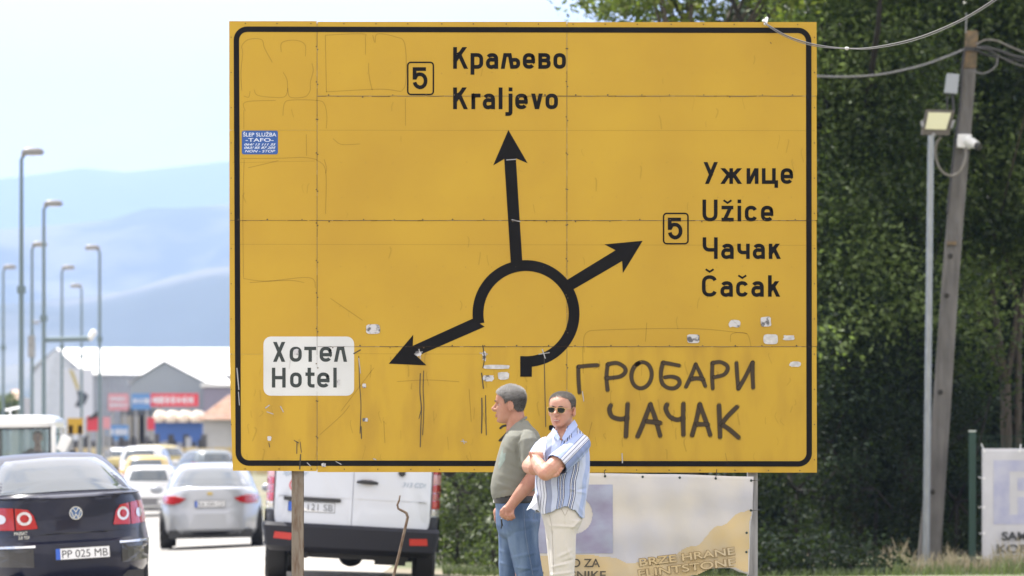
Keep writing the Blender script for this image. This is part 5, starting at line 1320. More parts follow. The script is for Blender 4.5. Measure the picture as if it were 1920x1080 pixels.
def leaf_mesh(name, pts, size, m, parent, wid=.45, droop=.3, seed=0, flat_=.6, tone=None, nrm=None):
    g_ = np.random.default_rng(seed); n = len(pts)
    d = g_.normal(size=(n, 3)); d[:, 2] = d[:, 2] * .6 - droop; d /= np.linalg.norm(d, axis=1)[:, None]
    u = g_.normal(size=(n, 3)) * .75; u[:, 2] += flat_ * .8
    if nrm is not None: u += nrm * 1.3
    sd = np.cross(d, u); sd /= np.linalg.norm(sd, axis=1)[:, None]
    nm = np.cross(sd, d)
    L = size * g_.uniform(.6, 1.3, n)[:, None]; W = L * wid
    v = np.stack([pts - d * L * .5, pts + sd * W * .5 + nm * L * .06, pts + d * L * .5, pts - sd * W * .5 + nm * L * .06], 1).reshape(-1, 3)
    me = bpy.data.meshes.new(name); me.vertices.add(4 * n); me.vertices.foreach_set('co', v.ravel())
    me.loops.add(4 * n); me.loops.foreach_set('vertex_index', np.arange(4 * n)); me.polygons.add(n)
    me.polygons.foreach_set('loop_start', np.arange(0, 4 * n, 4)); me.polygons.foreach_set('loop_total', np.full(n, 4)); me.update()
    at = me.attributes.new('tone', 'FLOAT', 'POINT'); at.data.foreach_set('value', np.repeat(g_.random(n) if tone is None else np.clip(tone + g_.normal(size=n) * .12, 0, 1), 4))
    me.materials.append(m); o = bpy.data.objects.new(name, me); COL.objects.link(o); o.parent = parent
    return o
def crown_pts(g_, c, r, nb, per, br=(.35, .8)):
    """leaves gathered in clumps whose centres fill an ellipsoid"""
    out_ = []; tn = []; nn = []
    for _ in range(nb):
        while True:
            p = g_.uniform(-1, 1, 3)
            if p @ p < 1: break
        p = p * (1 / max(.001, np.linalg.norm(p))) * (np.linalg.norm(p) ** .5)
        q = np.array(c) + p * np.array(r); b = g_.uniform(*br)
        k = int(per * (b / .6) ** 2)
        dd = g_.normal(size=(k, 3)); dd /= np.linalg.norm(dd, axis=1)[:, None]
        rr = b * g_.random(k)[:, None] ** .45
        out_.append(q + dd * rr * np.array([1, 1, .7])); tn.append(np.clip(g_.random() ** 1.7 + .45 * dd[:, 2] * g_.random(), 0, 1) * np.ones(k)); nn.append(dd)  # clump tops paler, undersides darker: light and shade put into leaf tone
    return np.concatenate(out_), np.concatenate(tn), np.concatenate(nn)
def tree(name, label, cat, px, Y, crowns, leaf, trunk, m, seed, group=None, wid=.45, per=170, br=(.35, .8), limbs=8):
    """crowns: (px, row, half px, half rows, depth m, clumps); trunk: (px, row, radius) list from the ground"""
    g_ = np.random.default_rng(seed); b0 = P(px, 0, Y); root = Vector((b0.x, Y, gh(b0.x, Y)))
    t = thing(name, label, cat, root, group=group)
    s = Y / F; pts = []
    for cx, cy_, rx, ry, dp, nb, *yo in crowns:
        q = P(cx, cy_, Y) - root; q.y += yo[0] if yo else 0; pts.append(crown_pts(g_, (q.x, q.y, q.z), (rx * s, dp, ry * s), nb, per, br))
    tn = np.concatenate([p[1] for p in pts]); nn = np.concatenate([p[2] for p in pts]); pts = np.concatenate([p[0] for p in pts]); k_ = pts[:, 2] > .02; pts = pts[k_]
    leaf_mesh('crown', pts, leaf, m, t, wid=wid, seed=seed, tone=tn[k_], nrm=nn[k_])
    mb = MB()
    for tr_ in trunk:
        V = [P(a, b, Y) - root for a, b, _ in tr_]; V[0].z = min(V[0].z, -.05) if tr_ is trunk[0] else V[0].z
        mb.tube(V, [r * (1 if px in (1888, 1290) else .6) for *_, r in tr_], 9)
    tops = [P(tr_[-1][0], tr_[-1][1], Y) - root for tr_ in trunk]
    for k in range(limbs):
        c = crowns[k % len(crowns)]; a = tops[k % len(tops)]; e = Vector(pts[g_.integers(len(pts))])
        mid = (a + e) / 2 + Vector((0, 0, -.15 * (e - a).length)); mb.tube([a, mid, e], [trunk[k % len(trunk)][-1][2] * .8, trunk[k % len(trunk)][-1][2] * .45, .012], 6)
    mb.build('trunk', M_bark if px in (1888, 1290) else M_barkd, t, smooth=True)
    return t
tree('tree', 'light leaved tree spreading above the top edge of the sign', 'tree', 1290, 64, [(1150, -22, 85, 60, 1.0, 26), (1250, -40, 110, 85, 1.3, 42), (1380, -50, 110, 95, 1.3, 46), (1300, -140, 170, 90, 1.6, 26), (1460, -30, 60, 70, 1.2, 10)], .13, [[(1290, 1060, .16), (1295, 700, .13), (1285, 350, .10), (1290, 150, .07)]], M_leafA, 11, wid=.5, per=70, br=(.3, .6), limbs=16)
tree('tree', 'dense dark green tree filling the gap between sign and pole', 'tree', 1610, 66, [(1600, -60, 130, 130, 1.8, 50), (1570, 150, 120, 150, 1.8, 55), (1680, 180, 110, 200, 1.8, 55), (1600, 380, 130, 170, 1.8, 55), (1545, 600, 60, 110, 1.0, 9, -1.2), (1680, 640, 70, 130, 1.0, 11, -1.2), (1800, 620, 60, 130, 1.0, 9, -1.0), (1500, 300, 100, 250, 1.4, 40), (1600, -330, 200, 190, 2.6, 60), (930, -360, 260, 120, 1.8, 60, -4.2), (1330, -360, 260, 150, 1.8, 60, -4.2), (1650, -340, 260, 170, 1.8, 60, -4.2)], .105, [[(1610, 1070, .2), (1615, 800, .17), (1600, 500, .13), (1610, 300, .09)]], M_leafB, 12, per=170, br=(.45, 1.0), limbs=10)  # high crowns shifted forward sit out of view, added to shade the undergrowth
tree('tree', 'tree with forked pale trunk behind the green fence', 'tree', 1888, 67, [(1840, -60, 130, 130, 1.8, 45), (1790, 130, 120, 150, 1.6, 45), (1930, 120, 130, 180, 1.8, 50), (1850, 330, 130, 130, 1.6, 42), (1990, 330, 120, 160, 1.8, 40), (1800, 470, 70, 110, 1.2, 18), (1880, -330, 190, 190, 2.6, 60), (1950, -340, 250, 170, 1.8, 60, -4.6)], .105, [[(1890, 1060, .10), (1888, 830, .09), (1885, 720, .08)], [(1885, 725, .065), (1874, 640, .055), (1862, 560, .045), (1856, 480, .025)], [(1885, 725, .055), (1900, 650, .045), (1908, 560, .03)], [(1912, 1060, .07), (1908, 830, .06), (1910, 640, .05), (1925, 500, .025)]], M_leafB, 13, per=180, br=(.45, 1.0), limbs=7)  # last crown hangs forward, unseen overhead, added for the shade it casts
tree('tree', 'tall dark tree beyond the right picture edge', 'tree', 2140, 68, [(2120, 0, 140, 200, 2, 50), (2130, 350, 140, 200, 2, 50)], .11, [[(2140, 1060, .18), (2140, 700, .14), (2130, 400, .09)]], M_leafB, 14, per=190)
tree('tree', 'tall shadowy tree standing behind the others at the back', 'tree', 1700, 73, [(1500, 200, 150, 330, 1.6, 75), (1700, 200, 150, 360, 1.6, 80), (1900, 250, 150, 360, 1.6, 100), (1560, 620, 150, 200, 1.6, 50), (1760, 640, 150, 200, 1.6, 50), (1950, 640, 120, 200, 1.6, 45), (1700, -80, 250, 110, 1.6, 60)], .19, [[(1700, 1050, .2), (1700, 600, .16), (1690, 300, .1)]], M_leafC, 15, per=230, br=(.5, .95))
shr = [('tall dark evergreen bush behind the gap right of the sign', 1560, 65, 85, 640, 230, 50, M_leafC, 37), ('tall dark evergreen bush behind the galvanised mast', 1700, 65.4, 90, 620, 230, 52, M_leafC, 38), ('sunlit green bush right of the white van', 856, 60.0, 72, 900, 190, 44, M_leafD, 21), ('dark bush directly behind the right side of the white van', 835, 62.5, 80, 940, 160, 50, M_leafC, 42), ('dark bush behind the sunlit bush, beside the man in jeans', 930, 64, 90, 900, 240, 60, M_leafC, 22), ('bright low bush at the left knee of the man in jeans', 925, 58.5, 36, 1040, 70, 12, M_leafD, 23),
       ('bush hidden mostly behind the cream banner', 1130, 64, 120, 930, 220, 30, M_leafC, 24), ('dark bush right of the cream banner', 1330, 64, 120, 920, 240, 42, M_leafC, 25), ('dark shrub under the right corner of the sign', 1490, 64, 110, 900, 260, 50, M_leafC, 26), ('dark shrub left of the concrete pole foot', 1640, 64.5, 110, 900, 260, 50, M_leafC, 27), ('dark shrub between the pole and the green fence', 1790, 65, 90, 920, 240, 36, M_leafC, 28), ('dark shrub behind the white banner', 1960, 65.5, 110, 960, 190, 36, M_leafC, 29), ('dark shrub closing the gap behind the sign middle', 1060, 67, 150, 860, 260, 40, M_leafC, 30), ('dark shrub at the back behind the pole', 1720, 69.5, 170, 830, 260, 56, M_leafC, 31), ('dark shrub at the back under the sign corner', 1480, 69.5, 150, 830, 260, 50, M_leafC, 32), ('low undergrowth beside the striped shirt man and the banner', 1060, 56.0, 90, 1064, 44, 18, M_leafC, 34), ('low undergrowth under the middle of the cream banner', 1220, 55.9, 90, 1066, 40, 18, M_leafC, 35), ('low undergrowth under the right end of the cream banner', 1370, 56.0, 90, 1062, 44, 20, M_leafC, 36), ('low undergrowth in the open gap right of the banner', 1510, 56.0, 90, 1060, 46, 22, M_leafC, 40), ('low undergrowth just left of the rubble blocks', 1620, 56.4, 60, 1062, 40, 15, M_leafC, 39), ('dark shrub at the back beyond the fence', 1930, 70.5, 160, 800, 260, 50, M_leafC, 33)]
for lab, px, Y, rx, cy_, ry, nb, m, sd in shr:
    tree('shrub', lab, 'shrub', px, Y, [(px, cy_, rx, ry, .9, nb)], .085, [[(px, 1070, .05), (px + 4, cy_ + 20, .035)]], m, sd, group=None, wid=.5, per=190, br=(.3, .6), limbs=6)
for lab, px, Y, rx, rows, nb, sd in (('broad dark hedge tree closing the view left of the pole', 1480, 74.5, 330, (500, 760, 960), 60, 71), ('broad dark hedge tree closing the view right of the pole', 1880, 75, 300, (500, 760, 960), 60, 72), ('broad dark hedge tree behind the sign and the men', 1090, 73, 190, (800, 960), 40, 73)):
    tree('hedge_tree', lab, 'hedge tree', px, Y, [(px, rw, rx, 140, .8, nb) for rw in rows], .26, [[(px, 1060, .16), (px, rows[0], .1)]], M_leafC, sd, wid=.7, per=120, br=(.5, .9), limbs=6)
tree('tree', 'small green tree in front of the distant orange roof at the left', 'tree', 14, 255, [(14, 768, 16, 24, .9, 16)], .3, [[(14, 850, .12), (14, 780, .08)]], M_leafD, 41, per=60, limbs=3)
# weeds at the foot of the pole
M_gr = leafmat('grass_green', (.07, .11, .03), (.16, .20, .06), .6, .35); M_dry = leafmat('grass_dry', (.22, .18, .10), (.38, .33, .22), .7, .2)
def blades(name, label, cat, x0, x1, Ya, Yb, n, h0, h1, m, seed, hfun=None):
    g_ = np.random.default_rng(seed); V = []; Fc = []; tone = []
    for _ in range(n):
        px = g_.uniform(x0, x1); Y = g_.uniform(Ya, Yb); q = P(px, 0, Y); z = gh(q.x, Y); h = g_.uniform(h0, h1) * (hfun(px) if hfun else 1); a = g_.uniform(0, 6.28); l = g_.uniform(.1, .5) * h; w_ = g_.uniform(.004, .010)
        dx, dy = math.cos(a), math.sin(a); b = len(V); tt = g_.random()
        for t in (0, .35, .7, 1.0):
            c = (q.x + dx * l * t * t, Y + dy * l * t * t, z + h * t * (1 - .12 * t)); ww = w_ * (1 - t * .85)
            V += [(c[0] - dy * ww - ww * .5, c[1] + dx * ww, c[2]), (c[0] + dy * ww + ww * .5, c[1] - dx * ww, c[2])]; tone += [tt, tt]
        Fc += [(b + 2 * i, b + 2 * i + 1, b + 2 * i + 3, b + 2 * i + 2) for i in range(3)]
    mb = MB(); mb.add(V, Fc); o = mb.build(name, m); at = o.data.attributes.new('tone', 'FLOAT', 'POINT'); at.data.foreach_set('value', tone)
    return tag(o, label, cat, kind='stuff')
hf = lambda p: .55 + .5 * abs(noise.noise(Vector((p * .021, 3, 1)))) * 2 + (.35 if p > 1860 else 0)
blades('grass', 'green weeds at the foot of the leaning pole and fence', 'grass', 1630, 2010, 55.0, 61, 2600, .04, .22, M_gr, 51, hf)
blades('dry_grass', 'dry straw coloured stalks in front of the white banner', 'grass', 1640, 2010, 56.5, 61, 1100, .15, .45, M_dry, 52, hf)
blades('grass', 'thin grass below the bushes between van and banner', 'grass', 830, 1650, 54.8, 57.5, 5200, .04, .13, M_leafD, 53)
M_rub = mat('rough_concrete', (.30, .27, .24), .95, var=.4, vscale=6, bump=.6, bscale=14)
for i, (x0, x1, yt, Y, lab) in enumerate([(1703, 1748, 1056, 59.6, 'broken concrete block at the foot of the leaning pole'), (1762, 1812, 1056, 60.2, 'flat concrete block between the pole and the fence post'), (1826, 1868, 1060, 59.3, 'rounded concrete lump below the white banner'), (1900, 1960, 1059, 59.3, 'concrete block at the lower right picture corner')]):
    a, b = P(x0, yt, Y), P(x1, yt, Y); z0 = gh(a.x, Y) - .06; mb = MB(); W = b.x - a.x; Hh = a.z - z0
    mb.loft([((a.x + b.x) / 2, Y, z0, W / 2, .22, 4), ((a.x + b.x) / 2, Y, z0 + Hh * .55, W * .49, .21, 4), ((a.x + b.x) / 2 + .02, Y, z0 + Hh * .9, W * .44, .18, 3.5), ((a.x + b.x) / 2, Y, z0 + Hh, W * .34, .13, 3)], 22)
    mb.v = [v + Vector((1, 1, .6)) * .03 * noise.noise(v * 7) for v in mb.v]
    tag(mb.build('concrete_block', M_rub, None, smooth=True, sharp=50), lab, 'concrete block', 'rubble blocks along the verge')
# ------------------------------------------------------------ the two men
def skin(name, c, c2):
    m = mat(name, c, .5, col2=c2, vscale=14, detail=6, thresh=(.42, .62), bump=.12, bscale=120, spec=.4)
    b = m.node_tree.nodes['Principled BSDF']; b.inputs['Subsurface Weight'].default_value = .12; b.inputs['Subsurface Radius'].default_value = (.02, .008, .004); b.inputs['Subsurface Scale'].default_value = .5
    return m
M_skin = skin('skin_tanned', (.41, .215, .150), (.36, .165, .112)); M_skin2 = skin('skin_fair', (.50, .285, .215), (.46, .225, .16))
HEAD = [(-.004, .050, .010, .020), (.002, .074, -.012, .030), (.012, .086, -.035, .041), (.028, .088, -.055, .051), (.046, .090, -.066, .058), (.064, .091, -.076, .063), (.085, .091, -.086, .068), (.105, .091, -.094, .071), (.125, .090, -.099, .0735), (.145, .094, -.102, .0755), (.165, .093, -.102, .0765), (.185, .086, -.098, .0745), (.205, .070, -.086, .067), (.220, .047, -.064, .052), (.230, .020, -.036, .031), (.234, -.004, -.012, .012)]
def head_secs(sc=1, off=0): return [((f + b) / 2 * sc, 0, z, (f - b) / 2 * sc + off, w_ * sc + off, 2.25) for z, f, b, w_ in HEAD]
def add_head(mb, M, sc, nose=1.0, mouth_open=False):
    T = lambda p: M @ Vector(p)
    # resampled smooth skull
    S = head_secs(1); fine = []
    for i in range(len(S) - 1):
        p0, p1, p2, p3 = S[max(0, i - 1)], S[i], S[i + 1], S[min(len(S) - 1, i + 2)]
        for j in range(3):
            t = j / 3; fine.append(tuple(.5 * ((2 * p1[k]) + (p2[k] - p0[k]) * t + (2 * p0[k] - 5 * p1[k] + 4 * p2[k] - p3[k]) * t * t + (3 * p1[k] - p0[k] - 3 * p2[k] + p3[k]) * t ** 3) for k in range(6)))
    fine.append(S[-1]); b = len(mb.v); mb.loft(fine, 56)
    def g(p, c, s): d = p - Vector(c); return math.exp(-(d.x ** 2 / s[0] ** 2 + d.y ** 2 / s[1] ** 2 + d.z ** 2 / s[2] ** 2))
    for i in range(b, len(mb.v)):
        p = mb.v[i].copy(); dx = 0
        if p.x > 0:
            for s_ in (1, -1):
                dx -= .016 * g(p, (.085, s_ * .031, .122), (.05, .019, .011))       # eye sockets
                dx += .005 * g(p, (.088, s_ * .026, .141), (.05, .026, .007))       # brows
                dx += .007 * g(p, (.07, s_ * .044, .092), (.05, .018, .016))        # cheek bones
                dx -= .005 * g(p, (.08, s_ * .036, .060), (.05, .012, .016))        # hollow beside the mouth
                dx -= .0035 * g(p, (.085, s_ * .026, .072), (.04, .005, .010))      # nasal fold
            dx += .007 * g(p, (.085, 0, .016), (.05, .018, .013))                  # chin
            dx -= .007 * g(p, (.09, 0, .033), (.05, .024, .006))                   # under the lip
            dx += .005 * g(p, (.09, 0, .052), (.05, .026, .014))                   # muzzle
            dx -= (.010 if mouth_open else .005) * g(p, (.09, 0, .047), (.05, .021, .0035 if not mouth_open else .005))
            mb.v[i].x += dx
        else:
            mb.v[i].x += .0
    def tub(pts, rad, n=10): mb.tube(pts, rad, n)
    tub([(.086, 0, .137), (.094, 0, .122), (.104, 0, .108), (.118 * nose, 0, .095), (.111 * nose, 0, .086), (.095, 0, .081)], [.006, .0075, .0095, .0115, .0105, .008])
    for s_ in (1, -1): mb.ell((.099, s_ * .0125, .0885), (.013, .0075, .0085))
    for z, r_, xx in ((.0525, .0042, .095), (.0415, .0052, .0945)):
        tub([(xx - .012, -.024, z + .001), (xx - .001, -.012, z), (xx + .001, 0, z), (xx - .001, .012, z), (xx - .012, .024, z + .001)], [.002, r_, r_, r_, .002], 8)
    for s_ in (1, -1):
        rot = Matrix.Rotation(R(-12), 3, 'Y') @ Matrix.Rotation(R(s_ * 18), 3, 'Z')
        mb.ell((-.010, s_ * .079, .103), (.016, .0055, .031), rot)
        V = [(-.010 + .017 * math.cos(a) - .003, s_ * (.084 + .003 * math.cos(a)), .104 + .031 * math.sin(a)) for a in np.linspace(R(-60), R(230), 14)]
        tub(V, [.0042] * 14, 7); mb.ell((.004, s_ * .080, .098), (.006, .006, .008)); mb.ell((-.004, s_ * .081, .076), (.008, .005, .009))
    for i in range(b, len(mb.v)): mb.v[i] = M @ (mb.v[i] * sc)
def hair(name, M, sc, line, parent, tones, seed, length=.012, n_=9000, thick=.006, density=None):
    """short hair: a thin cap plus thousands of tapered strands"""
    S = head_secs(1); fine = []
    for i in range(len(S) - 1):
        for j in range(4): fine.append(tuple(S[i][k] + (S[i + 1][k] - S[i][k]) * j / 4 for k in range(6)))
    fine.append(S[-1]); mb = MB(); mb.loft(fine, 64); g_ = np.random.default_rng(seed)
    keep = lambda p: p.z - line(p.x, abs(p.y)) > 0
    V = []; Fc = []; tn = []; c0 = Vector((-.005, 0, .12))
    idx = {}
    for f in mb.f:
        if len(f) > 4: 
            if mb.v[f[0]].z < .2: continue
        if all(keep(mb.v[i]) for i in f):
            q = []
            for i in f:
                if i not in idx:
                    p = mb.v[i]; m_ = min(1, (p.z - line(p.x, abs(p.y))) / .022); nn = (p - c0).normalized()
                    idx[i] = len(V); V.append(p + nn * (-.001 + thick * m_ + .0015 * noise.noise(p * 160))); tn.append(.5 + .5 * noise.noise(p * 90))
                q.append(idx[i])
            Fc.append(tuple(q))
    fl = [f for f in mb.f if len(f) == 4 and all(keep(mb.v[i]) for i in f)]
    for _ in range(n_):
        f = fl[g_.integers(len(fl))]; a, b = g_.random(), g_.random(); p = mb.v[f[0]].lerp(mb.v[f[1]], a).lerp(mb.v[f[3]].lerp(mb.v[f[2]], a), b)
        nn = (p - c0).normalized(); m_ = min(1, (p.z - line(p.x, abs(p.y))) / .02)
        if g_.random() > .25 + m_: continue
        d = (nn + Vector((.35, g_.normal() * .25, .1 + g_.normal() * .2)) * (1 if p.z > .17 else .2) + Vector((0, 0, -.5 if p.z < .16 else 0)) + Vector(g_.normal(size=3)) * .25).normalized()
        L = length * g_.uniform(.6, 1.2) * (.45 + .55 * min(1, max(0, (p.z - .10) / .09))); s_ = d.cross(nn + Vector((.01, .02, 0))).normalized() * .0009
        b_ = len(V); base = p + nn * thick * m_ * .8; V += [base - s_, base + s_, base + d * L * .6 + s_ * .7, base + d * L, base + d * L * .6 - s_ * .7]
        tt = float(g_.random()); tn += [tt] * 5; Fc.append((b_, b_ + 1, b_ + 2, b_ + 3, b_ + 4))
    V = [M @ (v * sc) for v in V]; mb2 = MB(); mb2.add(V, Fc)
    me = bpy.data.meshes.new(name); me.from_pydata([tuple(v) for v in V], [], Fc); me.update()
    o = bpy.data.objects.new(name, me); COL.objects.link(o); o.parent = parent
    zs = np.array([(M.inverted() @ v).z / sc for v in V]); at = me.attributes.new('tone', 'FLOAT', 'POINT')
    at.data.foreach_set('value', np.clip((zs - .145) / .065, 0, 1) * .7 + np.array(tn) * .3)  # top strands paler: grey hair plus sunlit top of head put into tone
    m = leafmat(name + '_strands', tones[0], tones[1], .55, .12)
    hm = [n for n in m.node_tree.nodes if n.type == 'MIX'][0]; hm.inputs['Factor'].default_value = 0
    me.materials.append(m); me.polygons.foreach_set('use_smooth', [True] * len(me.polygons))
    return o
def frame(loc, ang, tilt=0, roll=0):
    return Matrix.Translation(loc) @ Matrix.Rotation(R(ang), 4, 'Z') @ Matrix.Rotation(R(tilt), 4, 'Y') @ Matrix.Rotation(R(roll), 4, 'X')
def eyes(M, sc, parent):
    for s_ in (1, -1):
        mb = MB(); mb.ell(M @ (Vector((.0705, s_ * .031, .1215)) * sc), (.0105, .0105, .0105)); e = mb.build('eye', mat('eye_white', (.34, .30, .27), .3), parent, smooth=True)
        mb = MB(); mb.ell(M @ (Vector((.0782, s_ * .031, .1215)) * sc), (.0042, .0042, .0042)); mb.build('iris', mat('iris_dark', (.03, .02, .015), .15), e, smooth=True)
def finger(mb, pts, r0, r1):
    n = len(pts); mb.limb(pts, [r0 + (r1 - r0) * i / (n - 1) for i in range(n)], 10)

# ---------------- man in the grey-green T-shirt, seen from his left side
YL = 27.9; sL = F / YL; XL = (968 - 960) / sL; gL = gh(XL, YL)
m1 = thing('person', 'man with short grey hair in sage T-shirt and jeans, seen in profile facing left', 'person', (XL, YL, gL))
def l(px, py, y=0.0): return Vector(((px - 968) / sL, y, CH + (HY - py) / sL - gL))
def lsec(py, f, b, hy, e=2.3, grow=0.0, cy_=0.0):
    a = l(f, py); c = l(b, py); return ((a.x + c.x) / 2, cy_, a.z, (c.x - a.x) / 2 + grow, hy + grow, e)
HM = frame(l(957.5, 792.5), 180 - 6, 2); HS = .945
HMs = HM @ Matrix.Diagonal((1, 1, 1.03, 1))
torso = [(1000, 940, 1012, .16), (960, 931, 1012, .172), (938, 926, 1008, .176), (926, 922.5, 1009, .180), (912, 921.5, 1011, .183), (895, 924, 1014, .184), (875, 929, 1017, .186), (850, 935.5, 1018.5, .19), (832, 941, 1016, .195), (818, 947, 1011, .192), (809, 952, 1006, .165), (801, 957, 999, .125), (794, 960, 993, .085)]
mb = MB(); add_head(mb, HMs, HS, nose=1.0)
mb.limb([l(969, 812), l(968, 795), l(964, 770)], [.070, .062, .058], 20)
mb.loft([lsec(py, f, b, hy, 2.3, -.010) for py, f, b, hy in reversed(torso)][::-1], 40)
sh = [l(989, 833, -.150), l(999, 862, -.205), l(1001, 893, -.225)]; fo = [l(1001, 893, -.225), l(988, 910, -.235), l(970, 932, -.245), l(960, 945, -.25)]
mb.limb(sh, [.048, .050, .046]); mb.limb(fo, [.047, .046, .037, .0315])
mb.ell(l(952, 957, -.250), (.040, .030, .036), Matrix.Rotation(R(25), 3, 'Y')); mb.limb([l(960, 945, -.25), l(953, 956, -.25)], [.031, .036])
for i, (kx, ky, ex, ey) in enumerate(((943, 961, 948, 972), (949, 965, 954, 974.5), (955.5, 966, 960, 974), (961, 963.5, 965, 971))):
    finger(mb, [l(kx, ky - 5, -.268), l(kx, ky + 1, -.277), l((kx + ex) / 2, (ky + ey) / 2 + 2, -.272), l(ex - 1, ey - .5, -.255), l(ex - 3, ey - 7, -.243)], .0115, .0095)
finger(mb, [l(946, 952, -.262), l(940, 958, -.270), l(939.5, 965, -.265), l(943, 969, -.258)], .0125, .010)
# far arm and hand in front of the belt
mb.limb([l(985, 826, .165), l(978, 868, .20), l(972, 893, .215)], [.058, .05, .045]); mb.limb([l(972, 893, .215), l(952, 922, .20), l(937, 948, .17)], [.045, .040, .031])
mb.ell(l(932, 962, .155), (.026, .036, .036))
for k in range(4): finger(mb, [l(931, 966 + k * 1.5, .135 + k * .02), l(928, 973, .13 + k * .02), l(931, 980 - k, .125 + k * .02)], .0105, .009)
mb.limb([l(975, 960, -.085), l(985, 1075, -.09), l(993, 1190, -.09)], [.095, .065, .045]); mb.limb([l(965, 960, .085), l(958, 1075, .10), l(962, 1190, .10)], [.095, .065, .045])
organic(mb, 'body', M_skin, m1, .0042, 3)
eyes(HMs @ Matrix.Translation((-.004, 0, 0)), HS * .97, m1)
line1 = lambda x, y: interp([(-.12, .040), (-.085, .045), (-.055, .058), (-.030, .085), (-.018, .125), (-.004, .138), (.004, .138), (.012, .112), (.024, .112), (.034, .145), (.055, .168), (.075, .180), (.10, .186)], x) + (.004 if y < .03 else 0)
hair('hair', HMs, HS, line1, m1, ((.028, .025, .024), (.62, .61, .60)), 61, .016, 14000, .0055)
# T-shirt
M_sage = mat('sage_cotton', (.185, .188, .160), .85, var=.10, vscale=5, bump=.22, bscale=11)
mb = MB()
tt = [(944, 929, 1008, .182), (938, 925, 1008, .184), (926, 921.5, 1009, .187), (912, 920.5, 1011, .189), (895, 923, 1014, .190), (875, 928, 1017, .192), (850, 934.5, 1018.5, .196), (832, 940, 1016.5, .203), (818, 946, 1012, .202), (809, 951, 1007.5, .178), (803, 954.5, 1001, .14), (797, 957, 995, .10), (788, 961, 988.5, .078)]
mb.loft([lsec(py, f, b, hy, 2.35, .003) for py, f, b, hy in tt], 48)
for s_ in (-1, 1): mb.limb([l(988, 822, s_ * .150), l(989, 832, s_ * .178), l(994, 855, s_ * .203), l(995, 870, s_ * .215)], [.066, .074, .074, .073])
def cutL(p):
    # neck opening, hem, sleeve ends
    r_ = p - l(971, 800)
    col = l(957, 804).z + (p.x - l(957, 804).x) / (l(989, 781).x - l(957, 804).x) * (l(989, 781).z - l(957, 804).z)
    if abs(p.y) < .085 and p.z > col and p.x > l(945, 0).x and p.x < l(1000, 0).x: return True
    hem = l(0, 936).z + (p.x - l(927, 0).x) / (l(1000, 0).x - l(927, 0).x) * (l(0, 921).z - l(0, 936).z)
    if p.z < hem and abs(p.y) < .2: return True
    if abs(p.y) > .13:
        lim = l(0, 879).z + (p.x - l(978, 0).x) / (l(1016, 0).x - l(978, 0).x) * (l(0, 866).z - l(0, 879).z)
        a = abs(p.y) > .197 or p.z > 10
        if abs(p.y) > .206 and p.z < lim: return True
    return False
F1 = folds([(l(979, 812), l(968, 832), .006, -.009), (l(968, 832), l(971, 858), .006, -.009), (l(971, 858), l(979, 880), .006, -.009), (l(960, 826), l(966, 850), .010, .004), (l(994, 815), l(1004, 845), .007, .004), (l(982, 822), l(984, 850), .007, .003),(l(978, 835, -.20), l(985, 870, -.2), .010, .004), (l(972, 826, -.19), l(976, 862, -.19), .012, -.006), (l(930, 905, -.12), l(985, 925, -.18), .012, .004), (l(932, 921, -.12), l(980, 912, -.19), .010, -.003), (l(935, 890, -.12), l(985, 905, -.19), .014, .004),
            (l(945, 835, -.12), l(968, 850, -.19), .012, .003), (l(1005, 830, -.15), l(985, 845, -.19), .010, .003), (l(950, 870, -.16), l(985, 885, -.19), .012, -.003), (l(985, 815, -.16), l(960, 825, -.15), .009, .003), (l(990, 845, -.26), l(1006, 862, -.25), .008, .003), (l(984, 858, -.26), l(1000, 850, -.27), .008, -.003)])
shirt1 = organic(mb, 't_shirt', M_sage, m1, .0055, 4, F1, cutL)
md = shirt1.modifiers.new('s', 'SOLIDIFY'); md.thickness = .003; md.offset = -1
mb = MB(); V = []
for a in np.linspace(0, 2 * math.pi, 25)[:-1]:
    c = l(973, 793); x_ = c.x + math.cos(a) * .047; V.append((x_, math.sin(a) * .066, l(957, 805).z + (x_ - l(957, 805).x) / (l(989, 782).x - l(957, 805).x) * (l(989, 782).z - l(957, 805).z) + .002))
mb.tube(V + [V[0], V[1]], [(.009, .005)] * 26, 8); mb.build('collar_band', M_sage, shirt1, smooth=True)
M_lit_print = mat('lit_shirt_print', (.21, .26, .235), .8, var=.25, vscale=30); bv = BVHTree.FromPolygons([tuple(v.co) for v in shirt1.data.vertices], [tuple(p.vertices) for p in shirt1.data.polygons])  # pale print patch with its sun and sky highlight put into the colour
pp = [(943, 838), (948, 850), (947.5, 862), (941, 873), (935.5, 880), (934, 872), (937, 856), (940, 846)]; cc = (sum(p[0] for p in pp) / 8, sum(p[1] for p in pp) / 8); V = []; Fc = []; n_p = 8
for k in range(4):
    for p in pp:
        q = l(cc[0] + (p[0] - cc[0]) * (1 - k / 4), cc[1] + (p[1] - cc[1]) * (1 - k / 4)); h = bv.ray_cast(Vector((q.x, -2, q.z)), Vector((0, 1, 0))); V.append(Vector((q.x, (h[0].y if h[0] else -.1) - .0015, q.z)))
q = l(*cc); h = bv.ray_cast(Vector((q.x, -2, q.z)), Vector((0, 1, 0))); V.append(Vector((q.x, (h[0].y if h[0] else -.1) - .0015, q.z)))
for k in range(3):
    for i in range(8): Fc.append((k * 8 + i, k * 8 + (i + 1) % 8, (k + 1) * 8 + (i + 1) % 8, (k + 1) * 8 + i))
for i in range(8): Fc.append((24 + i, 24 + (i + 1) % 8, 32))
mb = MB(); mb.add(V, Fc); mb.build('lit_chest_print', M_lit_print, shirt1, smooth=True)
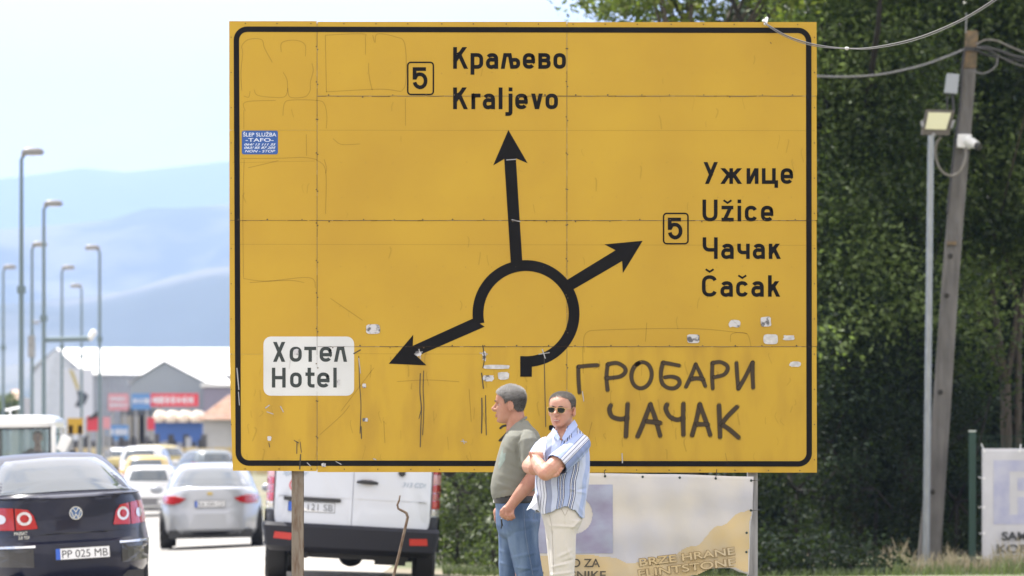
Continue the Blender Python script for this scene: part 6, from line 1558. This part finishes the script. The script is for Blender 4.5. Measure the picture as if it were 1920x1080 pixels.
# belt
M_belt = mat('belt_black', (.015, .015, .018), .4)
mb = MB(); mb.loft([lsec(944, 928, 1009, .180, 2.3, .004), lsec(930, 924.5, 1008.5, .178, 2.3, .004)], 44); organic(mb, 'belt', M_belt, m1, .006, 1)
mb = MB(); q = l(928, 938, 0); mb.box((q.x - .006, q.y, q.z), (.012, .05, .036)); mb.build('buckle', M_chrome, m1, bevel=.003)
# jeans
M_jean = mat('blue_denim', (.055, .10, .20), .85, col2=(.135, .20, .32), vscale=5, detail=8, thresh=(.42, .62), aniso=(1.6, 1.6, .5), bump=.25, bscale=130)
mb = MB()
mb.loft([lsec(936, 927.5, 1008, .176), lsec(950, 929, 1012.5, .181), lsec(968, 929, 1014, .184), lsec(985, 930, 1012, .184), lsec(1000, 934, 1009, .178), lsec(1008, 942, 1005, .16)], 44)
def leg(mb, secs, cy_, hy):
    mb.loft([lsec(py, f, b, hy * k, 2.2, 0, cy_) for py, f, b, k in secs], 30)
leg(mb, [(975, 946, 1013, 1.0), (1000, 949, 1009.5, 1.0), (1025, 954, 1010, .97), (1050, 960, 1014, .93), (1080, 967, 1019, .88), (1110, 972, 1021, .82), (1150, 975, 1022, .78), (1185, 974, 1022, .76), (1197, 973, 1023, .78)], -.092, .094)
leg(mb, [(975, 931, 985, 1.0), (1000, 934, 985, 1.0), (1030, 935, 984, .97), (1060, 934.5, 981, .92), (1080, 936, 982, .88), (1120, 940, 984, .82), (1160, 943, 986, .78), (1195, 943, 989, .78)], .095, .094)
F2 = folds([(l(950, 985, -.18), l(965, 1040, -.18), .012, .005), (l(985, 960, -.19), l(1000, 985, -.17), .010, .004), (l(955, 1000, -.18), l(1000, 990, -.18), .010, -.004), (l(960, 1045, -.17), l(1005, 1035, -.17), .010, .005), (l(964, 1062, -.16), l(1008, 1068, -.16), .009, .006), (l(968, 1076, -.16), l(1014, 1060, -.16), .008, -.005), (l(940, 980, -.15), l(962, 1000, -.18), .009, .004),
            (l(936, 1030, .0), l(958, 1045, .02), .010, .005), (l(937, 1055, .0), l(960, 1062, .02), .008, .005), (l(932, 950, -.15), l(948, 985, -.18), .008, -.003), (l(978, 955, -.19), l(990, 1078, -.18), .0035, .0028)])
jeans = organic(mb, 'jeans', M_jean, m1, .006, 4, F2)
M_stitch = mat('stitching', (.16, .20, .28), .8)
jb = BVHTree.FromPolygons([tuple(v.co) for v in jeans.data.vertices], [tuple(p.vertices) for p in jeans.data.polygons])
def onsurf(bv, fn, px, py, e=.002):
    q = fn(px, py); h = bv.ray_cast(Vector((q.x, -2, q.z)), Vector((0, 1, 0)))
    return Vector((q.x, (h[0].y if h[0] else 0) - e, q.z))
mb = MB()
for L in ([(982, 950), (983, 975), (985, 1000), (989, 1025), (994, 1050), (999, 1078)], [(1000, 962), (1013, 963)], [(1000, 962), (1000.5, 980), (1005, 986)], [(936, 948), (941, 960), (950, 968)]):
    pts = []
    for i in range(len(L) - 1):
        for t in (0, .25, .5, .75): pts.append(onsurf(jb, l, L[i][0] + (L[i + 1][0] - L[i][0]) * t, L[i][1] + (L[i + 1][1] - L[i][1]) * t, .0005))
    pts.append(onsurf(jb, l, *L[-1], .0005)); mb.tube(pts, .0016, 5)
mb.build('seam', M_stitch, jeans)
M_shoe = mat('shoe_brown', (.06, .04, .03), .5)
def shoe(parent, c, ang, m):
    mb = MB(); Mx = frame(c, ang); mb.loft([(.06, 0, .0, .145, .048, 2.6), (.06, 0, .02, .15, .052, 2.6), (.055, 0, .045, .14, .048, 2.4), (.02, 0, .075, .095, .043, 2.3), (-.02, 0, .11, .055, .042, 2.2)], 28, M=Mx)
    mb.build('shoe', m, parent, smooth=True, sharp=60)
for q in (l(990, 0, -.09), l(960, 0, .10)): shoe(m1, Vector((q.x + .0, q.y, 0)), 180, M_shoe)
# key strap hanging from his hand
mb = MB(); mb.tube([l(930, 975, .10), l(925, 984, .09), l(923, 992, .085)], .0018, 5); mb.tube([l(940, 972, -.25), l(941.5, 984, -.22), l(939.5, 990, -.20)], [.005, .006, .003], 6)
kk = mb.build('key_strap', M_dark); tag(kk, 'dark key strap held in the fist of the man in the T-shirt', 'key strap'); kk.location = m1.location

# ---------------- man in the striped shirt, arms folded
YR2 = 27.35; sR = F / YR2; XR = (1055 - 960) / sR; gR = gh(XR, YR2)
m2 = thing('person', 'man in sunglasses and striped shirt with folded arms and off-white trousers', 'person', (XR, YR2, gR))
def r(px, py, y=0.0): return Vector(((px - 1055) / sR, y, CH + (HY - py) / sR - gR))
def rsec(py, a_, b_, hy, e=2.3, grow=0.0, cy_=0.0, yaw=0):
    a = r(a_, py); c = r(b_, py); return ((a.x + c.x) / 2, cy_, a.z, (c.x - a.x) / 2 + grow, hy + grow, e, yaw)
HM2 = frame(r(1052.5, 800.5, -.015), -90 - 22, 3, -3) @ Matrix.Diagonal((1, 1, .935, 1)); HS2 = .97
mb = MB(); add_head(mb, HM2, HS2, nose=.99, mouth_open=True)
mb.limb([r(1060, 818, .01), r(1058, 800, .0), r(1056, 782, .0)], [.066, .058, .056], 20)
mb.loft([rsec(py, a, b, hy, 2.3, -.01) for py, a, b, hy in [(985, 1036, 1076, .10), (965, 1022, 1084, .125), (930, 1008, 1097, .145), (890, 1008, 1100, .15), (850, 1013, 1100, .15), (830, 1022, 1098, .14), (815, 1032, 1092, .11), (806, 1042, 1080, .07)]], 40)
# his left arm (nearer): shoulder, elbow low at the left, hand up on the other arm
mb.limb([r(1078, 840, -.08), r(1062, 852, -.19), r(1032, 880, -.265), r(1022, 888, -.275)], [.045, .056, .053, .047])
mb.limb([r(1022, 888, -.275), r(1014, 878, -.235), r(1006, 866, -.17), r(1002, 858, -.12)], [.046, .046, .038, .031])
mb.ell(r(1001, 855, -.10), (.026, .045, .026), Matrix.Rotation(R(20), 3, 'X'))
for k in range(4):
    a = 999.5 + k * 4.3; finger(mb, [r(a - 1.5, 852.5 - k * .2, -.125), r(a, 848.2 - k * .2, -.135), r(a + 2.2, 849.5, -.150), r(a + 4, 853.5, -.157), r(a + 4.6, 857.5, -.155)], .0092, .0078)
finger(mb, [r(998, 858, -.13), r(994, 853, -.15), r(994, 849, -.155)], .0105, .0085)
# his right arm (farther): elbow at the far left, forearm runs back under the other
mb.limb([r(1022, 838, .08), r(1006, 857, .0), r(993, 873, -.07)], [.040, .047, .045]); mb.ell(r(993, 874, -.07), (.044, .045, .043))
mb.limb([r(993, 874, -.07), r(1003, 877, -.15), r(1020, 880, -.20), r(1036, 885, -.185)], [.050, .048, .040, .032])
mb.ell(r(1040, 886, -.19), (.036, .022, .030))
for k, (x_, y_) in enumerate(((1050.5, 878.5), (1048, 882.8), (1044.5, 887), (1040, 890.5))):
    finger(mb, [r(x_ - 10, y_ + 2.5, -.23), r(x_ - 4, y_ + 2.8, -.285), r(x_ + 1, y_ + 1.6, -.295), r(x_ + 3, y_ - .5, -.28)], .0100, .0088)
mb.limb([r(1056, 975, -.055), r(1055, 1075, -.06), r(1056, 1190, -.06)], [.055, .045, .035]); mb.limb([r(1050, 975, .08), r(1048, 1075, .09), r(1050, 1190, .10)], [.055, .045, .035])
organic(mb, 'body', M_skin2, m2, .0034, 3)
line2 = lambda x, y: interp([(-.12, .040), (-.06, .055), (-.03, .085), (-.018, .125), (.004, .138), (.010, .108), (.022, .112), (.036, .150), (.055, .185), (.075, .203), (.10, .212)], x)
hair('hair', HM2, HS2, line2, m2, ((.07, .06, .055), (.30, .285, .27)), 62, .009, 11000, .0022)
# sunglasses
M_brow = mat('eyebrow', (.06, .045, .04), .8)
for M_, sc_, par in ((HM2, HS2, m2), (HMs, HS, m1)):
    for s_ in (1, -1):
        mb = MB(); mb.tube([M_ @ (Vector(p) * sc_) for p in ((.0985, s_ * .013, .1405), (.0985, s_ * .026, .1455), (.0900, s_ * .043, .1430))], [.0024, .0032, .0018], 7); mb.build('eyebrow', M_brow, par, smooth=True)
M_lip = mat('lips', (.33, .13, .11), .45)
for M_, sc_, par in ((HM2, HS2, m2), (HMs, HS, m1)):
    mb = MB()
    for z, xx, r_ in ((.0545, .0985, .0030), (.0415, .0985, .0036)): mb.tube([M_ @ (Vector(p) * sc_) for p in ((xx - .011, -.023, .048), (xx - .001, -.011, z), (xx + .001, 0, z), (xx - .001, .011, z), (xx - .011, .023, .048))], [.001, r_, r_, r_, .001], 8)
    mb.build('lips', M_lip, par, smooth=True)
sg_ = MB(); LM = lambda x, y, z: HM2 @ (Vector((x, y, z)) * HS2)
M_gold = mat('gold_wire', (.75, .55, .25), .25, 1.0); M_lens = mat('dark_lens', (.010, .014, .012), .12, spec=.25)
def lens_pts(s_): return [(.103 - .10 * (abs(y) - .03) ** 2 * 40 - max(0, abs(y) - .035) * .35, s_ * y, z) for y, z in ((.010, .134), (.030, .136), (.050, .135), (.058, .129), (.056, .111), (.047, .101), (.028, .098), (.014, .103), (.009, .118))]
fr = MB()
for s_ in (1, -1):
    p_ = [LM(*q) for q in lens_pts(s_)]; fr.tube(p_ + [p_[0], p_[1]], .0009, 6)
    fr.tube([LM(.098, s_ * .054, .130), LM(.080, s_ * .072, .129), LM(.02, s_ * .078, .124), (LM(-.012, s_ * .080, .118))], .0014, 6)
fr.tube([LM(.103, -.012, .130), LM(.107, 0, .1305), LM(.103, .012, .130)], .0013, 6); fr.tube([LM(.103, -.012, .122), LM(.108, 0, .124), LM(.103, .012, .122)], .0012, 6)
gl = fr.build('sunglasses', M_gold, m2, smooth=True)
for s_ in (1, -1):
    mb = MB(); p_ = [LM(*q) for q in lens_pts(s_)]; c = sum(p_, Vector()) / len(p_) + (LM(1, 0, 0) - LM(0, 0, 0)).normalized() * .002
    mb.add(p_ + [c], [(i, (i + 1) % len(p_), len(p_)) for i in range(len(p_))]); mb.build('lens', M_lens, gl, smooth=True)
mb = MB(); mb.tube([LM(.0900, -.019, .0500), LM(.0975, -.009, .0490), LM(.0990, 0, .0488), LM(.0975, .009, .0490), LM(.0900, .019, .0500)], [(.0026, .002)] * 5, 8); mb.build('teeth', mat('teeth', (.50, .44, .38), .3), m2, smooth=True)
eyes(HM2, HS2 * .985, m2)
# striped shirt
def stripes(name, stops, attr='u', fine=0.0, wscale=1.0):
    m = bpy.data.materials.new(name); m.use_nodes = True; n = m.node_tree; b = n.nodes['Principled BSDF']; b.inputs['Roughness'].default_value = .75
    at = n.nodes.new('ShaderNodeAttribute'); at.attribute_name = attr; r_ = n.nodes.new('ShaderNodeValToRGB'); r_.color_ramp.interpolation = 'CONSTANT'
    e = r_.color_ramp.elements; e[0].position = 0; e[0].color = (*stops[0][1], 1); e.remove(e[1])
    for p, c in stops[1:32]: k = e.new(p); k.color = (*c, 1)
    n.links.new(at.outputs['Fac'], r_.inputs['Fac']); n.links.new(r_.outputs['Color'], b.inputs['Base Color'])
    z2 = n.nodes.new('ShaderNodeTexNoise'); z2.inputs['Scale'].default_value = 15; bp_ = n.nodes.new('ShaderNodeBump'); bp_.inputs['Strength'].default_value = .35; bp_.inputs['Distance'].default_value = .02
    t = n.nodes.new('ShaderNodeTexCoord'); n.links.new(t.outputs['Object'], z2.inputs['Vector']); n.links.new(z2.outputs['Fac'], bp_.inputs['Height']); n.links.new(bp_.outputs['Normal'], b.inputs['Normal'])
    return m
wh_ = (.60, .63, .73); lb = (.33, .41, .65); mbl = (.20, .26, .46); dk = (.045, .055, .13); pb = (.46, .52, .69); gb = (.26, .30, .44)
def u_(px): return (px - 990) / 125
st = [(990, lb), (998, pb), (1007, dk), (1008, wh_), (1012.5, dk), (1013.5, wh_), (1018, dk), (1019, wh_), (1023, dk), (1024, gb), (1033.5, pb), (1045, dk), (1046.4, lb), (1048.2, dk), (1049.6, wh_), (1051.4, dk), (1052.8, lb), (1054.6, dk), (1056, wh_), (1057.8, dk), (1059.2, lb), (1069, dk), (1070.4, wh_), (1072.2, dk), (1073.6, lb), (1075.4, dk), (1076.8, wh_), (1078.6, dk), (1080, pb), (1092, lb), (1100, pb)]
M_stripe = stripes('striped_cotton', [(u_(a), c) for a, c in st])
tt = [(972, 1004, 1096, .158), (950, 1003, 1097, .160), (925, 1003, 1100.5, .160), (905, 1003, 1104.5, .160), (880, 1004, 1106, .160), (855, 1008, 1106, .162), (838, 1013, 1104, .160), (822, 1022, 1099, .140), (812, 1031, 1093, .118), (804, 1040, 1085, .095), (797, 1044, 1080.5, .078), (788, 1050, 1078.5, .064)]
mb = MB(); mb.loft([rsec(py, a, b, hy, 2.4) for py, a, b, hy in tt], 48)
mb.limb([r(1024, 834, .07), r(1017, 842, .05), r(1009, 853, -.0)], [.054, .058, .057])
def cutR(p):
    px = 1055 + p.x * sR; py = HY - (p.z + gR - CH) * sR
    if p.y < 0: hem = interp([(990, 952), (1004, 956), (1018, 965), (1030, 962), (1046, 955), (1060, 950), (1075, 957), (1092, 972), (1100, 974)], px)
    else: hem = 962
    if py > hem: return True
    if py < 806 and abs(px - 1062) < 24 and p.y < .03 and py < 806 - (px - 1045) * .45: return True
    if p.y < 0 and py < 826 and abs(px - 1052) < (828 - py) * .36: return True
    return py < 789.5
F3 = folds([(r(1010, 905, -.16), r(1055, 915, -.17), .010, .004), (r(1085, 845, -.14), r(1100, 900, -.08), .012, .006), (r(1090, 880, -.12), r(1096, 945, -.10), .010, .007), (r(1060, 915, -.17), r(1098, 925, -.1), .008, .005), (r(1062, 926, -.17), r(1098, 914, -.1), .007, -.005), (r(1020, 900, -.16), r(1015, 950, -.16), .010, .005),
            (r(1035, 900, -.17), r(1032, 955, -.17), .008, -.005), (r(1062, 890, -.17), r(1066, 945, -.17), .009, .004), (r(1040, 830, -.15), r(1020, 850, -.14), .010, .005), (r(1050, 825, -.15), r(1045, 850, -.16), .008, -.004), (r(1080, 940, -.15), r(1094, 965, -.12), .008, .005), (r(1008, 925, -.14), r(1005, 950, -.13), .007, .006), (r(1099, 905, -.08), r(1092, 960, -.1), .007, .007)])
shirt2 = organic(mb, 'shirt', M_stripe, m2, .0055, 4, F3, cutR)
co = np.empty(len(shirt2.data.vertices) * 3); shirt2.data.vertices.foreach_get('co', co); co = co.reshape(-1, 3)
pxv = 1055 + co[:, 0] * sR; pyv = HY - (co[:, 2] + gR - CH) * sR
uu = pxv - (905 - pyv) * .13 * np.clip((pxv - 1035) / 30, 0, 1) + 1.2 * np.sin(pyv * .12)
at = shirt2.data.attributes.new('u', 'FLOAT', 'POINT'); at.data.foreach_set('value', np.clip((uu - 990) / 125, 0.001, .999))
md = shirt2.modifiers.new('s', 'SOLIDIFY'); md.thickness = .003; md.offset = -1
# near sleeve with its own stripes along the arm
slv = [(0, lb), (.10, lb), (.38, dk), (.40, wh_), (.50, dk), (.52, wh_), (.62, dk), (.64, wh_), (.665, dk), (.685, mbl), (.90, lb)]
M_slv = stripes('sleeve_cotton', slv)
mb = MB(); ax0 = r(1091, 823, -.095); ax1 = r(1046, 869, -.235)
mb.limb([r(1080, 832, -.060), r(1088, 831, -.095), r(1074, 846, -.16), ax1, r(1034, 880, -.27)], [.060, .066, .070, .075, .073])
cdir = (ax1 - ax0).normalized(); cutp = r(1044, 873, -.245)
sl = organic(mb, 'sleeve', M_slv, shirt2, .0055, 4, folds([(r(1088, 835, -.17), r(1096, 865, -.12), .008, .005), (r(1080, 850, -.22), r(1092, 872, -.17), .008, .004), (r(1098, 828, -.1), r(1102, 850, -.09), .007, .005)]), lambda p: (p - cutp).dot(cdir) > 0)
co = np.empty(len(sl.data.vertices) * 3); sl.data.vertices.foreach_get('co', co); co = co.reshape(-1, 3) - np.array(ax0)
nd = np.array([-cdir.z * -1, 0, cdir.x * -1.0]); nd = np.array([cdir.z, 0, -cdir.x]); nd /= np.linalg.norm(nd)
dd = co @ nd; lo, hi = dd.min(), dd.max(); v_ = (dd - lo) / (hi - lo)
if nd[2] > 0: v_ = 1 - v_
at = sl.data.attributes.new('u', 'FLOAT', 'POINT'); at.data.foreach_set('value', np.clip(v_, .001, .999))
md = sl.modifiers.new('s', 'SOLIDIFY'); md.thickness = .003; md.offset = -1
# collar
M_coll = stripes('collar_cotton', [(0, lb), (.3, mbl), (.5, lb), (.75, wh_)], 'u')
def leaf_(pts, thick=.004, m=M_coll, name='collar', us=None):
    V = [Vector(p) for p in pts]; n = len(V); c = sum(V, Vector()) / n + Vector((0, -.006, .002)); V2 = [v + Vector((0, thick, 0)) for v in V]; mb = MB()
    mb.add(V + [c], [(i, (i + 1) % n, n) for i in range(n)]); mb.add(V2, [tuple(reversed(range(n)))]); 
    o = mb.build(name, m, shirt2); at = o.data.attributes.new('u', 'FLOAT', 'POINT'); at.data.foreach_set('value', [.12] * len(o.data.vertices)); return o
leaf_([r(1077, 787, -.045), r(1083, 798, -.085), r(1071, 813, -.128), r(1057, 828, -.158), r(1053, 822, -.150), r(1061, 807, -.105), r(1069, 795, -.070)])
leaf_([r(1037, 802, -.070), r(1033, 810, -.110), r(1039, 819, -.145), r(1046, 827, -.158), r(1049, 820, -.148), r(1042, 808, -.100)])
leaf_([r(1053, 829, -.158), r(1058, 822, -.150), r(1050, 852, -.168), r(1040, 880, -.170), r(1035, 880, -.170), r(1044, 850, -.166)], name='placket')
mb = MB(); V = []
for a in np.linspace(R(-150), R(80), 18): V.append(r(1061, 793, .005) + Vector((math.cos(a - .35) * .070, -math.sin(a - .35) * -.0 + math.cos(0) * 0 + math.sin(a + .9) * .066, .012 * math.cos(a - .6))))
mb.tube(V, [(.022, .004)] * 18, 8); mb.v = mb.v

# loose tail at the left
mb = MB(); mb.add([r(1006, 925, -.10), r(1008, 940, -.13), r(1009, 955, -.13), r(1003, 957, -.12), r(995, 953, -.10), r(988, 957, -.08), r(991, 951, -.07), r(998, 940, -.07), r(1003, 926, -.07)], [tuple(range(9))]); o = mb.build('shirt_tail', M_coll, shirt2)
at = o.data.attributes.new('u', 'FLOAT', 'POINT'); at.data.foreach_set('value', [.8] * 9); md = o.modifiers.new('s', 'SOLIDIFY'); md.thickness = .004
# trousers
M_tr = mat('off_white_cotton', (.585, .56, .525), .85, var=.06, vscale=6, bump=.25, bscale=14)
mb = MB()
mb.loft([rsec(945, 1014, 1090, .140), rsec(960, 1014, 1093, .148), rsec(975, 1018, 1092.5, .150), rsec(988, 1021, 1087, .146), rsec(1000, 1024, 1081, .140), rsec(1010, 1026, 1078, .12)], 44)
mb.loft([rsec(py, a, b, .082 * k, 2.2, 0, -.065) for py, a, b, k in [(975, 1030, 1090, 1), (1000, 1029, 1080, 1), (1020, 1030, 1079.5, 1), (1045, 1031, 1079, .98), (1065, 1033, 1077, .95), (1080, 1034, 1077, .93), (1120, 1036, 1078, .85), (1190, 1036, 1077, .8)]], 30)
mb.loft([rsec(py, a, b, .082 * k, 2.2, 0, .09) for py, a, b, k in [(975, 1020, 1075, 1), (1000, 1023, 1072, 1), (1040, 1027, 1068, .97), (1080, 1031, 1066, .93), (1120, 1033, 1066, .85), (1195, 1032, 1068, .8)]], 30)
F4 = folds([(r(1030, 985, -.15), r(1082, 988, -.13), .008, .006), (r(1070, 990, -.14), r(1086, 975, -.12), .008, .008), (r(1025, 972, -.14), r(1040, 1000, -.14), .009, .005), (r(1045, 1045, -.14), r(1072, 1030, -.14), .009, .006), (r(1050, 1055, -.14), r(1076, 1048, -.14), .008, -.006), (r(1036, 1062, -.14), r(1062, 1056, -.14), .008, .006), (r(1060, 1020, -.14), r(1070, 1050, -.14), .010, .005),
            (r(1040, 1000, -.15), r(1042, 1070, -.14), .006, .003), (r(1058, 958, -.15), r(1060, 985, -.15), .005, .004), (r(1030, 1078, -.13), r(1072, 1072, -.13), .008, .006)])
tr2 = organic(mb, 'trousers', M_tr, m2, .0055, 3, F4)
tb = BVHTree.FromPolygons([tuple(v.co) for v in tr2.data.vertices], [tuple(p.vertices) for p in tr2.data.polygons])
mb = MB()
for L in ([(1052, 954), (1059, 967), (1064, 956)], [(1030, 965), (1034, 985), (1036, 1020), (1038, 1078)]):
    pts = []
    for i in range(len(L) - 1):
        for t in (0, .25, .5, .75): pts.append(onsurf(tb, r, L[i][0] + (L[i + 1][0] - L[i][0]) * t, L[i][1] + (L[i + 1][1] - L[i][1]) * t, .0005))
    pts.append(onsurf(tb, r, *L[-1], .0005)); mb.tube(pts, .0014, 5)
mb.build('seam', mat('trouser_seam', (.30, .27, .23), .8), tr2)
for q in (r(1056, 0, -.09), r(1050, 0, .09)): shoe(m2, Vector((q.x, q.y, 0)), -115, M_shoe)

# ---------------- driver of the light truck
dr = thing('person', 'driver in dark blue top behind the windscreen of the white truck', 'person', trk.location + Vector((.53, 1.12, 1.31)))
M_dtop = mat('driver_top', (.035, .05, .09), .85)
mb = MB(); HD = frame(Vector((0, -.04, .60)), -90, 0); add_head(mb, HD, .95)
mb.limb([(0, -.02, .48), (0, -.03, .60)], [.06, .055]); mb.loft([(0, 0, .0, .19, .13, 2.3), (0, 0, .2, .20, .13, 2.3), (0, 0, .38, .22, .12, 2.3), (0, 0, .46, .17, .09, 2.3), (0, 0, .50, .08, .07, 2)], 30)
for s_ in (1, -1):
    mb.limb([(s_ * .20, 0, .42), (s_ * .26, -.12, .20), (s_ * .16, -.42, .34)], [.06, .05, .035]); mb.ell((s_ * .14, -.48, .36), (.035, .045, .04))
    for k in range(4): finger(mb, [(s_ * (.13 + .012 * k), -.50, .38 - .02 * k), (s_ * (.13 + .012 * k), -.54, .37 - .02 * k), (s_ * .12, -.54, .345 - .02 * k)], .010, .008)
    mb.limb([(s_ * .10, 0, .02), (s_ * .12, -.42, .06), (s_ * .12, -.50, -.34)], [.085, .065, .05])
organic(mb, 'body', M_skin, dr, .008, 2)
mb = MB(); mb.loft([(0, 0, .0, .205, .145, 2.3), (0, 0, .2, .215, .145, 2.3), (0, 0, .38, .235, .135, 2.3), (0, 0, .46, .185, .105, 2.3), (0, 0, .49, .10, .08, 2)], 30)
for s_ in (1, -1): mb.limb([(s_ * .20, 0, .42), (s_ * .255, -.11, .22)], [.075, .068])
organic(mb, 'top', M_dtop, dr, .009, 3)
mb = MB()
for s_ in (1, -1): mb.limb([(s_ * .10, 0, .02), (s_ * .12, -.42, .06), (s_ * .12, -.50, -.34)], [.095, .075, .06])
organic(mb, 'trousers', M_dtop, dr, .01, 2)
hair('hair', HD, .95, line1, dr, ((.02, .016, .014), (.04, .03, .028)), 63, .012, 1500, .007)

# ------------------------------------------------------------ the air between here and the mountains
hzo = hz.build('haze', M_haze); hzo['kind'] = 'stuff'
